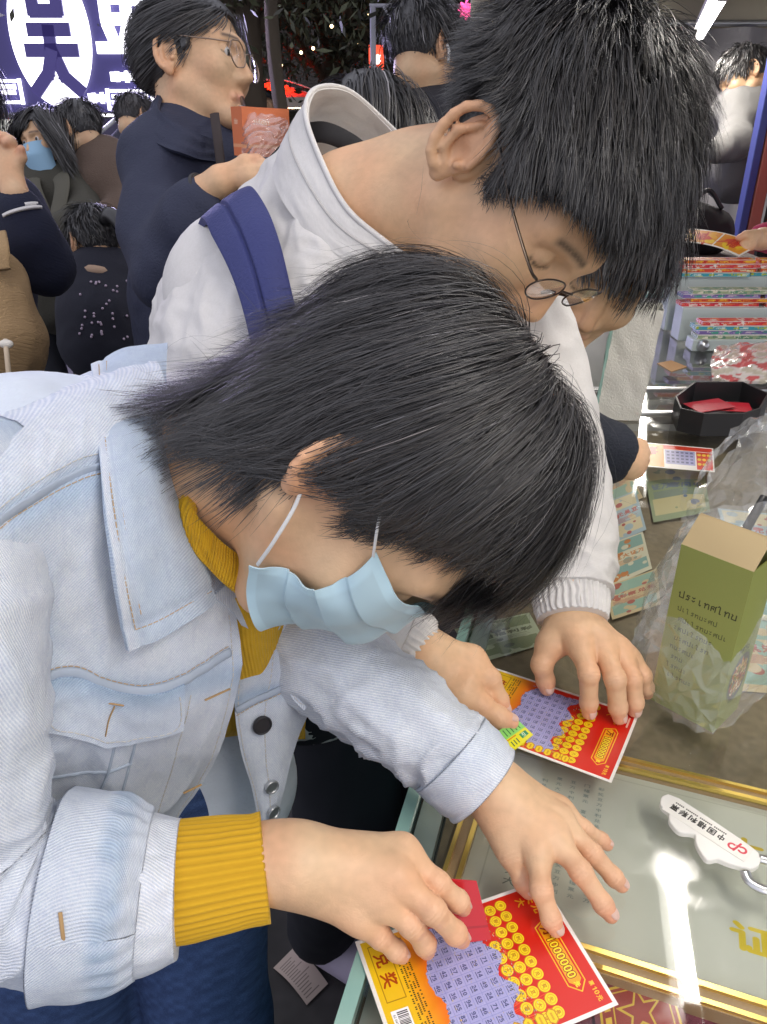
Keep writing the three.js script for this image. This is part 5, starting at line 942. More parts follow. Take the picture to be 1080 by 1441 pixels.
  const rimM = std(col(0.10, 0.075, 0.06), 0.3, { metalness: 0.9 }), lensM = phys({ color: col(0.97, 0.98, 1), transmission: 1, thickness: 0, roughness: 0.02, ior: 1.55 });
  for (const s of [-1, 1]) {
    const ring = []; for (let k = 0; k <= 24; k++) { const a = k / 24 * 6.2832; ring.push(f.at(s * 0.034 + 0.0245 * Math.cos(a), -0.002 + 0.0145 * Math.sin(a), 0.109 - 0.3 * Math.abs(0.0245 * Math.cos(a)) * (Math.cos(a) * s > 0 ? 0.35 : 0))); }
    mesh('rim', [tube(ring, 0.0008, { n: 48, m: 8, cap: false })], rimM, gl);
    const LN = (u, v) => { const a = u * 6.2832, r = v * 0.985 + 0.004; return f.at(s * 0.034 + 0.0245 * r * Math.cos(a), -0.002 + 0.0145 * r * Math.sin(a), 0.1085 + 0.0012 * (1 - r)); };
    mesh('lens', [sheet(LN, { n: 30, m: 4, thick: 0.0016 })], lensM, gl);
    mesh('temple_arm', [tube([f.at(s * 0.0585, 0.004, 0.106), f.at(s * 0.072, 0.008, 0.098), f.at(s * 0.0815, 0.016, 0.05), f.at(s * 0.0835, 0.026, -0.004), f.at(s * 0.0815, 0.018, -0.026), f.at(s * 0.079, -0.004, -0.036)], () => [0.0016, 0.0009], { n: 60, m: 8 })], rimM, gl);
    mesh('nose_pad', [tube([f.at(s * 0.0125, -0.004, 0.108), f.at(s * 0.011, -0.010, 0.103), f.at(s * 0.0105, -0.016, 0.101)], 0.0016, { n: 10, m: 8 })], rimM, gl);
  }
  mesh('bridge', [tube([f.at(0.0105, 0.001, 0.109), f.at(0, 0.004, 0.1125), f.at(-0.0105, 0.001, 0.109)], 0.0011, { n: 12, m: 8 })], rimM, gl);
  // ---- jacket
  const jk = new THREE.Group(); jk.name = 'jacket'; g.add(jk); jk.updateWorldMatrix(true, false);
  const facing = (fn) => normalAt(fn, 0.5, 0.5).dot(CB) < 0;
  const SH = netFn(rows(
    [[205, 560, 0.93], [212, 500, 0.92], [222, 425, 0.92], [262, 350, 0.92], [340, 272, 0.92], [395, 205, 0.90], [425, 165, 0.88]],
    [[214, 590, 0.83], [222, 520, 0.82], [238, 440, 0.81], [282, 370, 0.805], [355, 295, 0.81], [405, 238, 0.815], [432, 200, 0.82]],
    [[240, 620, 0.77], [262, 545, 0.755], [300, 460, 0.745], [345, 390, 0.74], [402, 325, 0.745], [436, 275, 0.755], [448, 240, 0.765]],
    [[330, 660, 0.745], [360, 580, 0.735], [395, 490, 0.725], [430, 410, 0.72], [465, 355, 0.725], [482, 310, 0.735], [478, 285, 0.745]],
    [[450, 700, 0.75], [480, 610, 0.74], [510, 510, 0.725], [540, 430, 0.715], [556, 390, 0.715], [562, 368, 0.72], [540, 345, 0.73]],
    [[600, 720, 0.80], [620, 620, 0.77], [640, 520, 0.75], [650, 450, 0.735], [648, 410, 0.735], [640, 385, 0.74], [600, 372, 0.745]]));
  const sf = facing(SH), bump = (u, v) => 0.009 * fbm(u * 4 + 1, v * 4, 2, 3) + 0.010 * (0.42 - Math.abs(nz(u * 6 + v * 4, v * 5 - u * 3, 7))) + 0.004 * (0.4 - Math.abs(nz(u * 16 + v * 9, v * 11 - u * 8, 3)));
  mesh('shoulder', [sheet(SH, { n: 100, m: 90, thick: 0.003, flip: sf, disp: bump })], paleM, jk);
  welt(SH, lineUV([[0.74, 0.32], [0.82, 0.5], [0.86, 0.68], [0.87, 0.9]]), sf, greySeamM, jk, { disp: bump, r: 0.0007, n: 40 });
  // raised collar, open at the front
  const CT = netFn(rows(
    [[590, 372, 0.712], [540, 338, 0.708], [488, 292, 0.712], [452, 225, 0.728], [430, 158, 0.765], [446, 124, 0.81], [492, 128, 0.86], [548, 176, 0.90], [610, 240, 0.91]],
    [[592, 392, 0.716], [535, 362, 0.712], [470, 318, 0.718], [425, 255, 0.737], [403, 195, 0.785], [425, 165, 0.85], [480, 172, 0.90], [545, 215, 0.935], [612, 270, 0.94]],
    [[600, 420, 0.722], [535, 390, 0.718], [455, 345, 0.725], [402, 290, 0.748], [384, 235, 0.81], [412, 215, 0.88], [475, 222, 0.93], [545, 260, 0.96], [615, 310, 0.97]]));
  const collarOut = (u) => 1, cflip = normalAt(CT, 0.15, 0.5).dot(CB) < 0;
  mesh('collar', [sheet(CT, { n: 110, m: 30, thick: 0.004, flip: cflip, disp: (u, v) => 0.003 * fbm(u * 7, v * 3, 6, 3) })], paleM, jk);
  for (const v of [0.045, 0.42]) welt(CT, (t) => [t * 0.98 + 0.01, v], cflip, greySeamM, jk, { r: 0.0007, n: 120, disp: (u, vv) => 0.003 * fbm(u * 7, vv * 3, 6, 3) });
  { const Z = (t) => CT(t, 0.02).addScaledVector(normalAt(CT, t, 0.05).multiplyScalar(cflip ? -1 : 1), -0.002); const pts = []; for (let k = 0; k <= 40; k++) pts.push(CT(k / 40, 0.0)); mesh('collar_edge', [tube(pts, 0.0026, { n: 120, m: 8 })], paleM, jk); }
  // torso below, mostly hidden
  const tp = [P(355, 420, 0.88), P(440, 620, 0.94), P(430, 900, 1.0), P(560, 420, 0.86), P(620, 560, 0.95)];
  mesh('torso', [blob([cone(tp[0], tp[1], 0.085, 0.11), cone(tp[1], tp[2], 0.12, 0.13), cone(tp[0], tp[3], 0.085, 0.08), cone(tp[3], tp[4], 0.09, 0.12)], 0.06, tp, 0.15, 0.01, (x, y, z) => 0.006 * fbm(x * 12, y * 12, z * 12, 3))], paleM, jk);
  // sleeves with gathered knit cuffs
  const wr = (k, sgn = 0) => (t, a) => 0.004 * fbm(Math.cos(a) * 1.6 + k, Math.sin(a) * 1.6, t * 7, 3) + 0.008 * (0.5 - Math.abs(nz(Math.cos(a) * 1.5 + k, Math.sin(a) * 1.5, t * 10)));
  const gath = (t, a) => 0.0014 * Math.sin(a * 34 + 2.5 * nz(t * 3, a * 3)) + 0.001 * nz(Math.cos(a) * 4, Math.sin(a) * 4, t * 5);
  mesh('sleeve', [tube([[700, 420, 0.93], [745, 520, 0.93], [772, 620, 0.90], [788, 720, 0.86], [798, 790, 0.83], [803, 838, 0.81]].map(Q), [0.07, 0.066, 0.06, 0.056, 0.052, 0.042], { n: 90, m: 60, side: CB, disp: wr(2) })], paleM, jk);
  mesh('cuff', [tube([[802, 828, 0.812], [804, 850, 0.803], [806, 872, 0.795]].map(Q), [0.040, 0.0385, 0.0355], { n: 20, m: 200, side: CB, disp: gath })], paleM, jk);
  mesh('sleeve', [tube([[380, 560, 0.74], [400, 700, 0.74], [440, 800, 0.74], [500, 862, 0.75], [548, 888, 0.762]].map(Q), [0.07, 0.064, 0.056, 0.050, 0.044], { n: 90, m: 60, side: CB, disp: wr(5) })], paleM, jk);
  mesh('cuff', [tube([[538, 884, 0.758], [562, 898, 0.763], [588, 914, 0.768]].map(Q), [0.042, 0.040, 0.034], { n: 20, m: 200, side: CB, disp: gath })], paleM, jk);
  // ---- trousers and shoes
  const hA = V(-0.08, 0.86, -0.98), hB = V(-0.02, 0.86, -1.14), kA = V(-0.06, 0.48, -0.92), kB = V(0.0, 0.48, -1.1), fA = V(-0.12, 0.09, -0.98), fB = V(-0.05, 0.09, -1.14), ws = P(430, 900, 1.0);
  const tf = [chain([hA, kA, fA], [0.11, 0.085, 0.07], 0.03), chain([hB, kB, fB], [0.11, 0.085, 0.07], 0.03), cone(ws, hA.clone().lerp(hB, 0.5), 0.13, 0.14)], bb = boxOf([hA, hB, fA, fB, ws], 0.17); bb.min.y = 0.05;
  mesh('trousers', [nets((x, y, z) => smin(tf[2](x, y, z), Math.min(tf[0](x, y, z), tf[1](x, y, z)), 0.03) - 0.006 * fbm(x * 14, y * 9, z * 14, 3), bb.min, bb.max, 0.013)], std(col(0.012, 0.013, 0.02), 0.85), g);
  for (const a of [fA, fB]) mesh('shoe', [blob([cone(a.clone().setY(0.055), a.clone().add(V(0.12, -0.05, 0.08)).setY(0.045), 0.05, 0.042)], 0.01, [a.clone().setY(0.05), a.clone().add(V(0.12, 0, 0.08)).setY(0.045)], 0.06, 0.007)], std(col(0.50, 0.44, 0.58), 0.6), g);
  // ---- backpack: broad strap over the shoulder, padded back behind him
  const bp = group('backpack', P(250, 470, 1.0));
  const stm = std(col(0.028, 0.036, 0.155), 0.62, { bumpMap: noiseBump, bumpScale: 0.0006 });
  const onSH = (u, v, h) => SH(u, v).addScaledVector(normalAt(SH, u, v).multiplyScalar(sf ? -1 : 1), h + bump(u, v));
  const ST = netFn(rows(
    [[268, 372, 0.93], [290, 345, 0.93], [315, 318, 0.93], [340, 300, 0.93]],
    [[282, 308, 0.80], [305, 292, 0.79], [328, 276, 0.785], [350, 262, 0.785]],
    [[300, 335, 0.738], [325, 318, 0.731], [350, 300, 0.728], [374, 290, 0.730]],
    [[325, 385, 0.715], [347, 368, 0.708], [370, 350, 0.705], [393, 338, 0.708]],
    [[343, 440, 0.703], [363, 424, 0.698], [386, 408, 0.696], [408, 398, 0.700]],
    [[358, 510, 0.702], [380, 496, 0.698], [402, 482, 0.696], [424, 472, 0.70]],
    [[368, 590, 0.71], [390, 580, 0.707], [412, 570, 0.707], [434, 560, 0.71]]));
  mesh('shoulder_strap', [sheet(ST, { n: 40, m: 70, thick: 0.008, flip: facing(ST), disp: (u, v) => 0.003 * Math.sin(u * Math.PI) ** 0.5 - 0.005 * Math.exp(-(((u - 0.42) / 0.025) ** 2)) })], stm, bp);
  mesh('bag_body', [blob([cone(P(330, 440, 1.16), P(330, 640, 1.22), 0.10, 0.12), cone(P(345, 330, 1.10), P(350, 500, 1.16), 0.05, 0.09)], 0.06, [P(330, 440, 1.16), P(330, 640, 1.22), P(345, 330, 1.10), P(350, 500, 1.16)], 0.14, 0.012)], std(col(0.012, 0.013, 0.02), 0.8), bp);
  mesh('shoulder_strap', [tube([[420, 190, 0.87], [455, 186, 0.86], [490, 200, 0.875], [525, 225, 0.90]].map(Q), () => [0.005, 0.012], { n: 40, m: 16, side: CB })], std(col(0.012, 0.012, 0.016), 0.8), bp);
  tag(bp, 'dark backpack with broad navy shoulder strap over the pale jacket', 'backpack');
}
// ---- cards in their hands
{
  const cardM = (c, t) => phys({ color: c, roughness: 0.28, clearcoat: 0.6, clearcoatRoughness: 0.15, map: t });
  const redT = canvasTex(256, 160, (c, w, h) => { c.fillStyle = '#c8202c'; c.fillRect(0, 0, w, h); c.fillStyle = '#d8a63a'; c.fillRect(14, 14, 30, 14); c.fillStyle = '#b01a26'; c.fillRect(0, 120, w, 6); });
  const a = H(622, 1236, 0.050), b = H(671, 1240, 0.046), c = H(692, 1322, 0.006), d = H(632, 1330, 0.0065);
  const fn = (u, v) => d.clone().lerp(c, u).lerp(a.clone().lerp(b, u), v);
  tag(mesh('scraper_card', [sheet(fn, { n: 6, m: 6, thick: 0.0009, w: 1, h: 1, flip: normalAt(fn, 0.5, 0.5).y < 0 })], cardM(0xffffff, redT)), 'glossy red plastic card held between fingers to scrape the ticket', 'card');
  const gt = canvasTex(256, 200, (q, w, h) => { q.fillStyle = '#e9e02a'; q.fillRect(0, 0, w, h); q.fillStyle = '#8fd46a'; q.fillRect(0, 0, 120, h); q.fillStyle = '#2f8f5a'; q.fillRect(150, 18, 60, 60); q.fillStyle = '#eaf7d0'; q.font = 'bold 34px sans-serif'; q.fillText('421', 152, 62); q.fillStyle = '#3a7a3a'; for (let k = 0; k < 5; k++) q.fillRect(20, 30 + k * 30, 80, 8); q.fillStyle = '#d98a1a'; q.fillRect(130, 100, 12, 90); q.fillStyle = '#3a6a4a'; for (let k = 0; k < 3; k++) q.fillRect(165, 110 + k * 24, 60, 8); });
  const p = [H(729, 1013, 0.020), H(751, 1034, 0.004), H(722, 1058, 0.003), H(699, 1030, 0.018)], f2 = (u, v) => p[3].clone().lerp(p[2], u).lerp(p[0].clone().lerp(p[1], u), v);
  tag(mesh('scraper_card', [sheet(f2, { n: 4, m: 4, thick: 0.0009, w: 1, h: 1, flip: normalAt(f2, 0.5, 0.5).y < 0 })], cardM(0xffffff, gt)), 'small green and yellow card pinched in a hand above the ticket', 'card');
}
// ---------------------------------------------------------------- second counter, at the far end
{
  const g = group('glass_counter', V(1.1, 0, -1.95)), x0 = 0.42, x1 = 2.1, z0 = -1.485, z1 = -2.5, w = x1 - x0, xm = (x0 + x1) / 2, zm = (z0 + z1) / 2;
  mesh('cabinet', [bx(xm, 0.45, zm, w, 0.9, z0 - z1)], std(col(0.09, 0.085, 0.08), 0.5), g);
  mesh('display_board', [bx(xm, 0.915, zm, w - 0.02, 0.02, z0 - z1 - 0.02)], std(col(0.22, 0.22, 0.2), 0.6), g);
  const t = new THREE.PlaneGeometry(w, z0 - z1); t.rotateX(-Math.PI / 2); t.translate(xm, TOP, zm); mesh('top_pane', [t], glassM, g);
  for (const z of [z0 + 0.005, -1.635]) mesh('metal_rail', [bx(xm, TOP - 0.008, z, w, 0.026, 0.018, 0.004)], metalM, g);
  mesh('metal_rail', [bx(x0 - 0.006, TOP - 0.008, zm, 0.014, 0.026, z0 - z1, 0.004)], metalM, g);
  tag(g, 'second glass display counter with bright metal rails behind the first one', 'counter');
}
const colourStrip = (k) => canvasTex(512, 96, (c, w, h) => {
  const pal = [['#d8452a', '#f0a020', '#e9d8b0'], ['#3f9fb0', '#d6e4d8', '#b8c23a'], ['#d5293a', '#e86a3a', '#f2dcd0'], ['#7d6aa8', '#d8c8d8', '#4aa08a'], ['#9fb08a', '#e6e2cc', '#5f8f70'], ['#e0781f', '#f2c12a', '#c8321e']][k % 6];
  c.fillStyle = pal[0]; c.fillRect(0, 0, w, h); for (let i = 0; i < 46; i++) { c.fillStyle = pal[Math.floor(rnd() * 3)]; c.fillRect(rnd() * w, rnd() * 50, 8 + rnd() * 40, 8 + rnd() * 46); } c.fillStyle = '#f2eee6'; c.fillRect(0, 0, w, 7); c.fillRect(0, h - 7, w, 7); c.fillRect(w * 0.49, 0, 6, h);
  for (let i = 0; i < 9; i++) glyph(c, GK[(i + k * 2) % GK.length], 12 + i * 56, 24, 40, 7, pal[(i + 1) % 3]);
});
{ // tiered rack with stacks of tickets
  const base = H(1000, 492), bz = -1.98, g = group('ticket_rack', V(1.15, TOP, bz));
  mesh('acrylic_step', [bx(1.24, TOP + 0.016, bz + 0.01, 0.9, 0.03, 0.05, 0.003)], frostM, g);
  mesh('acrylic_step', [bx(1.24, TOP + 0.045, bz - 0.10, 0.9, 0.088, 0.06, 0.003)], frostM, g);
  mesh('acrylic_step', [bx(1.24, TOP + 0.075, bz - 0.21, 0.9, 0.148, 0.05, 0.003)], frostM, g);
  const kn = new THREE.SphereGeometry(0.016, 16, 12); kn.translate(0.815, TOP + 0.018, bz + 0.04); mesh('knob', [kn], metalM, g);
  tag(g, 'stepped clear rack on the far counter holding colourful ticket packs', 'rack');
  let i = 0;
  const names = ['orange and yellow', 'teal and green', 'bright red', 'violet and pink', 'pale green', 'deep orange'], steps = [['lowest', 0.0315, 0.012, [4, 3, 1, 2]], ['middle', 0.0895, -0.10, [2, 5, 3, 4]], ['top', 0.1495, -0.20, [1, 0, 2, 5]]];
  for (const [where, y, z, ks] of steps) ks.forEach((k, lay) => { for (let s = 0; s < 4; s++) {
    const x = 0.80 + s * 0.215 + 0.012 * Math.sin(i * 7), o = V(x, TOP + y + lay * 0.0112, bz + z + 0.02 + 0.004 * Math.sin(i * 3));
    const b = mesh('ticket_pack', [brick(o, V(0.205, 0, 0.004 * Math.sin(i)), V(0, 0.0105, 0), V(0, 0, -0.045))], std(0xffffff, 0.35, { map: colourStripFor(k) }));
    tag(b, names[k] + ' ticket pack on the ' + where + ' step of the clear rack', 'tickets', 'ticket packs on the clear rack'); i++;
  } });
}
function colourStripFor(k) { colourStripFor.c ??= {}; return (colourStripFor.c[k] ??= colourStrip(k)); }
{ // piles behind the rack
  const pile = (x, z, n, w, d, label, cols) => { const g = group('paper_pile', V(x, TOP, z)); for (let k = 0; k < n; k++) { const q = mesh('sheet_bundle', [bx(0, 0, 0, w, 0.011, d, 0.001)], cols[k % cols.length], scene); scene.remove(q); q.name = 'sheet_bundle'; g.add(q); q.position.set((rnd() - 0.5) * 0.02, 0.0065 + k * 0.0125, (rnd() - 0.5) * 0.02); q.rotation.y = (rnd() - 0.5) * 0.3; } tag(g, label, 'papers'); };
  const ps = [std(col(0.7, 0.68, 0.66), 0.7), std(col(0.45, 0.42, 0.6), 0.6), std(col(0.66, 0.4, 0.42), 0.6), std(col(0.3, 0.5, 0.48), 0.6)];
  pile(1.05, -2.34, 9, 0.22, 0.09, 'pale and violet bundle of paper slips behind the clear rack', ps);
  pile(0.80, -2.36, 6, 0.16, 0.10, 'low pile of greyish papers behind the clear rack', [ps[0], ps[3]]);
  pile(1.32, -2.38, 7, 0.2, 0.1, 'pink and teal pile of papers at the rack end', [ps[2], ps[3], ps[0]]);
  const bagp = H(1040, 515), bg = mesh('parcel', [sheet(netFn(rows([[1008, 492, 1.86], [1050, 485, 1.88], [1110, 486, 1.9]], [[1000, 512, 1.74], [1050, 508, 1.73], [1120, 506, 1.75]], [[1002, 536, 1.665], [1050, 540, 1.655], [1120, 540, 1.655]])), { n: 40, m: 30, thick: 0.006, disp: (u, v) => 0.012 * fbm(u * 6, v * 6, 1, 3), color: (c, u, v) => { const n = nz(u * 5, v * 7, 2); n > 0.12 ? c.setRGB(0.6, 0.12, 0.12) : n < -0.15 ? c.setRGB(0.55, 0.5, 0.4) : c.setRGB(0.72, 0.66, 0.62); } })], phys({ color: 0xffffff, vertexColors: true, roughness: 0.25, clearcoat: 1, clearcoatRoughness: 0.1 }));
  tag(bg, 'clear wrapped parcel of pink and red paper on the far counter', 'parcel');
  const oc = slab([H(925, 512), H(945, 508), H(967, 517), H(945, 524)].map((p) => p.add(V(0, 0.002, 0))), 0.0015); tag(mesh('paper_slip', [oc], std(col(0.62, 0.36, 0.16), 0.6)), 'small orange card lying on the far counter glass', 'card');
}
{ // black tray with cards, on the first counter
  const hexp = [[952, 560], [985, 546], [1035, 549], [1072, 566], [1068, 590], [1048, 612], [990, 610], [952, 592]], c = H(1010, 582);
  const g = group('card_tray', c), outer = [[945, 588], [972, 566], [1040, 566], [1076, 584], [1064, 606], [1040, 614], [985, 614], [952, 606]].map(([u, v]) => H(u, v, 0.001));
  const hgt = 0.045, n = outer.length;
  mesh('tray_floor', [slab(outer.map((p) => p.clone().lerp(c, 0.04).setY(TOP + 0.005)), 0.004)], blackPlasticM, g);
  for (let i = 0; i < n; i++) { const a = outer[i], b = outer[(i + 1) % n], mid = a.clone().add(b).multiplyScalar(0.5), inw = c.clone().sub(mid).setY(0).normalize().multiplyScalar(0.004); mesh('tray_wall', [brick(a, b.clone().sub(a), V(0, hgt, 0), inw)], blackPlasticM, g); }
  tag(g, 'black many-sided plastic tray of cards on the counter', 'tray');
  [[col(0.55, 0.52, 0.55), 0.1, -0.004, 'grey card'], [col(0.62, 0.03, 0.05), -0.25, 0.022, 'red card'], [col(0.55, 0.05, 0.07), 0.3, -0.02, 'dark red card']].forEach(([cl, rot, dx, nm], i) => { const q = mesh('tray_card', [bx(0, 0, 0, 0.085, 0.0015, 0.054, 0.0006)], std(cl, 0.35)); q.position.copy(c).add(V(dx, 0.0085 + i * 0.0045, -0.012 + i * 0.006)); q.rotation.set(0.02, rot, 0.03); tag(q, nm + ' lying in the black tray', 'card'); });
}
{ // ticket lying crosswise near the tray
  const st = canvasTex(512, 256, (c, w, h) => { c.fillStyle = '#f3efe6'; c.fillRect(0, 0, w, h); c.fillStyle = '#e0a13a'; c.fillRect(10, 10, 150, h - 20); c.fillStyle = '#a8a6cf'; c.fillRect(170, 60, 210, 150); c.fillStyle = '#d8452f'; c.fillRect(160, 10, 342, 44); c.fillRect(390, 60, 112, 186); c.fillStyle = '#f6d24a'; for (let k = 0; k < 8; k++) { c.beginPath(); c.arc(410 + (k % 3) * 34, 90 + Math.floor(k / 3) * 50, 14, 0, 7); c.fill(); } c.fillStyle = '#55577f'; for (let k = 0; k < 24; k++) c.fillRect(182 + (k % 6) * 33, 74 + Math.floor(k / 6) * 34, 20, 16); glyph(c, 'xi', 40, 40, 80, 12, '#b8321e'); });
  const ps = [H(902, 622, 0.0012), H(1004, 631, 0.0012), H(1006, 664, 0.0012), H(904, 656, 0.0012)];
  tag(mesh('scratch_ticket', [sheet((u, v) => ps[3].clone().lerp(ps[2], u).lerp(ps[0].clone().lerp(ps[1], u), v), { n: 8, m: 4, thick: 0.0005, w: 1, h: 1, flip: normalAt((u, v) => ps[3].clone().lerp(ps[2], u).lerp(ps[0].clone().lerp(ps[1], u), v), 0.5, 0.5).y < 0 })], phys({ color: 0xffffff, map: st, roughness: 0.3, clearcoat: 0.5 })), 'orange and violet scratch ticket lying beside the black tray', 'ticket');
}
// ---------------------------------------------------------------- plastic bag with the green carton
const TH = { po: [[1, 4, 2, 3, 2, 9, 7, 9, 7, 0.5]], ro: [[2.5, 9, 3.4, 8, 5, 8.8, 6, 5.4, 3, 4.8, 3.5, 3.2, 6.5, 3]], sa: [[2, 3, 3.5, 4, 5, 2.5], [2, 7, 3.5, 8, 5, 6.5]], e: [[3, 3, 3, 8.5, 4.2, 9.2, 4.8, 8.2]], tho: [[1, 4, 2, 3.2, 2, 9], [2, 6, 4.5, 3, 6.5, 3.4, 6.5, 9]], so: [[1.5, 9, 1.5, 4, 4, 3, 6.5, 4, 6.5, 9], [3, 6, 4.2, 5.2, 4.4, 6.8], [6, 4, 7.6, 2]], ai: [[4.8, 9, 3.5, 9, 3.5, 1, 2, 0.2, 1.2, 1.4]], yo: [[1.5, 3.2, 2.6, 4, 1.6, 6, 1.6, 9, 6.5, 9, 6.5, 3]] };
const thai = (c, keys, x, y, s, lw, colr) => { c.strokeStyle = colr; c.lineWidth = lw; c.lineJoin = c.lineCap = 'round'; keys.forEach((k, i) => { for (const st of TH[k]) { c.beginPath(); for (let q = 0; q < st.length; q += 2) q ? c.lineTo(x + i * s * 0.82 + st[q] * s / 10, y + st[q + 1] * s / 10) : c.moveTo(x + i * s * 0.82 + st[0] * s / 10, y + st[1] * s / 10); c.stroke(); } }); };
{
  const TK = Object.keys(TH), front = canvasTex(400, 1000, (c, w, h) => { c.fillStyle = '#8d9550'; c.fillRect(0, 0, w, h); for (let k = 0; k < 4000; k++) { c.fillStyle = `rgba(${120 + rnd() * 60},${130 + rnd() * 50},${70 + rnd() * 40},.16)`; c.fillRect(rnd() * w, rnd() * h, 3, 3); }
    thai(c, ['po', 'ro', 'sa', 'e', 'tho', 'so', 'ai', 'tho', 'yo'], 40, 250, 46, 6, '#30341c');
    const ln = [9, 11, 9, 8, 6, 3, 5, 6]; ln.forEach((n, r) => thai(c, Array.from({ length: n }, (_, i) => TK[(i * 3 + r * 5) % 8]), 50 + (r % 2) * 16, 340 + r * 60, 32, 4, '#454a2a')); });
  const side = canvasTex(400, 1000, (c, w, h) => { c.fillStyle = '#8a9248'; c.fillRect(0, 0, w, h); c.fillStyle = '#6f7a3a'; c.beginPath(); c.ellipse(210, 700, 160, 170, 0, 0, 7); c.fill(); c.fillStyle = '#5d5a4c'; c.beginPath(); c.ellipse(210, 700, 145, 155, 0, 0, 7); c.fill(); for (let k = 0; k < 260; k++) { c.fillStyle = ['#a8672f', '#c99a52', '#7a8a3a', '#d8c8a0', '#8f3f24'][k % 5]; const a = rnd() * 6.28, r = Math.sqrt(rnd()) * 120; c.beginPath(); c.ellipse(210 + r * Math.cos(a), 700 + r * Math.sin(a), 6 + rnd() * 16, 4 + rnd() * 8, rnd() * 3, 0, 7); c.fill(); } thai(c, ['tho', 'so', 'ro', 'yo'], 100, 480, 50, 7, '#30341c'); });
  const BL = H(915, 985), BR = H(1003, 1033), e1 = BR.clone().sub(BL), e2 = V(e1.z, 0, -e1.x), hgt = 0.182; e2.setLength(0.052);
  const g = group('food_carton', BL.clone().add(BR).multiplyScalar(0.5).addScaledVector(e2, 0.5));
  const base = BL.clone().setY(TOP + 0.0015), T = 0.0012, q = (o, a, b, m, name) => { const fn = (u, v) => o.clone().addScaledVector(a, u).addScaledVector(b, v).addScaledVector(a.clone().cross(b).normalize(), 0.0016 * Math.sin(u * 3) * Math.sin(v * 3)); return mesh(name, [sheet(fn, { n: 8, m: 12, thick: T, w: 1, h: 1, flip: false })], m, g); };
  const up = V(0, hgt, 0), plain = std(col(0.30, 0.33, 0.12), 0.6);
  q(base, e1, up, std(0xffffff, 0.5, { map: front }), 'printed_front'); q(base.clone().add(e1), e2, up, std(0xffffff, 0.5, { map: side }), 'printed_side');
  q(base.clone().add(e1).add(e2), e1.clone().negate(), up, plain, 'back_panel'); q(base.clone().add(e2), e2.clone().negate(), up, plain, 'side_panel'); q(base, e2, e1, plain, 'carton_floor');
  const kraft = std(col(0.50, 0.38, 0.20), 0.8);
  const ft = base.clone().add(up); q(ft, e1, e2.clone().multiplyScalar(0.5).add(V(0, 0.022, 0)), kraft, 'top_flap'); q(ft.clone().add(e2), e1, e2.clone().multiplyScalar(-0.47).add(V(0, 0.0215, 0)), kraft, 'top_flap');
  tag(g, 'tall olive green food carton with Thai writing inside the plastic bag', 'carton');
  const c0 = BL.clone().lerp(BR, 0.5).addScaledVector(e2, 0.5);
  const st = mesh('drinking_straw', [tube([P(1027, 790, 0.80), P(1050, 745, 0.81), P(1076, 700, 0.82)], 0.0048, { n: 6, m: 14 })], blackPlasticM); tag(st, 'thick black drinking straw sticking out of the green carton', 'straw');
  // the film
  const filmM = phys({ color: col(0.97, 0.98, 0.98), transmission: 0.88, thickness: 0, roughness: 0.07, ior: 1.6, specularIntensity: 1 });
  const film = (net, amp, k, n = 90, m = 110) => { // creased film: flat facets that meet in sharp folds
    n = Math.round(n / 4.5); m = Math.round(m / 5); const f = netFn(net), J = [];
    for (let j = 0; j <= m; j++) { const r = []; for (let i = 0; i <= n; i++) { const e = i === 0 || j === 0 || i === n || j === m ? 0 : 1, u = (i + e * 0.8 * (rnd() - 0.5)) / n, v = (j + e * 0.8 * (rnd() - 0.5)) / m; r.push(f(u, v).addScaledVector(normalAt(f, u, v), amp * (1.2 * nz(u * 3 + k, v * 3, k) + 0.95 * (rnd() - 0.5)))); } J.push(r); }
    const pos = []; for (let j = 0; j < m; j++) for (let i = 0; i < n; i++) { const a = J[j][i], b = J[j][i + 1], c = J[j + 1][i], d = J[j + 1][i + 1]; for (const q of rnd() < 0.5 ? [a, b, c, b, d, c] : [a, b, d, a, d, c]) pos.push(q.x, q.y, q.z); }
    const g2 = new THREE.BufferGeometry(); g2.setAttribute('position', new THREE.BufferAttribute(new Float32Array(pos), 3)); g2.computeVertexNormals(); return g2; };
  const bg = group('plastic_bag', c0.clone().setY(TOP));
  mesh('film', [film(rows(
    [[960, 735, 0.86], [985, 722, 0.80], [1030, 712, 0.785], [1075, 705, 0.79], [1130, 700, 0.82]],
    [[925, 800, 0.84], [958, 795, 0.755], [1015, 790, 0.735], [1070, 788, 0.74], [1140, 780, 0.79]],
    [[900, 870, 0.825], [935, 880, 0.745], [1000, 885, 0.712], [1065, 885, 0.715], [1140, 870, 0.76]],
    [[888, 930, 0.815], [925, 955, 0.75], [985, 970, 0.716], [1050, 965, 0.71], [1120, 940, 0.74]],
    [[912, 975, 0.79], [945, 1005, 0.757], [992, 1030, 0.735], [1040, 1010, 0.737], [1110, 965, 0.765]]), 0.006, 1.3)], filmM, bg);
  mesh('film', [film(rows(
    [[985, 690, 0.92], [1010, 655, 0.92], [1040, 615, 0.93], [1075, 592, 0.94], [1110, 600, 0.95]],
    [[965, 725, 0.90], [1000, 700, 0.885], [1045, 668, 0.89], [1085, 645, 0.90], [1120, 645, 0.91]],
    [[950, 765, 0.885], [990, 745, 0.85], [1045, 730, 0.845], [1090, 715, 0.86], [1130, 710, 0.88]]), 0.010, 5.1, 70, 50)], filmM, bg);
  mesh('handle', [film(rows(
    [[998, 660, 0.945], [1020, 620, 0.95], [1055, 590, 0.955], [1090, 580, 0.96]],
    [[985, 668, 0.93], [1008, 628, 0.935], [1048, 602, 0.94], [1090, 596, 0.945]],
    [[975, 680, 0.92], [1002, 645, 0.92], [1042, 618, 0.925], [1090, 612, 0.93]]), 0.006, 9.4, 60, 20)], filmM, bg);
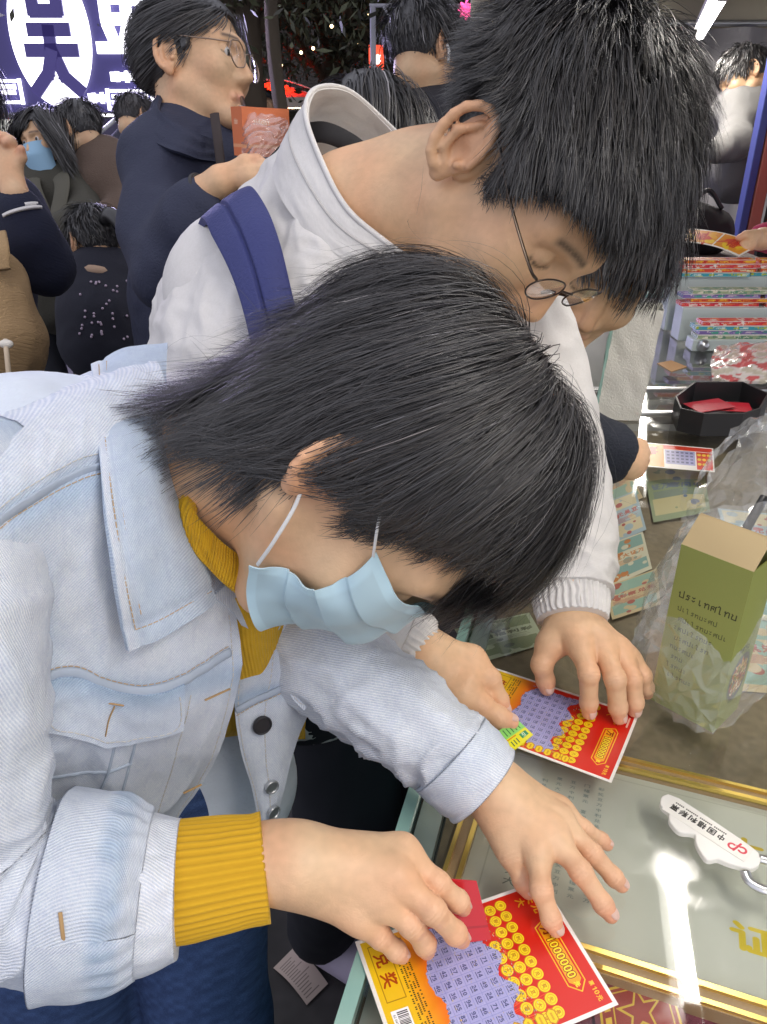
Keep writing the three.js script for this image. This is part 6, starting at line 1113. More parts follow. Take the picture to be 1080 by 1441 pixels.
  mesh('film', [film(rows(
    [[940, 770, 0.89], [965, 760, 0.93], [1040, 745, 0.95]], [[905, 860, 0.86], [940, 850, 0.93], [1040, 840, 0.95]], [[886, 930, 0.835], [930, 915, 0.87], [1030, 900, 0.88]]), 0.006, 3.3, 50, 60)], filmM, bg);
  tag(bg, 'crumpled clear plastic carrier bag standing on the counter around a green carton', 'bag');
}
{ // white paper bag standing behind, with green edge
  const a = H(842, 592, 0.0), g = group('paper_bag', a), w = V(0.085, 0, 0.01), d = V(0.02, 0, -0.07), h = V(0.012, 0.215, 0);
  const o = H(838, 590, 0.002), m = std(col(0.74, 0.73, 0.66), 0.75, { bumpMap: noiseBump, bumpScale: 0.001 }), gr = std(col(0.30, 0.48, 0.42), 0.6);
  const face = (p, u1, v1, name, mt) => { const fn = (u, v) => p.clone().addScaledVector(u1, u).addScaledVector(v1, v).addScaledVector(u1.clone().cross(v1).normalize(), 0.003 * nz(u * 4, v * 6, 3)); mesh(name, [sheet(fn, { n: 14, m: 24, thick: 0.001 })], mt, g); };
  face(o, w, h, 'front_panel', m); face(o.clone().add(w), d, h, 'gusset', m); face(o.clone().add(w).add(d), w.clone().negate(), h, 'back_panel', m); face(o.clone().add(d), d.clone().negate(), h, 'gusset', gr);
  face(o.clone().add(V(-0.006, 0, 0.006)), V(0.006, 0, -0.005), h, 'edge_strip', gr);
  tag(g, 'white paper bag with green side standing on the counter', 'bag');
}
// ---------------------------------------------------------------- roof, lamps and back of the stall
{
  const g = group('stall_roof', V(1.7, 2.0, -1.6)), m = std(col(0.55, 0.53, 0.48), 0.6);
  mesh('roof_panel', [bx(1.75, 2.10, -2.1, 2.6, 0.02, 5.3)], std(col(0.6, 0.58, 0.54), 0.7), g);
  for (const z of [-4.6, -3.9, -2.7, -1.5, -0.3, 0.4]) mesh('roof_beam', [bx(1.75, 2.07, z, 2.6, 0.035, 0.05, 0.004)], m, g);
  mesh('roof_fascia', [bx(1.75, 2.0, -4.72, 2.6, 0.16, 0.03, 0.004)], std(col(0.62, 0.56, 0.42), 0.55), g);
  for (const [x, z] of [[3.0, -4.6], [3.0, 0.5], [2.75, -4.6]]) mesh('roof_post', [bx(x, 1.04, z, 0.05, 2.08, 0.05, 0.004)], metalM, g);
  tag(g, 'pale panelled roof of the market stall with cross beams', 'roof');
}
stallLamp(V(0.60, 2.0, -0.88), V(0.69, 2.0, -1.30), 66, 'lit fluorescent tube under the stall roof above the glass counter');
stallLamp(V(0.46, 2.0, 0.70), V(0.56, 2.0, -0.25), 44, 'lit fluorescent tube of the stall roof over the near end of the counter');
stallLamp(V(1.10, 1.86, -2.98), V(1.52, 1.86, -4.33), 58, 'lit fluorescent tube under the far end of the stall roof');
// ---------------------------------------------------------------- the crowd behind
const cloth = (c, rough = 0.85, b = 0.0006) => std(c, rough, { bumpMap: noiseBump, bumpScale: b });
const wrinkle = (amp, s) => (x, y, z) => amp * (fbm(x * s, y * s * 0.7, z * s, 3) + 0.5 * (0.5 - Math.abs(nz(x * s * 1.3 + 3, y * s, z * s * 1.3))));
function garment(name, spec, k, cell, mat, parent, amp = 0.008, s = 12) { // spec: list of [points, radii]
  const list = [], pts = []; let rm = 0; for (const [p, r] of spec) { list.push(chain(p, r, k)); pts.push(...p); rm = Math.max(rm, ...r); }
  const b = boxOf(pts, rm + amp * 2 + cell * 2); if (b.min.y < 0.02) b.min.y = 0.02;
  const fn = blend(list, k), w = wrinkle(amp, s);
  return mesh(name, [nets((x, y, z) => fn(x, y, z) - w(x, y, z), b.min, b.max, cell)], mat, parent);
}
const legsDown = (p, sep, facing) => { const side = V(facing.z, 0, -facing.x).setLength(sep); return [[[p.clone().add(side), p.clone().add(side).setY(0.45), p.clone().add(side).setY(0.06)], [0.1, 0.075, 0.06]], [[p.clone().sub(side), p.clone().sub(side).setY(0.45), p.clone().sub(side).setY(0.06)], [0.1, 0.075, 0.06]]]; };
function shoes(parent, p, sep, facing, m) { const side = V(facing.z, 0, -facing.x).setLength(sep); for (const s of [-1, 1]) { const a = p.clone().addScaledVector(side, s).setY(0.045), b = a.clone().addScaledVector(facing, 0.13); mesh('shoe', [blob([cone(a, b, 0.045, 0.038)], 0.01, [a, b], 0.06, 0.008)], m, parent); } }
const shoeM = std(col(0.04, 0.04, 0.045), 0.6), darkTrouserM = cloth(col(0.02, 0.022, 0.03));
const shortHair = (f, o = {}) => growHair(f, { guides: 520, kids: 6, crown: [0, 0.11, -0.06], cap: 0.010, capIn: 0.004, swirl: 0.3, len: (l) => lerp(0.02, 0.07, sstep(l[1], -0.03, 0.07)), layer: (l, u) => lerp(0.004, 0.022, sstep(l[1], -0.02, 0.1)) * Math.sqrt(u), gravity: 0.04, follow: 0.18, noise: 0.2, rise: 0.25, hug: 0.2, spread: 0.012, clump: 0.4, flare: 0.006, width: 0.0016, steps: 7, stray: 0.05, capCell: 0.005, ...o });

{ // standing man in the navy coat, drinking through a straw
  const U = camDir(-0.02, 0.98, 0.12), F = camDir(0.95, 0.02, 0.30), t = frame(V(0, 0, 0), U, F), f = frame(P(243, 70, 1.42).addScaledVector(t.R, -0.085), U, F);
  const g = group('person', P(260, 500, 1.6).setY(0));
  tag(g, 'person with round glasses in a dark navy coat drinking through a straw', 'person');
  const nb = P(262, 195, 1.52), nt = f.at(0, -0.05, -0.03), neck = chain([nt, nb], [0.056, 0.064], 0.02);
  const hw = P(292, 268, 1.30), hand = handGeo({
    arm: [P(258, 305, 1.33), P(285, 272, 1.30), P(310, 255, 1.285)], armR: [0.03, 0.025, 0.026], cell: 0.004, nails: false,
    palm: [[P(312, 252, 1.285), P(345, 238, 1.275)], [P(314, 258, 1.285), P(350, 247, 1.27)]], palmR: [[0.018, 0.014], [0.018, 0.014]],
    fingers: [{ p: [P(345, 236, 1.275), P(368, 232, 1.27), P(384, 240, 1.275)], r: [0.012, 0.0105, 0.009] }, { p: [P(348, 243, 1.27), P(372, 240, 1.265), P(386, 249, 1.27)], r: [0.012, 0.0105, 0.009] }, { p: [P(349, 250, 1.27), P(370, 250, 1.265), P(380, 258, 1.27)], r: [0.012, 0.010, 0.0088] }, { p: [P(346, 256, 1.272), P(362, 258, 1.268), P(370, 265, 1.272)], r: [0.0105, 0.009, 0.008] }, { p: [P(322, 246, 1.28), P(345, 228, 1.27), P(362, 224, 1.268)], r: [0.014, 0.012, 0.0095] }],
  });
  mesh('body', [headGeo(f, { neck, neckEnd: nb, neckPad: 0.05, cell: 0.0026, tone: 0.95, eyes: true, look: F.clone().addScaledVector(U, -0.25).normalize() }), hand, tube([nb, P(215, 230, 1.48), P(222, 380, 1.385), P(258, 305, 1.33)], 0.028, { n: 24, m: 12, side: CB, color: (c) => c.setRGB(SK.r, SK.g, SK.b) })], skinM, g);
  mesh('hair', [shortHair(f, { guides: 1100, kids: 6, width: 0.0014, noise: 0.05, hug: 0.6, hugTo: 1, clump: 0.2, flare: 0.002, rise: 0.05, swirl: 0.05, crown: [0, 0.09, 0.055], len: (l) => 0.13, layer: (l, u) => 0.004 + 0.012 * Math.sqrt(u) * sstep(l[1], -0.06, 0.06), gravity: 0, style: (l, d, s, tt, ff) => { d.addScaledVector(ff.F, -0.35); }, stop: (l) => l[1] < 0.02 && l[2] > -0.035 && Math.abs(l[0]) > 0.05 })], hairM, g);
  const coatM = cloth(col(0.026, 0.031, 0.062), 0.8, 0.001);
  const coat = garment('coat', [
    [[P(232, 218, 1.49), P(268, 200, 1.56), P(335, 222, 1.66)], [0.075, 0.078, 0.082]],
    [[P(282, 260, 1.58), P(285, 420, 1.68), P(285, 620, 1.84)], [0.135, 0.14, 0.15]],
    [[P(225, 232, 1.46), P(224, 330, 1.42), P(238, 385, 1.38)], [0.066, 0.06, 0.056]],
    [[P(238, 385, 1.38), P(265, 318, 1.33), P(281, 283, 1.305)], [0.056, 0.048, 0.042]],
    [[P(340, 235, 1.64), P(372, 320, 1.60), P(380, 270, 1.45)], [0.07, 0.062, 0.05]]], 0.05, 0.010, coatM, g, 0.012, 9);
  const CN = netFn(rows([[228, 118, 1.52], [222, 150, 1.42], [246, 172, 1.40], [285, 190, 1.42], [312, 200, 1.47]], [[212, 150, 1.50], [205, 185, 1.41], [235, 208, 1.385], [275, 222, 1.405], [306, 228, 1.455]]));
  mesh('coat_collar', [sheet(CN, { n: 40, m: 14, thick: 0.006, flip: normalAt(CN, 0.5, 0.5).dot(CB) < 0, disp: (u, v) => 0.006 * nz(u * 4, v * 3, 2) })], coatM, g);
  mesh('shirt', [blob([cone(P(290, 190, 1.56), P(305, 330, 1.6), 0.05, 0.08)], 0.02, [P(290, 190, 1.56), P(305, 330, 1.6)], 0.1, 0.008)], cloth(col(0.006, 0.006, 0.008)), g);
  mesh('bag_strap', [tube([P(302, 160, 1.42), P(306, 190, 1.405), P(312, 240, 1.41), P(318, 300, 1.43)], () => [0.0025, 0.009], { n: 24, m: 10, side: CB })], std(col(0.03, 0.018, 0.016), 0.6), g);
  { const c = P(289, 270, 1.30), ax = P(310, 255, 1.285).sub(P(262, 300, 1.33)).normalize(), tg = new THREE.TorusGeometry(0.0315, 0.004, 10, 36); tg.applyQuaternion(new THREE.Quaternion().setFromUnitVectors(V(0, 0, 1), ax)); tg.translate(c.x, c.y, c.z); mesh('bracelet', [tg], blackPlasticM, g); }
  const rimM = std(col(0.35, 0.26, 0.2), 0.3, { metalness: 0.9 }), lensM = phys({ color: 0xffffff, transmission: 1, thickness: 0, roughness: 0.02 }), gl = new THREE.Group(); gl.name = 'glasses'; g.add(gl); gl.updateWorldMatrix(true, false);
  for (const s of [-1, 1]) { const ring = []; for (let k = 0; k <= 24; k++) { const a = k / 24 * 6.2832; ring.push(f.at(s * 0.034 + 0.025 * Math.cos(a), -0.006 + 0.023 * Math.sin(a), 0.110 - (Math.cos(a) * s > 0 ? 0.006 : 0))); } mesh('rim', [tube(ring, 0.0013, { n: 36, m: 6, cap: false })], rimM, gl); mesh('lens', [sheet((u, v) => { const a = u * 6.2832, r = v * 0.98 + 0.005; return f.at(s * 0.034 + 0.025 * r * Math.cos(a), -0.006 + 0.023 * r * Math.sin(a), 0.109 - (Math.cos(a) * s > 0 ? 0.006 * r : 0)); }, { n: 24, m: 3, thick: 0.0015 })], lensM, gl); mesh('temple_arm', [tube([f.at(s * 0.058, 0.006, 0.104), f.at(s * 0.078, 0.012, 0.06), f.at(s * 0.084, 0.026, -0.01), f.at(s * 0.08, 0.0, -0.03)], 0.0013, { n: 24, m: 6 })], rimM, gl); }
  mesh('bridge', [tube([f.at(0.009, 0.002, 0.110), f.at(0, 0.005, 0.113), f.at(-0.009, 0.002, 0.110)], 0.0013, { n: 8, m: 6 })], rimM, gl);
  const hp = P(262, 600, 1.8); hp.y = 0.8; garment('trousers', legsDown(hp, 0.1, V(1, 0, 0)), 0.03, 0.014, darkTrouserM, g); shoes(g, hp, 0.1, V(1, 0, 0), shoeM);
  // what he holds
  const bxo = P(348, 168, 1.33), od = group('drink_box', P(376, 196, 1.34)); const a = P(345, 220, 1.30), e1 = P(410, 222, 1.34).sub(a), up = V(0, 0.075, 0), e2 = V(e1.z, 0, -e1.x).setLength(0.05);
  const ot = canvasTex(256, 200, (c, w, h) => { c.fillStyle = '#d9784a'; c.fillRect(0, 0, w, h); c.fillStyle = '#f2d2b4'; c.font = 'bold 30px sans-serif'; c.fillText('rabbit', 110, 70); c.fillStyle = '#e6a074'; c.fillRect(0, 150, w, 14); });
  mesh('carton', [brick(a, e1, up, e2)], std(0xffffff, 0.55, { map: ot }), od);
  mesh('film', [sheet(netFn(rows([[335, 148, 1.31], [350, 150, 1.285], [380, 160, 1.285], [405, 168, 1.31]], [[338, 185, 1.30], [352, 188, 1.265], [385, 190, 1.27], [408, 192, 1.30]], [[342, 226, 1.30], [355, 224, 1.27], [380, 222, 1.27], [405, 222, 1.30]])), { n: 50, m: 50, thick: 0.0003, disp: (u, v) => 0.006 * (fbm(u * 4, v * 4, 2, 2) + Math.exp(-((nz(u * 5 + v * 3, v * 4, 3) / 0.08) ** 2))) })], phys({ color: 0xffffff, transmission: 0.93, thickness: 0, roughness: 0.12 }), od);
  tag(od, 'orange carton wrapped in clear film held by the person in the navy coat', 'drink carton');
  tag(mesh('drinking_straw', [tube([f.at(0.006, -0.072, 0.095), P(343, 148, 1.36), P(356, 178, 1.345)], 0.0038, { n: 10, m: 10 })], std(col(0.04, 0.015, 0.012), 0.4)), 'dark thin drinking straw between the lips of the person in the navy coat', 'straw');
  const ph = group('phone', P(400, 215, 1.27)); mesh('phone_body', [brick(P(372, 228, 1.26), P(402, 196, 1.25).sub(P(372, 228, 1.26)), P(392, 240, 1.27).sub(P(372, 228, 1.26)), camDir(0, 0, -0.009))], blackPlasticM, ph); tag(ph, 'black phone held beside the orange carton', 'phone');
}
{ // masked woman in the olive coat
  const U = camDir(-0.12, 0.98, 0.1), F = camDir(-0.35, -0.28, 0.9), f = frame(P(66, 204, 3.15), U, F), g = group('person', P(75, 420, 3.3).setY(0));
  tag(g, 'person with blue face mask in an open olive coat', 'person');
  const nb = P(72, 240, 3.2), neck = chain([f.at(0, -0.05, -0.03), nb], [0.05, 0.055], 0.02);
  mesh('body', [headGeo(f, { neck, neckEnd: nb, neckPad: 0.05, cell: 0.0045, tone: 0.85, eyes: true })], skinM, g);
  mesh('hair', [shortHair(f, { guides: 480, len: (l) => 0.30, gravity: 0.25, layer: (l, u) => 0.02 * Math.sqrt(u), width: 0.003, steps: 12, noise: 0.08, hug: 0.1, style: (l, d, s, tt, ff) => { if (l[2] > 0.02) d.addScaledVector(ff.R, 0.3 * Math.sign(l[0] + 0.02)).addScaledVector(ff.F, -0.1); }, stop: (l) => l[2] > 0.05 && l[1] < 0.05 && Math.abs(l[0]) < 0.06 })], hairM, g);
  const mf = (u, v) => { const a = lerp(-1.2, 1.2, u); return f.at(0.072 * Math.sin(a), lerp(-0.005, -0.115, v), 0.02 + (0.098 - 0.018 * Math.abs(v - 0.45) * 2) * Math.cos(a) + 0.004); };
  mesh('face_mask', [sheet(mf, { n: 24, m: 12, thick: 0.002, flip: normalAt(mf, 0.5, 0.5).dot(f.F) < 0 })], std(col(0.28, 0.46, 0.62), 0.8), g);
  garment('coat', [[[P(40, 262, 3.3), P(72, 250, 3.3), P(112, 266, 3.25)], [0.11, 0.1, 0.11]], [[P(78, 280, 3.28), P(80, 400, 3.4)], [0.2, 0.22]], [[P(112, 268, 3.2), P(120, 310, 3.1), P(85, 325, 2.95)], [0.09, 0.08, 0.06]]], 0.06, 0.02, cloth(col(0.055, 0.052, 0.04), 0.9, 0.002), g, 0.02, 7);
  for (const [a, b, c] of [[[50, 240, 3.13], [46, 262, 3.06], [60, 300, 3.03]], [[82, 240, 3.12], [88, 262, 3.04], [80, 305, 3.0]]]) mesh('lapel', [tube([Q(a), Q(b), Q(c)], () => [0.008, 0.035], { n: 14, m: 10, side: CB })], cloth(col(0.085, 0.08, 0.06)), g);
  const hp = P(80, 420, 3.4); hp.y = 0.8; garment('trousers', legsDown(hp, 0.1, V(0, 0, 1)), 0.03, 0.02, darkTrouserM, g); shoes(g, hp, 0.1, V(0, 0, 1), shoeM);
}
{ // person in brown, back turned
  const U = camDir(-0.3, 0.95, 0.05), F = camDir(-0.8, -0.35, -0.4), f = frame(P(112, 190, 3.20), U, F), g = group('person', P(150, 420, 3.30).setY(0));
  tag(g, 'person in a brown sweater with dark trousers standing with back turned', 'person');
  const nb = P(128, 218, 3.25), neck = chain([f.at(0, -0.05, -0.03), nb], [0.05, 0.055], 0.02);
  mesh('body', [headGeo(f, { neck, neckEnd: nb, neckPad: 0.05, cell: 0.006, tone: 0.8 }), handGeo({ arm: [P(155, 300, 3.10), P(135, 303, 3.08)], armR: [0.03, 0.027], palm: [[P(135, 303, 3.08), P(126, 312, 3.07)]], palmR: [[0.026, 0.024]], fingers: [0, 1, 2, 3].map((k) => ({ p: [P(127 + k * 3, 311, 3.07), P(128 + k * 4, 322, 3.07), P(133 + k * 4, 328, 3.07)], r: [0.011, 0.01, 0.009] })).concat([{ p: [P(130, 304, 3.07), P(122, 300, 3.06), P(120, 296, 3.06)], r: [0.012, 0.011, 0.009] }]), cell: 0.005, nails: false, tone: 0.8 }), tube([nb, P(168, 252, 3.2), P(178, 300, 3.15), P(155, 300, 3.10)], 0.025, { n: 20, m: 10, color: (c) => c.setRGB(SK.r, SK.g, SK.b) })], skinM, g);
  mesh('hair', [shortHair(f, { width: 0.003, guides: 420 })], hairM, g);
  garment('sweater', [[[P(125, 232, 3.30), P(150, 228, 3.25), P(168, 250, 3.25)], [0.09, 0.09, 0.1]], [[P(148, 260, 3.25), P(158, 330, 3.35)], [0.15, 0.16]], [[P(170, 255, 3.20), P(178, 300, 3.15), P(150, 302, 3.08)], [0.075, 0.065, 0.05]]], 0.06, 0.018, cloth(col(0.12, 0.082, 0.062), 0.95, 0.003), g, 0.014, 8);
  const hp = P(165, 345, 3.35); hp.y = 0.85; garment('trousers', legsDown(hp, 0.09, V(1, 0, 0)), 0.03, 0.02, darkTrouserM, g); shoes(g, hp, 0.09, V(-1, 0, 0), shoeM);
}
{ // child in the dotted dress
  const U = camDir(-0.1, 0.98, 0.1), F = camDir(-0.6, -0.2, -0.75), f0 = frame(P(133, 345, 2.72), U, F), g = group('person', P(135, 520, 2.77).setY(0));
  tag(g, 'small child standing in a dark dotted dress', 'person');
  const f = f0, nb = P(135, 372, 2.74), neck = chain([f.at(0, -0.05, -0.03), nb], [0.042, 0.045], 0.02), ft = P(140, 500, 2.77); ft.y = 0.05;
  const legs = [-1, 1].map((s) => chain([P(140 + s * 20, 480, 2.75), P(140 + s * 20, 560, 2.77).setY(0.06)], [0.05, 0.035], 0.01));
  const lb = boxOf([P(120, 480, 2.75), P(160, 560, 2.77).setY(0.06)], 0.07), legG = nets((x, y, z) => Math.min(legs[0](x, y, z), legs[1](x, y, z)), lb.min, lb.max, 0.012, (c, x, y, z) => skinAt(c, x, y, z, 0.7));
  mesh('body', [headGeo(f, { neck, neckEnd: nb, neckPad: 0.05, cell: 0.006, tone: 0.8 }), legG], skinM, g);
  mesh('hair', [shortHair(f, { width: 0.003, guides: 420, style: (l, d, s, t, ff) => d.addScaledVector(ff.F, -0.1) }), tube([f.at(0, 0.03, -0.12), f.at(0.01, 0.03, -0.16), f.at(0.02, -0.01, -0.185), f.at(0.02, -0.06, -0.18)], [0.02, 0.026, 0.022, 0.006], { n: 16, m: 12, color: (c) => c.setRGB(0.016, 0.0155, 0.0165) })], hairM, g);
  mesh('collar', [tube([P(112, 374, 2.67), P(135, 380, 2.62), P(165, 383, 2.67)], () => [0.02, 0.03], { n: 16, m: 12 })], cloth(col(0.35, 0.24, 0.17)), g);
  const dr = garment('dress', [[[P(118, 388, 2.75), P(165, 390, 2.73)], [0.075, 0.08]], [[P(140, 400, 2.73), P(148, 450, 2.73), P(150, 480, 2.75)], [0.13, 0.15, 0.16]]], 0.06, 0.016, cloth(col(0.008, 0.009, 0.02)), g, 0.012, 8);
  const dots = []; const fdr = blend([chain([P(118, 388, 2.75), P(165, 390, 2.73)], [0.075, 0.08], 0.06), chain([P(140, 400, 2.73), P(148, 450, 2.73), P(150, 480, 2.75)], [0.13, 0.15, 0.16], 0.06)], 0.06), wdr = wrinkle(0.012, 8);
  for (let k = 0; k < 46; k++) { const o = P(112 + rnd() * 78, 392 + rnd() * 88, 2.27), dir = o.clone().sub(V(0, EYE, 0)).normalize(), p = o; let ok = false; for (let q = 0; q < 40; q++) { const e = fdr(p.x, p.y, p.z) - wdr(p.x, p.y, p.z); if (e < 0.002) { ok = true; break; } p.addScaledVector(dir, e * 0.7); } if (ok) { const s = new THREE.SphereGeometry(0.0045, 8, 6); s.translate(p.x, p.y, p.z); dots.push(s); } }
  const dm = mesh('print_dots', dots, std(col(0.42, 0.34, 0.44), 0.7), dr); dm.userData.kind = 'stuff';
  shoes(g, P(140, 520, 2.77), 0.06, V(-0.5, 0, -0.8).normalize(), shoeM);
}
{ // person at the left edge: navy sleeve with white stripes, tan backpack
  const g = group('person', P(-40, 500, 1.9).setY(0)), U = camDir(0, 1, 0), F = camDir(-0.5, -0.2, -0.8), f = frame(P(-70, 150, 1.85), U, F);
  tag(g, 'person in a navy jacket with white-striped cuffs raising a hand', 'person');
  const nb = P(-62, 235, 1.88), neck = chain([f.at(0, -0.05, -0.03), nb], [0.05, 0.055], 0.02);
  mesh('body', [headGeo(f, { neck, neckEnd: nb, neckPad: 0.05, cell: 0.005, tone: 0.9 }), handGeo({ arm: [P(22, 272, 1.72), P(14, 250, 1.72), P(10, 240, 1.72)], armR: [0.03, 0.028, 0.028], palm: [[P(10, 240, 1.72), P(-2, 205, 1.72)], [P(14, 238, 1.72), P(14, 208, 1.715)]], palmR: [[0.024, 0.02], [0.023, 0.019]], fingers: [[-14, 190], [-2, 184], [8, 188], [16, 194]].map(([x, y]) => ({ p: [P(lerp(6, x, 0.4), 206, 1.72), P(lerp(4, x, 0.9), lerp(206, y, 0.7), 1.70), P(x - 8, y + 6, 1.69)], r: [0.012, 0.0105, 0.009] })).concat([{ p: [P(22, 235, 1.715), P(30, 222, 1.71), P(30, 210, 1.70)], r: [0.014, 0.012, 0.0095] }]), cell: 0.004, nails: false, tone: 0.95 })], skinM, g);
  mesh('hair', [shortHair(f, { width: 0.003, guides: 420, len: () => 0.2, gravity: 0.2 })], hairM, g);
  const nv = cloth(col(0.010, 0.013, 0.035), 0.85, 0.001);
  garment('jacket', [[[P(-70, 268, 1.9), P(0, 300, 1.88)], [0.11, 0.10]], [[P(-50, 330, 1.92), P(-45, 450, 2.05)], [0.17, 0.17]], [[P(22, 310, 1.88), P(66, 372, 1.85)], [0.07, 0.058]], [[P(64, 376, 1.84), P(44, 330, 1.78), P(26, 290, 1.735)], [0.058, 0.05, 0.041]]], 0.05, 0.012, nv, g, 0.012, 8);
  const wm = cloth(col(0.72, 0.70, 0.68));
  for (const [t, r] of [[0.0, 0.0475], [0.45, 0.0465]]) { const a = P(lerp(33, 27, t), lerp(303, 292, t), 1.74), b = P(lerp(31, 25, t), lerp(298, 287, t), 1.738); mesh('cuff_stripe', [tube([a, b], r, { n: 2, m: 28, side: CB })], wm, g); }
  const hp = P(-30, 560, 2.0); hp.y = 0.8; garment('trousers', legsDown(hp, 0.1, V(1, 0, 0)), 0.03, 0.016, darkTrouserM, g); shoes(g, hp, 0.1, V(1, 0, 0), shoeM);
  const bp = group('backpack', P(10, 450, 1.6)), tan = cloth(col(0.36, 0.235, 0.115), 0.85, 0.002);
  garment('bag_body', [[[P(-50, 425, 1.66), P(-34, 480, 1.66)], [0.13, 0.14]], [[P(-36, 385, 1.68), P(-4, 392, 1.64)], [0.065, 0.05]], [[P(4, 435, 1.62), P(8, 475, 1.62)], [0.05, 0.062]]], 0.05, 0.010, tan, bp, 0.016, 9);
  mesh('strap', [tube([P(-2, 330, 1.58), P(2, 352, 1.55), P(4, 380, 1.55)], () => [0.006, 0.018], { n: 16, m: 12, side: CB })], tan, bp);
  mesh('draw_cord', [tube([P(8, 478, 1.51), P(10, 500, 1.50), P(14, 540, 1.51), P(18, 580, 1.53)], 0.005, { n: 20, m: 8 })], cloth(col(0.62, 0.5, 0.36)), bp);
  const tg = new THREE.SphereGeometry(0.011, 14, 10); tg.scale(1.3, 0.8, 0.8); tg.translate(...P(9, 484, 1.505).toArray()); mesh('toggle', [tg], std(col(0.75, 0.7, 0.62), 0.4), bp);
  tag(bp, 'tan drawstring backpack worn by the person in navy', 'backpack');
}
const backHead = (label, fr, tone, nb, torso, cm, ho = {}, extra) => { // someone seen from behind, mostly hidden
  const g = group('person', torso[0].clone().setY(0)); tag(g, label, 'person');
  const neck = chain([fr.at(0, -0.05, -0.03), nb], [0.055, 0.06], 0.02);
  mesh('body', [headGeo(fr, { neck, neckEnd: nb, neckPad: 0.06, cell: 0.006, tone })], skinM, g);
  mesh('hair', [shortHair(fr, { width: 0.0022, guides: 560, ...ho })], hairM, g);
  garment('coat', [[[nb.clone().add(V(-0.16, -0.1, 0.02)), nb.clone().add(V(0, -0.06, 0)), nb.clone().add(V(0.16, -0.1, -0.02))], [0.09, 0.08, 0.09]], [torso, [0.17, 0.17]]], 0.05, 0.016, cm, g, 0.012, 8);
  const hp = torso[1].clone().setY(0.8); garment('trousers', legsDown(hp, 0.1, V(1, 0, 0)), 0.03, 0.022, darkTrouserM, g); shoes(g, hp, 0.1, V(1, 0, 0), shoeM);
  if (extra) extra(g, fr); return g;
};
backHead('person in black with a white earphone standing behind the pale collar', frame(P(600, 82, 2.0), camDir(0.05, 0.98, 0.1), camDir(0.75, -0.1, -0.6)), 0.85, P(602, 150, 2.05), [P(605, 210, 2.1), P(605, 420, 2.3)], cloth(col(0.02, 0.02, 0.026)), { len: (l) => lerp(0.02, 0.08, sstep(l[1], -0.03, 0.07)), layer: (l, u) => lerp(0.006, 0.03, sstep(l[1], -0.04, 0.1)) * Math.sqrt(u) }, (g, f) => mesh('earphone', [tube([f.at(0.088, 0.0, -0.008), f.at(0.092, -0.012, -0.002), f.at(0.09, -0.04, 0.004)], 0.0035, { n: 8, m: 8 })], std(col(0.8, 0.8, 0.8), 0.3), g));
backHead('person in a grey coat just behind the raised pale collar', frame(P(522, 225, 1.35), camDir(0.05, 0.98, 0.1), camDir(0.2, -0.2, -0.95)), 0.85, P(522, 330, 1.4), [P(525, 400, 1.5), P(520, 560, 1.6)], cloth(col(0.05, 0.045, 0.05)), { len: () => 0.28, gravity: 0.25, steps: 10, guides: 420 });
backHead('far person in dark clothes standing under the red canopy', frame(P(374, 150, 7.2), camDir(0, 1, 0), camDir(0.6, -0.1, 0.7)), 0.8, P(375, 166, 7.25), [P(375, 185, 7.3), P(375, 260, 7.5)], cloth(col(0.03, 0.03, 0.035)), { width: 0.008, guides: 200 });
backHead('person in a dark coat half hidden by the navy coat', frame(P(192, 172, 3.9), camDir(-0.1, 0.98, 0), camDir(0.6, -0.2, -0.7)), 0.8, P(194, 196, 3.95), [P(200, 225, 4.0), P(210, 320, 4.1)], cloth(col(0.02, 0.02, 0.04)), { width: 0.003, guides: 600, color: [0.03, 0.027, 0.03] });
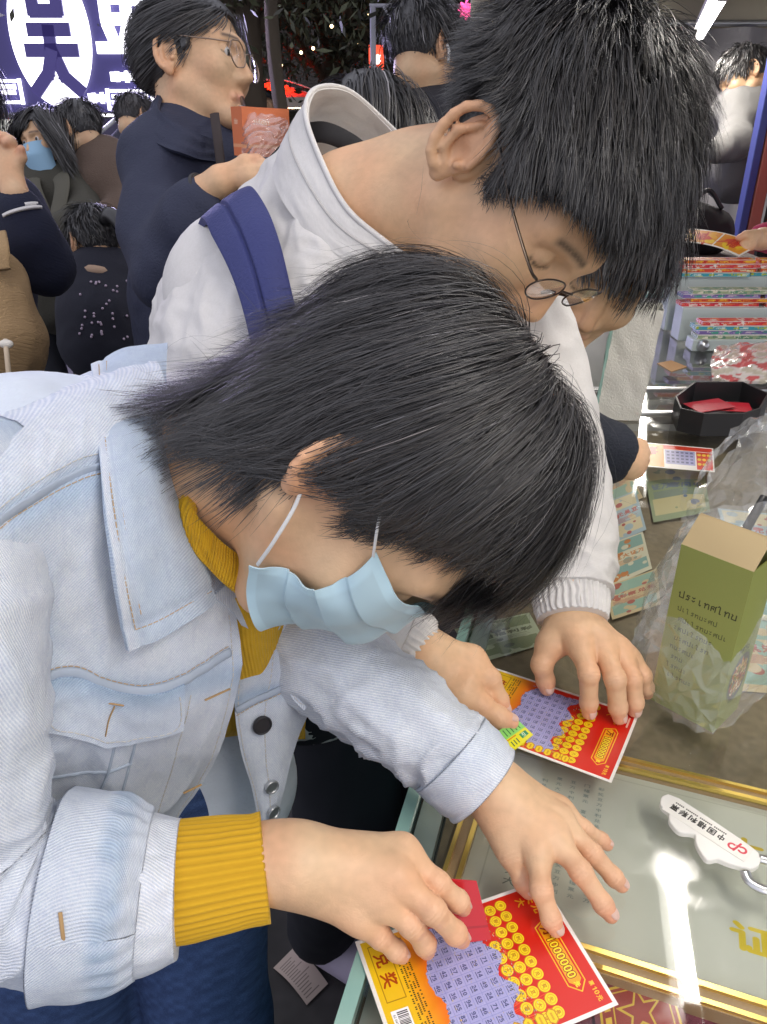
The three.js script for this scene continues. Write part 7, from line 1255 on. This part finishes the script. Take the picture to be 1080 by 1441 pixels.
{ // third customer at the counter, bowed behind the man
  const f = frame(P(846, 372, 1.16), camDir(0.35, 0.62, 0.70), camDir(-0.20, -0.78, 0.60)), g = group('person', P(800, 700, 1.6).setY(0));
  tag(g, 'customer with a navy sleeve bowed over the counter behind the pale jacket', 'person');
  const nb = P(850, 320, 1.30), neck = chain([f.at(0, -0.05, -0.03), nb], [0.052, 0.06], 0.02);
  const hd = handGeo({ arm: [P(846, 634, 1.07), P(868, 640, 1.065), P(876, 643, 1.065)], armR: [0.027, 0.025, 0.025], palm: [[P(874, 640, 1.065), P(890, 636, 1.07)], [P(874, 646, 1.065), P(890, 652, 1.062)]], palmR: [[0.021, 0.016], [0.021, 0.016]], fingers: [[908, 624], [912, 634], [911, 645], [906, 656]].map(([x, y], k) => ({ p: [P(890, 634 + k * 6, 1.066), P(lerp(890, x, 0.6), lerp(634 + k * 6, y, 0.6), 1.07), P(x - 4, y + 3, 1.08)], r: [0.011, 0.0095, 0.008] })).concat([{ p: [P(878, 652, 1.06), P(888, 662, 1.062), P(897, 664, 1.067)], r: [0.013, 0.011, 0.009] }]), cell: 0.003 });
  mesh('body', [headGeo(f, { neck, neckEnd: nb, neckPad: 0.06, cell: 0.0045, tone: 0.95 }), hd], skinM, g);
  mesh('hair', [shortHair(f, { guides: 900, width: 0.0016, len: (l) => lerp(0.03, 0.085, sstep(l[1], -0.03, 0.07)), layer: (l, u) => lerp(0.006, 0.028, sstep(l[1], -0.04, 0.1)) * Math.sqrt(u), gravity: 0.05 })], hairM, g);
  garment('coat', [[[P(735, 440, 1.28), P(800, 350, 1.42), P(850, 330, 1.52)], [0.06, 0.07, 0.065]], [[P(735, 420, 1.5), P(720, 650, 1.65)], [0.10, 0.11]], [[P(735, 470, 1.26), P(772, 598, 1.15), P(850, 636, 1.072)], [0.058, 0.05, 0.046]]], 0.05, 0.011, cloth(col(0.014, 0.018, 0.03), 0.8, 0.001), g, 0.008, 12);
  const hp = P(725, 700, 1.65); hp.y = 0.8; garment('trousers', legsDown(hp, 0.1, V(1, 0, 0)), 0.03, 0.02, darkTrouserM, g); shoes(g, hp, 0.1, V(1, 0, 0), shoeM);
}
{ // vendor behind the far counter: pink sleeve, hand with a strip of tickets
  const g = group('person', V(1.75, 0, -2.9)), f = frame(V(1.72, 1.55, -2.85), V(0, 1, 0), V(-0.7, -0.3, 0.7)), nb = V(1.74, 1.42, -2.9), neck = chain([f.at(0, -0.05, -0.03), nb], [0.055, 0.06], 0.02);
  tag(g, 'vendor with a pink sleeve holding out a strip of tickets', 'person');
  const hp0 = P(1068, 335, 2.15), hd = handGeo({ arm: [P(1105, 332, 2.2), P(1078, 335, 2.16), P(1072, 336, 2.15)], armR: [0.032, 0.029, 0.028], palm: [[P(1072, 334, 2.15), P(1056, 336, 2.12)], [P(1072, 340, 2.15), P(1056, 342, 2.13)]], palmR: [[0.022, 0.018], [0.022, 0.018]], fingers: [0, 1, 2, 3].map((k) => ({ p: [P(1057, 335 + k * 4, 2.12), P(1046, 338 + k * 4, 2.12), P(1040 + k * 2, 342 + k * 3, 2.14)], r: [0.0115, 0.010, 0.0085] })).concat([{ p: [P(1064, 330, 2.12), P(1050, 331, 2.11), P(1040, 335, 2.11)], r: [0.014, 0.012, 0.0095] }]), cell: 0.005, nails: false });
  mesh('body', [headGeo(f, { neck, neckEnd: nb, neckPad: 0.05, cell: 0.006 }), hd, tube([nb, V(1.55, 1.33, -2.78), P(1150, 340, 2.35), P(1105, 332, 2.2)], 0.03, { n: 24, m: 12, color: (c) => c.setRGB(SK.r, SK.g, SK.b) })], skinM, g); mesh('hair', [shortHair(f, { width: 0.004, guides: 400 })], hairM, g);
  garment('coat', [[[V(1.55, 1.34, -2.8), V(1.92, 1.34, -2.98)], [0.09, 0.09]], [[V(1.74, 1.2, -2.9), V(1.74, 0.85, -2.9)], [0.16, 0.17]], [[V(1.55, 1.33, -2.78), P(1150, 340, 2.35), P(1078, 335, 2.17)], [0.075, 0.06, 0.042]]], 0.05, 0.016, cloth(col(0.42, 0.02, 0.08)), g, 0.012, 8);
  garment('trousers', legsDown(V(1.74, 0.8, -2.9), 0.1, V(0, 0, 1)), 0.03, 0.024, darkTrouserM, g); shoes(g, V(1.74, 0.8, -2.9), 0.1, V(0, 0, 1), shoeM);
  const tt = canvasTex(512, 160, (c, w, h) => { c.fillStyle = '#f4efe4'; c.fillRect(0, 0, w, h); for (let k = 0; k < 2; k++) { c.fillStyle = '#e8961a'; c.fillRect(10 + k * 250, 10, 238, h - 20); for (let q = 0; q < 14; q++) { c.fillStyle = ['#f6cf2a', '#d8452a', '#f2b01c'][q % 3]; c.beginPath(); c.ellipse(30 + k * 250 + rnd() * 200, 30 + rnd() * 100, 10 + rnd() * 40, 8 + rnd() * 18, rnd() * 3, 0, 7); c.fill(); } glyph(c, 'fu', 80 + k * 250, 40, 80, 11, '#c8321e'); } });
  const ps = [P(962, 322, 2.12), P(1000, 321, 2.2), P(1071, 345, 2.16), P(1040, 362, 2.06), P(958, 341, 2.05)], fn = (u, v) => P(lerp(959, 1040, u), lerp(340, 361, u), lerp(2.05, 2.07, u)).lerp(P(lerp(968, 1070, u), lerp(321, 345, u), lerp(2.16, 2.16, u)), v);
  tag(mesh('ticket_strip', [sheet(fn, { n: 20, m: 6, thick: 0.0012, w: 1, h: 1, flip: normalAt(fn, 0.5, 0.5).y < 0 , disp: (u) => 0.01 * Math.sin(u * 3) })], std(0xffffff, 0.4, { map: tt })), 'orange and yellow ticket strip held out in a hand over the far counter', 'tickets');
}
{ // man in the grey shirt, back of the stall
  const f = frame(P(1050, 112, 3.3), camDir(0, 1, 0), camDir(-0.8, -0.35, -0.2)), g = group('person', P(1020, 400, 3.5).setY(0)), nb = P(1052, 138, 3.35), neck = chain([f.at(0, -0.05, -0.03), nb], [0.055, 0.06], 0.02);
  tag(g, 'person in a pale grey shirt and dark trousers standing at the back of the stall', 'person');
  mesh('body', [headGeo(f, { neck, neckEnd: nb, neckPad: 0.05, cell: 0.006, tone: 0.7 })], skinM, g); mesh('hair', [shortHair(f, { width: 0.004, guides: 500 })], hairM, g);
  garment('shirt', [[[P(1040, 152, 3.35), P(1075, 150, 3.4)], [0.1, 0.1]], [[P(1052, 170, 3.38), P(1045, 230, 3.45)], [0.16, 0.17]], [[P(1036, 160, 3.3), P(1034, 200, 3.2), P(1010, 212, 3.1)], [0.075, 0.065, 0.05]]], 0.05, 0.016, cloth(col(0.17, 0.168, 0.165)), g, 0.014, 8);
  const hp = P(1035, 250, 3.45); hp.y = 0.95; garment('trousers', legsDown(hp, 0.1, V(0.3, 0, 0.9)), 0.03, 0.022, cloth(col(0.06, 0.065, 0.075)), g); shoes(g, hp, 0.1, V(-1, 0, 0), shoeM);
}
// ---------------------------------------------------------------- street behind: lit shop sign, kiosk, tree, canopy, stall back
{
  const D = 5.6, c0 = P(-40, 150, D), g = group('shop_sign', P(110, 160, D + 0.1)), z = P(100, 80, D).z, s = D / FPX;
  const at = (u, v) => { const p = P(u, v, 1), k = (z) / (p.z); return V(p.x * k, EYE + (p.y - EYE) * k, z); };           // on the sign's upright plane
  const A = at(-60, 158), B = at(242, 158), T = at(100, -40);
  mesh('sign_board', [bx((A.x + B.x) / 2, (A.y + T.y) / 2, z - 0.06, B.x - A.x, T.y - A.y, 0.1)], std(col(0.03, 0.025, 0.11), 0.4, { emissive: col(0.08, 0.065, 0.26), emissiveIntensity: 0.12 }), g);
  const white = std(0xffffff, 0.5, { emissive: col(0.95, 0.93, 1), emissiveIntensity: 1.3 }), dark = std(col(0.05, 0.04, 0.17), 0.5, { emissive: col(0.09, 0.07, 0.28), emissiveIntensity: 0.15 });
  const C = at(72, 48), rx = at(128, 48).x - C.x, ry = C.y - at(72, 150).y;
  const el = new THREE.ExtrudeGeometry(new THREE.Shape(Array.from({ length: 64 }, (_, i) => new THREE.Vector2(rx * Math.cos(i / 32 * Math.PI), ry * Math.sin(i / 32 * Math.PI)))), { depth: 0.03, bevelEnabled: false }); el.translate(C.x, C.y, z); mesh('light_panel', [el], white, g);
  const strokes = (k, x, y, w, h, lw, dz, dp) => GL[k].flatMap((st) => { const out = []; for (let i = 0; i + 3 < st.length; i += 2) { const a = V(x + st[i] / 10 * w, y - st[i + 1] / 10 * h, 0), b = V(x + st[i + 2] / 10 * w, y - st[i + 3] / 10 * h, 0), d = b.clone().sub(a), l = d.length() + lw * 0.7, q = new THREE.BoxGeometry(l, lw, dp); q.rotateZ(Math.atan2(d.y, d.x)); q.translate((a.x + b.x) / 2, (a.y + b.y) / 2, z + dz + dp / 2 + i * 0.0008); out.push(q); } return out; });
  mesh('sign_letter', strokes('wu', C.x - rx * 0.66, C.y + ry * 0.78, rx * 1.35, ry * 1.62, 0.085, 0.034, 0.02), dark, g);
  const W = at(198, 48).x - at(132, 48).x, hh = at(132, -30).y - at(132, 84).y;
  mesh('sign_letter', strokes('dou', at(128, 0).x, at(132, -36).y, W, hh, 0.075, 0, 0.03), white, g);
  mesh('sign_letter', strokes('li', at(188, 0).x, at(132, -30).y, W, hh * 0.85, 0.07, 0, 0.03), white, g);
  const small = (u0, u1, v, n, hgt) => { const out = []; for (let i = 0; i < n; i++) { const a = at(lerp(u0, u1, i / n), v), b = at(lerp(u0, u1, (i + 0.82) / n), v), q = bx((a.x + b.x) / 2, a.y, z + 0.015, (b.x - a.x), hgt * (0.8 + 0.2 * Math.sin(i * 9)), 0.02); out.push(q); } return out; };
  mesh('sign_lettering', small(157, 197, 108, 6, 0.075), white, g); mesh('sign_lettering', small(126, 154, 138, 5, 0.075), white, g);
  for (const [u0, u1, v0, v1] of [[155, 214, 128, 152], [-20, 28, 114, 144]]) { const a = at(u0, v1), b = at(u1, v0), w = b.x - a.x, h = b.y - a.y; for (const q of [bx(a.x + w / 2, b.y, z + 0.01, w, 0.02, 0.02), bx(a.x + w / 2, a.y, z + 0.01, w, 0.02, 0.02), bx(b.x, a.y + h / 2, z + 0.01, 0.02, h + 0.03, 0.02), bx(a.x, a.y + h / 2, z + 0.01, 0.02, h + 0.03, 0.02)]) mesh('label_frame', [q], white, g); mesh('sign_lettering', [...small(u0 + 4, u1 - 4, v0 + 8, 11, 0.035), ...small(u0 + 4, u1 - 4, v0 + 16, 9, 0.035)], white, g); }
  tag(g, 'large violet shop sign with glowing white characters and a white oval', 'sign');
  const l = new THREE.RectAreaLight(hex(0xcfc4ff), 16, 1.5, 0.9); l.position.set(C.x + 0.2, C.y, z + 0.08); l.rotation.y = Math.PI; scene.add(l);
  // posts and kiosk below
  const k = group('kiosk', V(A.x + 0.8, 0, z - 0.3)), wallM = std(col(0.35, 0.34, 0.36), 0.6);
  mesh('kiosk_wall', [bx((A.x + B.x) / 2, A.y / 2 - 0.02, z - 0.5, B.x - A.x, A.y - 0.04, 0.08)], std(col(0.10, 0.09, 0.16), 0.7), k);
  mesh('counter_front', [bx((A.x + B.x) / 2 - 0.2, 0.5, z - 0.1, B.x - A.x - 0.3, 1.0, 0.4)], std(col(0.12, 0.11, 0.14), 0.6), k);
  const mp = at(10, 230), mq = at(62, 168); mesh('menu_panel', [bx((mp.x + mq.x) / 2, (mp.y + mq.y) / 2, z + 0.05, mq.x - mp.x, mq.y - mp.y, 0.03)], std(col(0.6, 0.6, 0.55), 0.5, { emissive: col(0.75, 0.74, 0.66), emissiveIntensity: 0.55 }), k);
  for (const u of [112, 128, 146, 60, 78]) { const p = at(u, 162), q = new THREE.CylinderGeometry(0.035, 0.045, 0.02, 20); q.translate(p.x, p.y, z - 0.2); mesh('spot_lamp', [q], white, k); }
  for (const u of [-50, 236]) { const p = at(u, 160); mesh('kiosk_post', [bx(p.x, A.y / 2, z - 0.06, 0.06, A.y, 0.06)], wallM, k); }
  const tp = at(222, 200), tq = at(150, 262); mesh('awning_pole', [rod(V(at(148, 190).x, at(148, 190).y, z + 0.2), V(at(178, 165).x, at(178, 165).y, z + 0.2), 0.015)], std(col(0.7, 0.7, 0.72), 0.4), k);
  mesh('light_strip', [bx(at(228, 130).x, at(228, 130).y, z - 0.02, 0.11, 0.5, 0.03)], white, k);
  tag(k, 'drink kiosk with dark counter and lit menu panel below the violet sign', 'kiosk');
}
{ // dark buildings closing the street
  const block = (x, z, w, h, d, tone, label, nx, ny) => { const g = group('building', V(x, 0, z)); const wm = std(col(0.050 * tone, 0.043 * tone, 0.040 * tone), 0.9, { bumpMap: noiseBump, bumpScale: 0.02 });
    mesh('wall', [bx(x, h / 2, z, w, h, d)], wm, g); mesh('roof_edge', [bx(x, h + 0.08, z, w + 0.2, 0.16, d + 0.2)], wm, g);
    for (let i = 0; i < nx; i++) for (let j = 0; j < ny; j++) { const px = x - w / 2 + (i + 0.5) * w / nx, py = 1.9 + j * 2.7; const wdw = mesh('window', [bx(px, py, z + d / 2 + 0.02, 1.0, 1.3, 0.06)], std(col(0.03, 0.03, 0.035), 0.15), g); mesh('sill', [bx(px, py - 0.7, z + d / 2 + 0.06, 1.2, 0.08, 0.14)], wm, wdw); }
    tag(g, label, 'building'); };
  block(-2.5, -14, 13, 9, 3, 1.0, 'dark brown building behind the trees across the street', 5, 3);
  block(9.5, -13, 10, 10, 3, 1.2, 'dark grey building beyond the stall curtain', 4, 3);
  block(-13, -11, 7, 8, 3, 0.9, 'dark building at the far left of the street', 3, 2);
}
const barkM = std(col(0.16, 0.125, 0.085), 0.9, { bumpMap: noiseBump, bumpScale: 0.02 });
function tree(base, h, r, crown, label, leaves = 7000, tone = 1) {
  const g = group('street_tree', base); const top = base.clone().setY(h);
  mesh('trunk', [tube([base, base.clone().add(V(0.05, h * 0.3, 0)), base.clone().add(V(-0.03, h * 0.65, 0.04)), top], [r * 1.25, r, r * 0.9, r * 0.7], { n: 40, m: 24, side: V(1, 0, 0), disp: (t, a) => r * 0.25 * fbm(Math.cos(a) * 2, Math.sin(a) * 2, t * 12, 3) })], barkM, g);
  const limbs = []; for (let k = 0; k < 9; k++) { const a = k * 2.4, l = 0.9 + rnd() * 0.9, s = top.clone().add(V(0, -0.5 + k * 0.05, 0)); limbs.push(tube([s, s.clone().add(V(Math.cos(a) * l * 0.5, 0.3 + rnd() * 0.4, Math.sin(a) * l * 0.5)), s.clone().add(V(Math.cos(a) * l, 0.4 + rnd() * 0.9, Math.sin(a) * l))], [r * 0.4, r * 0.22, r * 0.06], { n: 10, m: 8, side: V(0.3, 0, 1) })); } mesh('limbs', limbs, barkM, g);
  const pos = [], nor = [], idx = [], cc = []; const clumps = Array.from({ length: 60 }, () => { const d = V(gauss(), gauss() * 0.6, gauss()).multiplyScalar(0.55); return [crown.clone().add(V(d.x * 1.5, d.y * 0.9, d.z * 1.3)), 0.2 + rnd() * 0.3]; });
  for (let k = 0; k < leaves; k++) { const [c, cr2] = clumps[k % 60], d = V(gauss(), gauss(), gauss()).normalize().multiplyScalar(cr2 * (0.5 + 0.6 * rnd())), p = c.clone().add(d), t = V(gauss(), gauss() - 0.6, gauss()).normalize(), n = V(gauss(), gauss() + 0.8, gauss()).normalize(), b = t.clone().cross(n).normalize(), l = 0.028 + rnd() * 0.028, q = pos.length / 3, w = 0.35 * l, tn = tone * (0.6 + 0.8 * rnd()); for (const e of [p.clone().addScaledVector(t, -l), p.clone().addScaledVector(b, w), p.clone().addScaledVector(t, l), p.clone().addScaledVector(b, -w)]) { pos.push(e.x, e.y, e.z); nor.push(n.x, n.y, n.z); cc.push(0.055 * tn, 0.062 * tn, 0.03 * tn); } idx.push(q, q + 1, q + 2, q, q + 2, q + 3); }
  const geo = new THREE.BufferGeometry(); geo.setAttribute('position', new THREE.BufferAttribute(new Float32Array(pos), 3)); geo.setAttribute('normal', new THREE.BufferAttribute(new Float32Array(nor), 3)); geo.setAttribute('color', new THREE.BufferAttribute(new Float32Array(cc), 3)); geo.setIndex(idx);
  mesh('crown', [geo], std(0xffffff, 0.6, { vertexColors: true }), g); return tag(g, label, 'tree', 'trees along the street');
}
{
  const gp = (u, d) => P(u, 170, d).setY(0);
  tree(gp(362, 6.6), 2.6, 0.13, V(gp(380, 6.6).x, 2.9, gp(362, 6.6).z), 'street tree with a thick pale trunk beside the red canopy');
  tree(gp(398, 5.4), 3.0, 0.05, V(gp(470, 5.4).x, 2.7, gp(398, 5.4).z - 0.2), 'thin young street tree beside the thick pale trunk', 4200);
  tree(gp(470, 8.0), 2.2, 0.12, V(gp(470, 8).x, 2.5, gp(470, 8).z), 'dark leafy tree behind the person with the white earphone', 6500, 0.8);
  tree(gp(560, 7.4), 2.2, 0.12, V(gp(560, 7.4).x, 2.6, gp(560, 7.4).z), 'dark leafy tree behind the lit lattice', 6500, 0.7);
  const hd = group('hedge', gp(450, 7.2)), pts = [gp(405, 7).setY(0.8), gp(620, 7.6).setY(0.9)]; mesh('foliage', [blob([cone(pts[0], pts[1], 0.75, 0.75)], 0.1, pts, 1.1, 0.06, (x, y, z) => 0.3 * fbm(x * 3, y * 3, z * 3, 4))], std(col(0.035, 0.032, 0.02), 0.9, { bumpMap: noiseBump, bumpScale: 0.05 }), hd); tag(hd, 'dark clipped hedge along the far side of the street', 'hedge');
  // little lamps in the branches
  for (const [u, v, d] of [[467, 37, 5.6], [441, 68, 5.8], [424, 74, 6.0], [396, 92, 6.2], [520, 20, 6.4], [502, 60, 6.5]]) { const p = P(u, v, d), s = new THREE.SphereGeometry(0.012, 10, 8); s.translate(p.x, p.y, p.z); tag(mesh('fairy_light', [s], std(0xffffff, 0.5, { emissive: col(1, 0.7, 0.35), emissiveIntensity: 4 })), 'tiny warm lamp glowing in the street tree', 'lamp', 'tiny lamps in the trees'); }
  // red canopy
  const rc = group('canopy_tent', gp(385, 8.0)), c = P(386, 112, 8.0), rd = phys({ color: col(0.66, 0.10, 0.04), roughness: 0.95, transmission: 0.5, thickness: 0 }), e = [[-0.62, -0.17, 0.4], [0.62, -0.17, 0.4], [0.7, -0.17, -0.7], [-0.7, -0.17, -0.7]].map((q) => c.clone().add(V(...q)));
  for (let i = 0; i < 4; i++) { const a = e[i], b = e[(i + 1) % 4]; const fn = (u, v) => a.clone().lerp(b, u).lerp(c, v).add(V(0, -0.03 * Math.sin(v * 3.14), 0)); mesh('canopy_panel', [sheet(fn, { n: 8, m: 8, thick: 0.006 })], rd, rc); mesh('tent_pole', [rod(a, a.clone().setY(0), 0.015)], metalM, rc); mesh('valance', [sheet((u, v) => a.clone().lerp(b, u).add(V(0, -0.09 * v, 0)), { n: 6, m: 2, thick: 0.005 })], std(i % 2 ? col(0.62, 0.06, 0.03) : col(0.65, 0.62, 0.6), 0.7), rc); }
  mesh('ridge_trim', [tube([e[0], c.clone().add(V(0, 0.004, 0)), e[1]], 0.008, { n: 12, m: 6 })], std(col(0.75, 0.7, 0.68), 0.6), rc);
  { const b = c.clone().add(V(0, -0.22, 0.1)), s = new THREE.SphereGeometry(0.03, 16, 12); s.translate(b.x, b.y, b.z); mesh('lamp_bulb', [s], std(0xffffff, 0.5, { emissive: col(1, 0.85, 0.65), emissiveIntensity: 3 }), rc); mesh('lamp_cord', [rod(b.clone().add(V(0, 0.03, 0)), c.clone().add(V(0, -0.02, 0.05)), 0.004)], blackPlasticM, rc); const l = new THREE.PointLight(0xffd9a8, 5, 0, 2); l.position.copy(b); l.castShadow = true; scene.add(l); }
  tag(rc, 'small red pavilion tent with white trim across the street', 'tent');
  const bs = group('banner_sign', gp(530, 6.2)), p = P(530, 88, 6.2), bt = canvasTex(128, 220, (q, w, h) => { q.fillStyle = '#e2472c'; q.fillRect(0, 0, w, h); glyph(q, 'xi', 44, 60, 60, 9, '#fff2e8'); glyph(q, 'da', 44, 140, 60, 9, '#fff2e8'); });
  mesh('lit_face', [bx(p.x, p.y, p.z, 0.12, 0.24, 0.04)], std(0xffffff, 0.5, { map: bt, emissive: 0xffffff, emissiveMap: bt, emissiveIntensity: 1.1 }), bs); mesh('sign_post', [bx(p.x, (p.y - 0.12) / 2, p.z, 0.03, p.y - 0.12, 0.03)], darkMetalM, bs); tag(bs, 'small lit red sign with white characters on a post', 'sign');
  // pink flower ornament on a lattice
  const og = group('street_ornament', gp(640, 5.0)), o = P(657, 14, 5.0), pink = std(col(0.8, 0.1, 0.3), 0.5, { emissive: col(1, 0.08, 0.3), emissiveIntensity: 1.2 }), pet = []; for (let k = 0; k < 8; k++) { const a = k / 8 * 6.283, s = new THREE.SphereGeometry(0.018, 10, 8); s.scale(1.6, 0.7, 0.5); s.rotateZ(a); s.translate(o.x + 0.03 * Math.cos(a), o.y + 0.03 * Math.sin(a), o.z); pet.push(s); mesh('petal', [s], pink, og); }
  for (let k = 0; k < 7; k++) { const q = P(540 + k * 24, 10, 5.02), r = P(552 + k * 24, 26, 5.02), s = P(564 + k * 24, 10, 5.02); mesh('lattice_bar', [tube([q, r, s], 0.008, { n: 10, m: 6 })], std(col(0.45, 0.45, 0.5), 0.5), og); }
  mesh('lattice_rail', [rod(P(520, 8, 5.02), P(740, 8, 5.02), 0.012)], std(col(0.35, 0.35, 0.4), 0.5), og); for (const u of [525, 735]) { const t = P(u, 8, 5.02); mesh('lattice_post', [rod(t, t.clone().setY(0), 0.02)], std(col(0.3, 0.3, 0.34), 0.5), og); }
  tag(og, 'metal lattice arch with a glowing pink flower ornament', 'ornament');
}
{ // back of the stall: curtain wall, posts
  const wall = group('back_curtain', V(1.9, 0, -4.62)), fn = (u, v) => V(lerp(1.15, 3.4, u), lerp(0, 1.92, v), -4.62 + 0.05 * Math.sin(u * 46) + 0.02 * nz(u * 20, v * 2));
  mesh('curtain', [sheet(fn, { n: 160, m: 12, thick: 0.006, flip: normalAt(fn, 0.5, 0.5).z < 0 })], cloth(col(0.38, 0.365, 0.38), 0.7), wall);
  mesh('curtain_rail', [rod(V(1.1, 1.94, -4.62), V(3.45, 1.94, -4.62), 0.015)], metalM, wall);
  tag(wall, 'grey-violet curtain hanging across the back of the stall', 'curtain');
  const bp = P(1062, 240, 2.75), post = (p, w, m, label) => tag(mesh('stall_post', [bx(p.x, 1.02, p.z, w, 2.04, 0.05, 0.004)], m), label, 'post');
  const a = P(1058, 240, 2.9), b = P(1072, 240, 2.9), c = P(1092, 240, 2.9);
  post(a, 0.03, std(col(0.05, 0.07, 0.28), 0.45), 'narrow blue post at the stall corner'); post(b.add(V(0.005, 0, 0)), 0.045, std(col(0.42, 0.13, 0.10), 0.5), 'reddish brown post beside the blue one'); post(c.add(V(0.05, 0, 0.02)), 0.11, std(col(0.01, 0.01, 0.012), 0.5), 'wide black post at the stall corner');
  const hb = group('holdall', P(985, 312, 2.75)); const q = P(985, 318, 2.75); mesh('bag_body', [blob([cone(q.clone().add(V(-0.03, 0, 0)), q.clone().add(V(0.04, -0.02, 0)), 0.085, 0.08)], 0.02, [q], 0.16, 0.012, wrinkle(0.01, 14))], std(col(0.01, 0.01, 0.012), 0.6), hb); mesh('bag_handle', [tube([q.clone().add(V(-0.06, 0.06, 0.02)), q.clone().add(V(0, 0.12, 0.02)), q.clone().add(V(0.06, 0.06, 0.02))], 0.008, { n: 14, m: 8 })], blackPlasticM, hb);
  const tb = bx(q.x, (q.y - 0.095) / 2, q.z, 0.4, q.y - 0.095, 0.3); mesh('stand', [tb], std(col(0.12, 0.1, 0.09), 0.7), hb);
  tag(hb, 'round black bag on a low stand behind the far counter', 'bag');
}
{ // litter on the ground by the counter
  const p = [[385, 1362], [415, 1332], [462, 1385], [432, 1415]].map(([u, v]) => L(u, v, 0.004)), rt = canvasTex(128, 200, (c, w, h) => { c.fillStyle = '#cbb9ae'; c.fillRect(0, 0, w, h); c.fillStyle = '#8f7f78'; for (let k = 0; k < 14; k++) c.fillRect(14, 16 + k * 12, 40 + rnd() * 56, 4); });
  const fn = (u, v) => p[0].clone().lerp(p[1], u).lerp(p[3].clone().lerp(p[2], u), v).add(V(0, 0.012 * Math.sin(v * 3), 0));
  tag(mesh('receipt', [sheet(fn, { n: 6, m: 10, thick: 0.0006, w: 1, h: 1, flip: normalAt(fn, 0.5, 0.5).y < 0 })], std(0xffffff, 0.7, { map: rt })), 'crumpled pale receipt lying on the ground beside the counter', 'receipt');
}
camera.updateProjectionMatrix();
renderer.render(scene, camera);
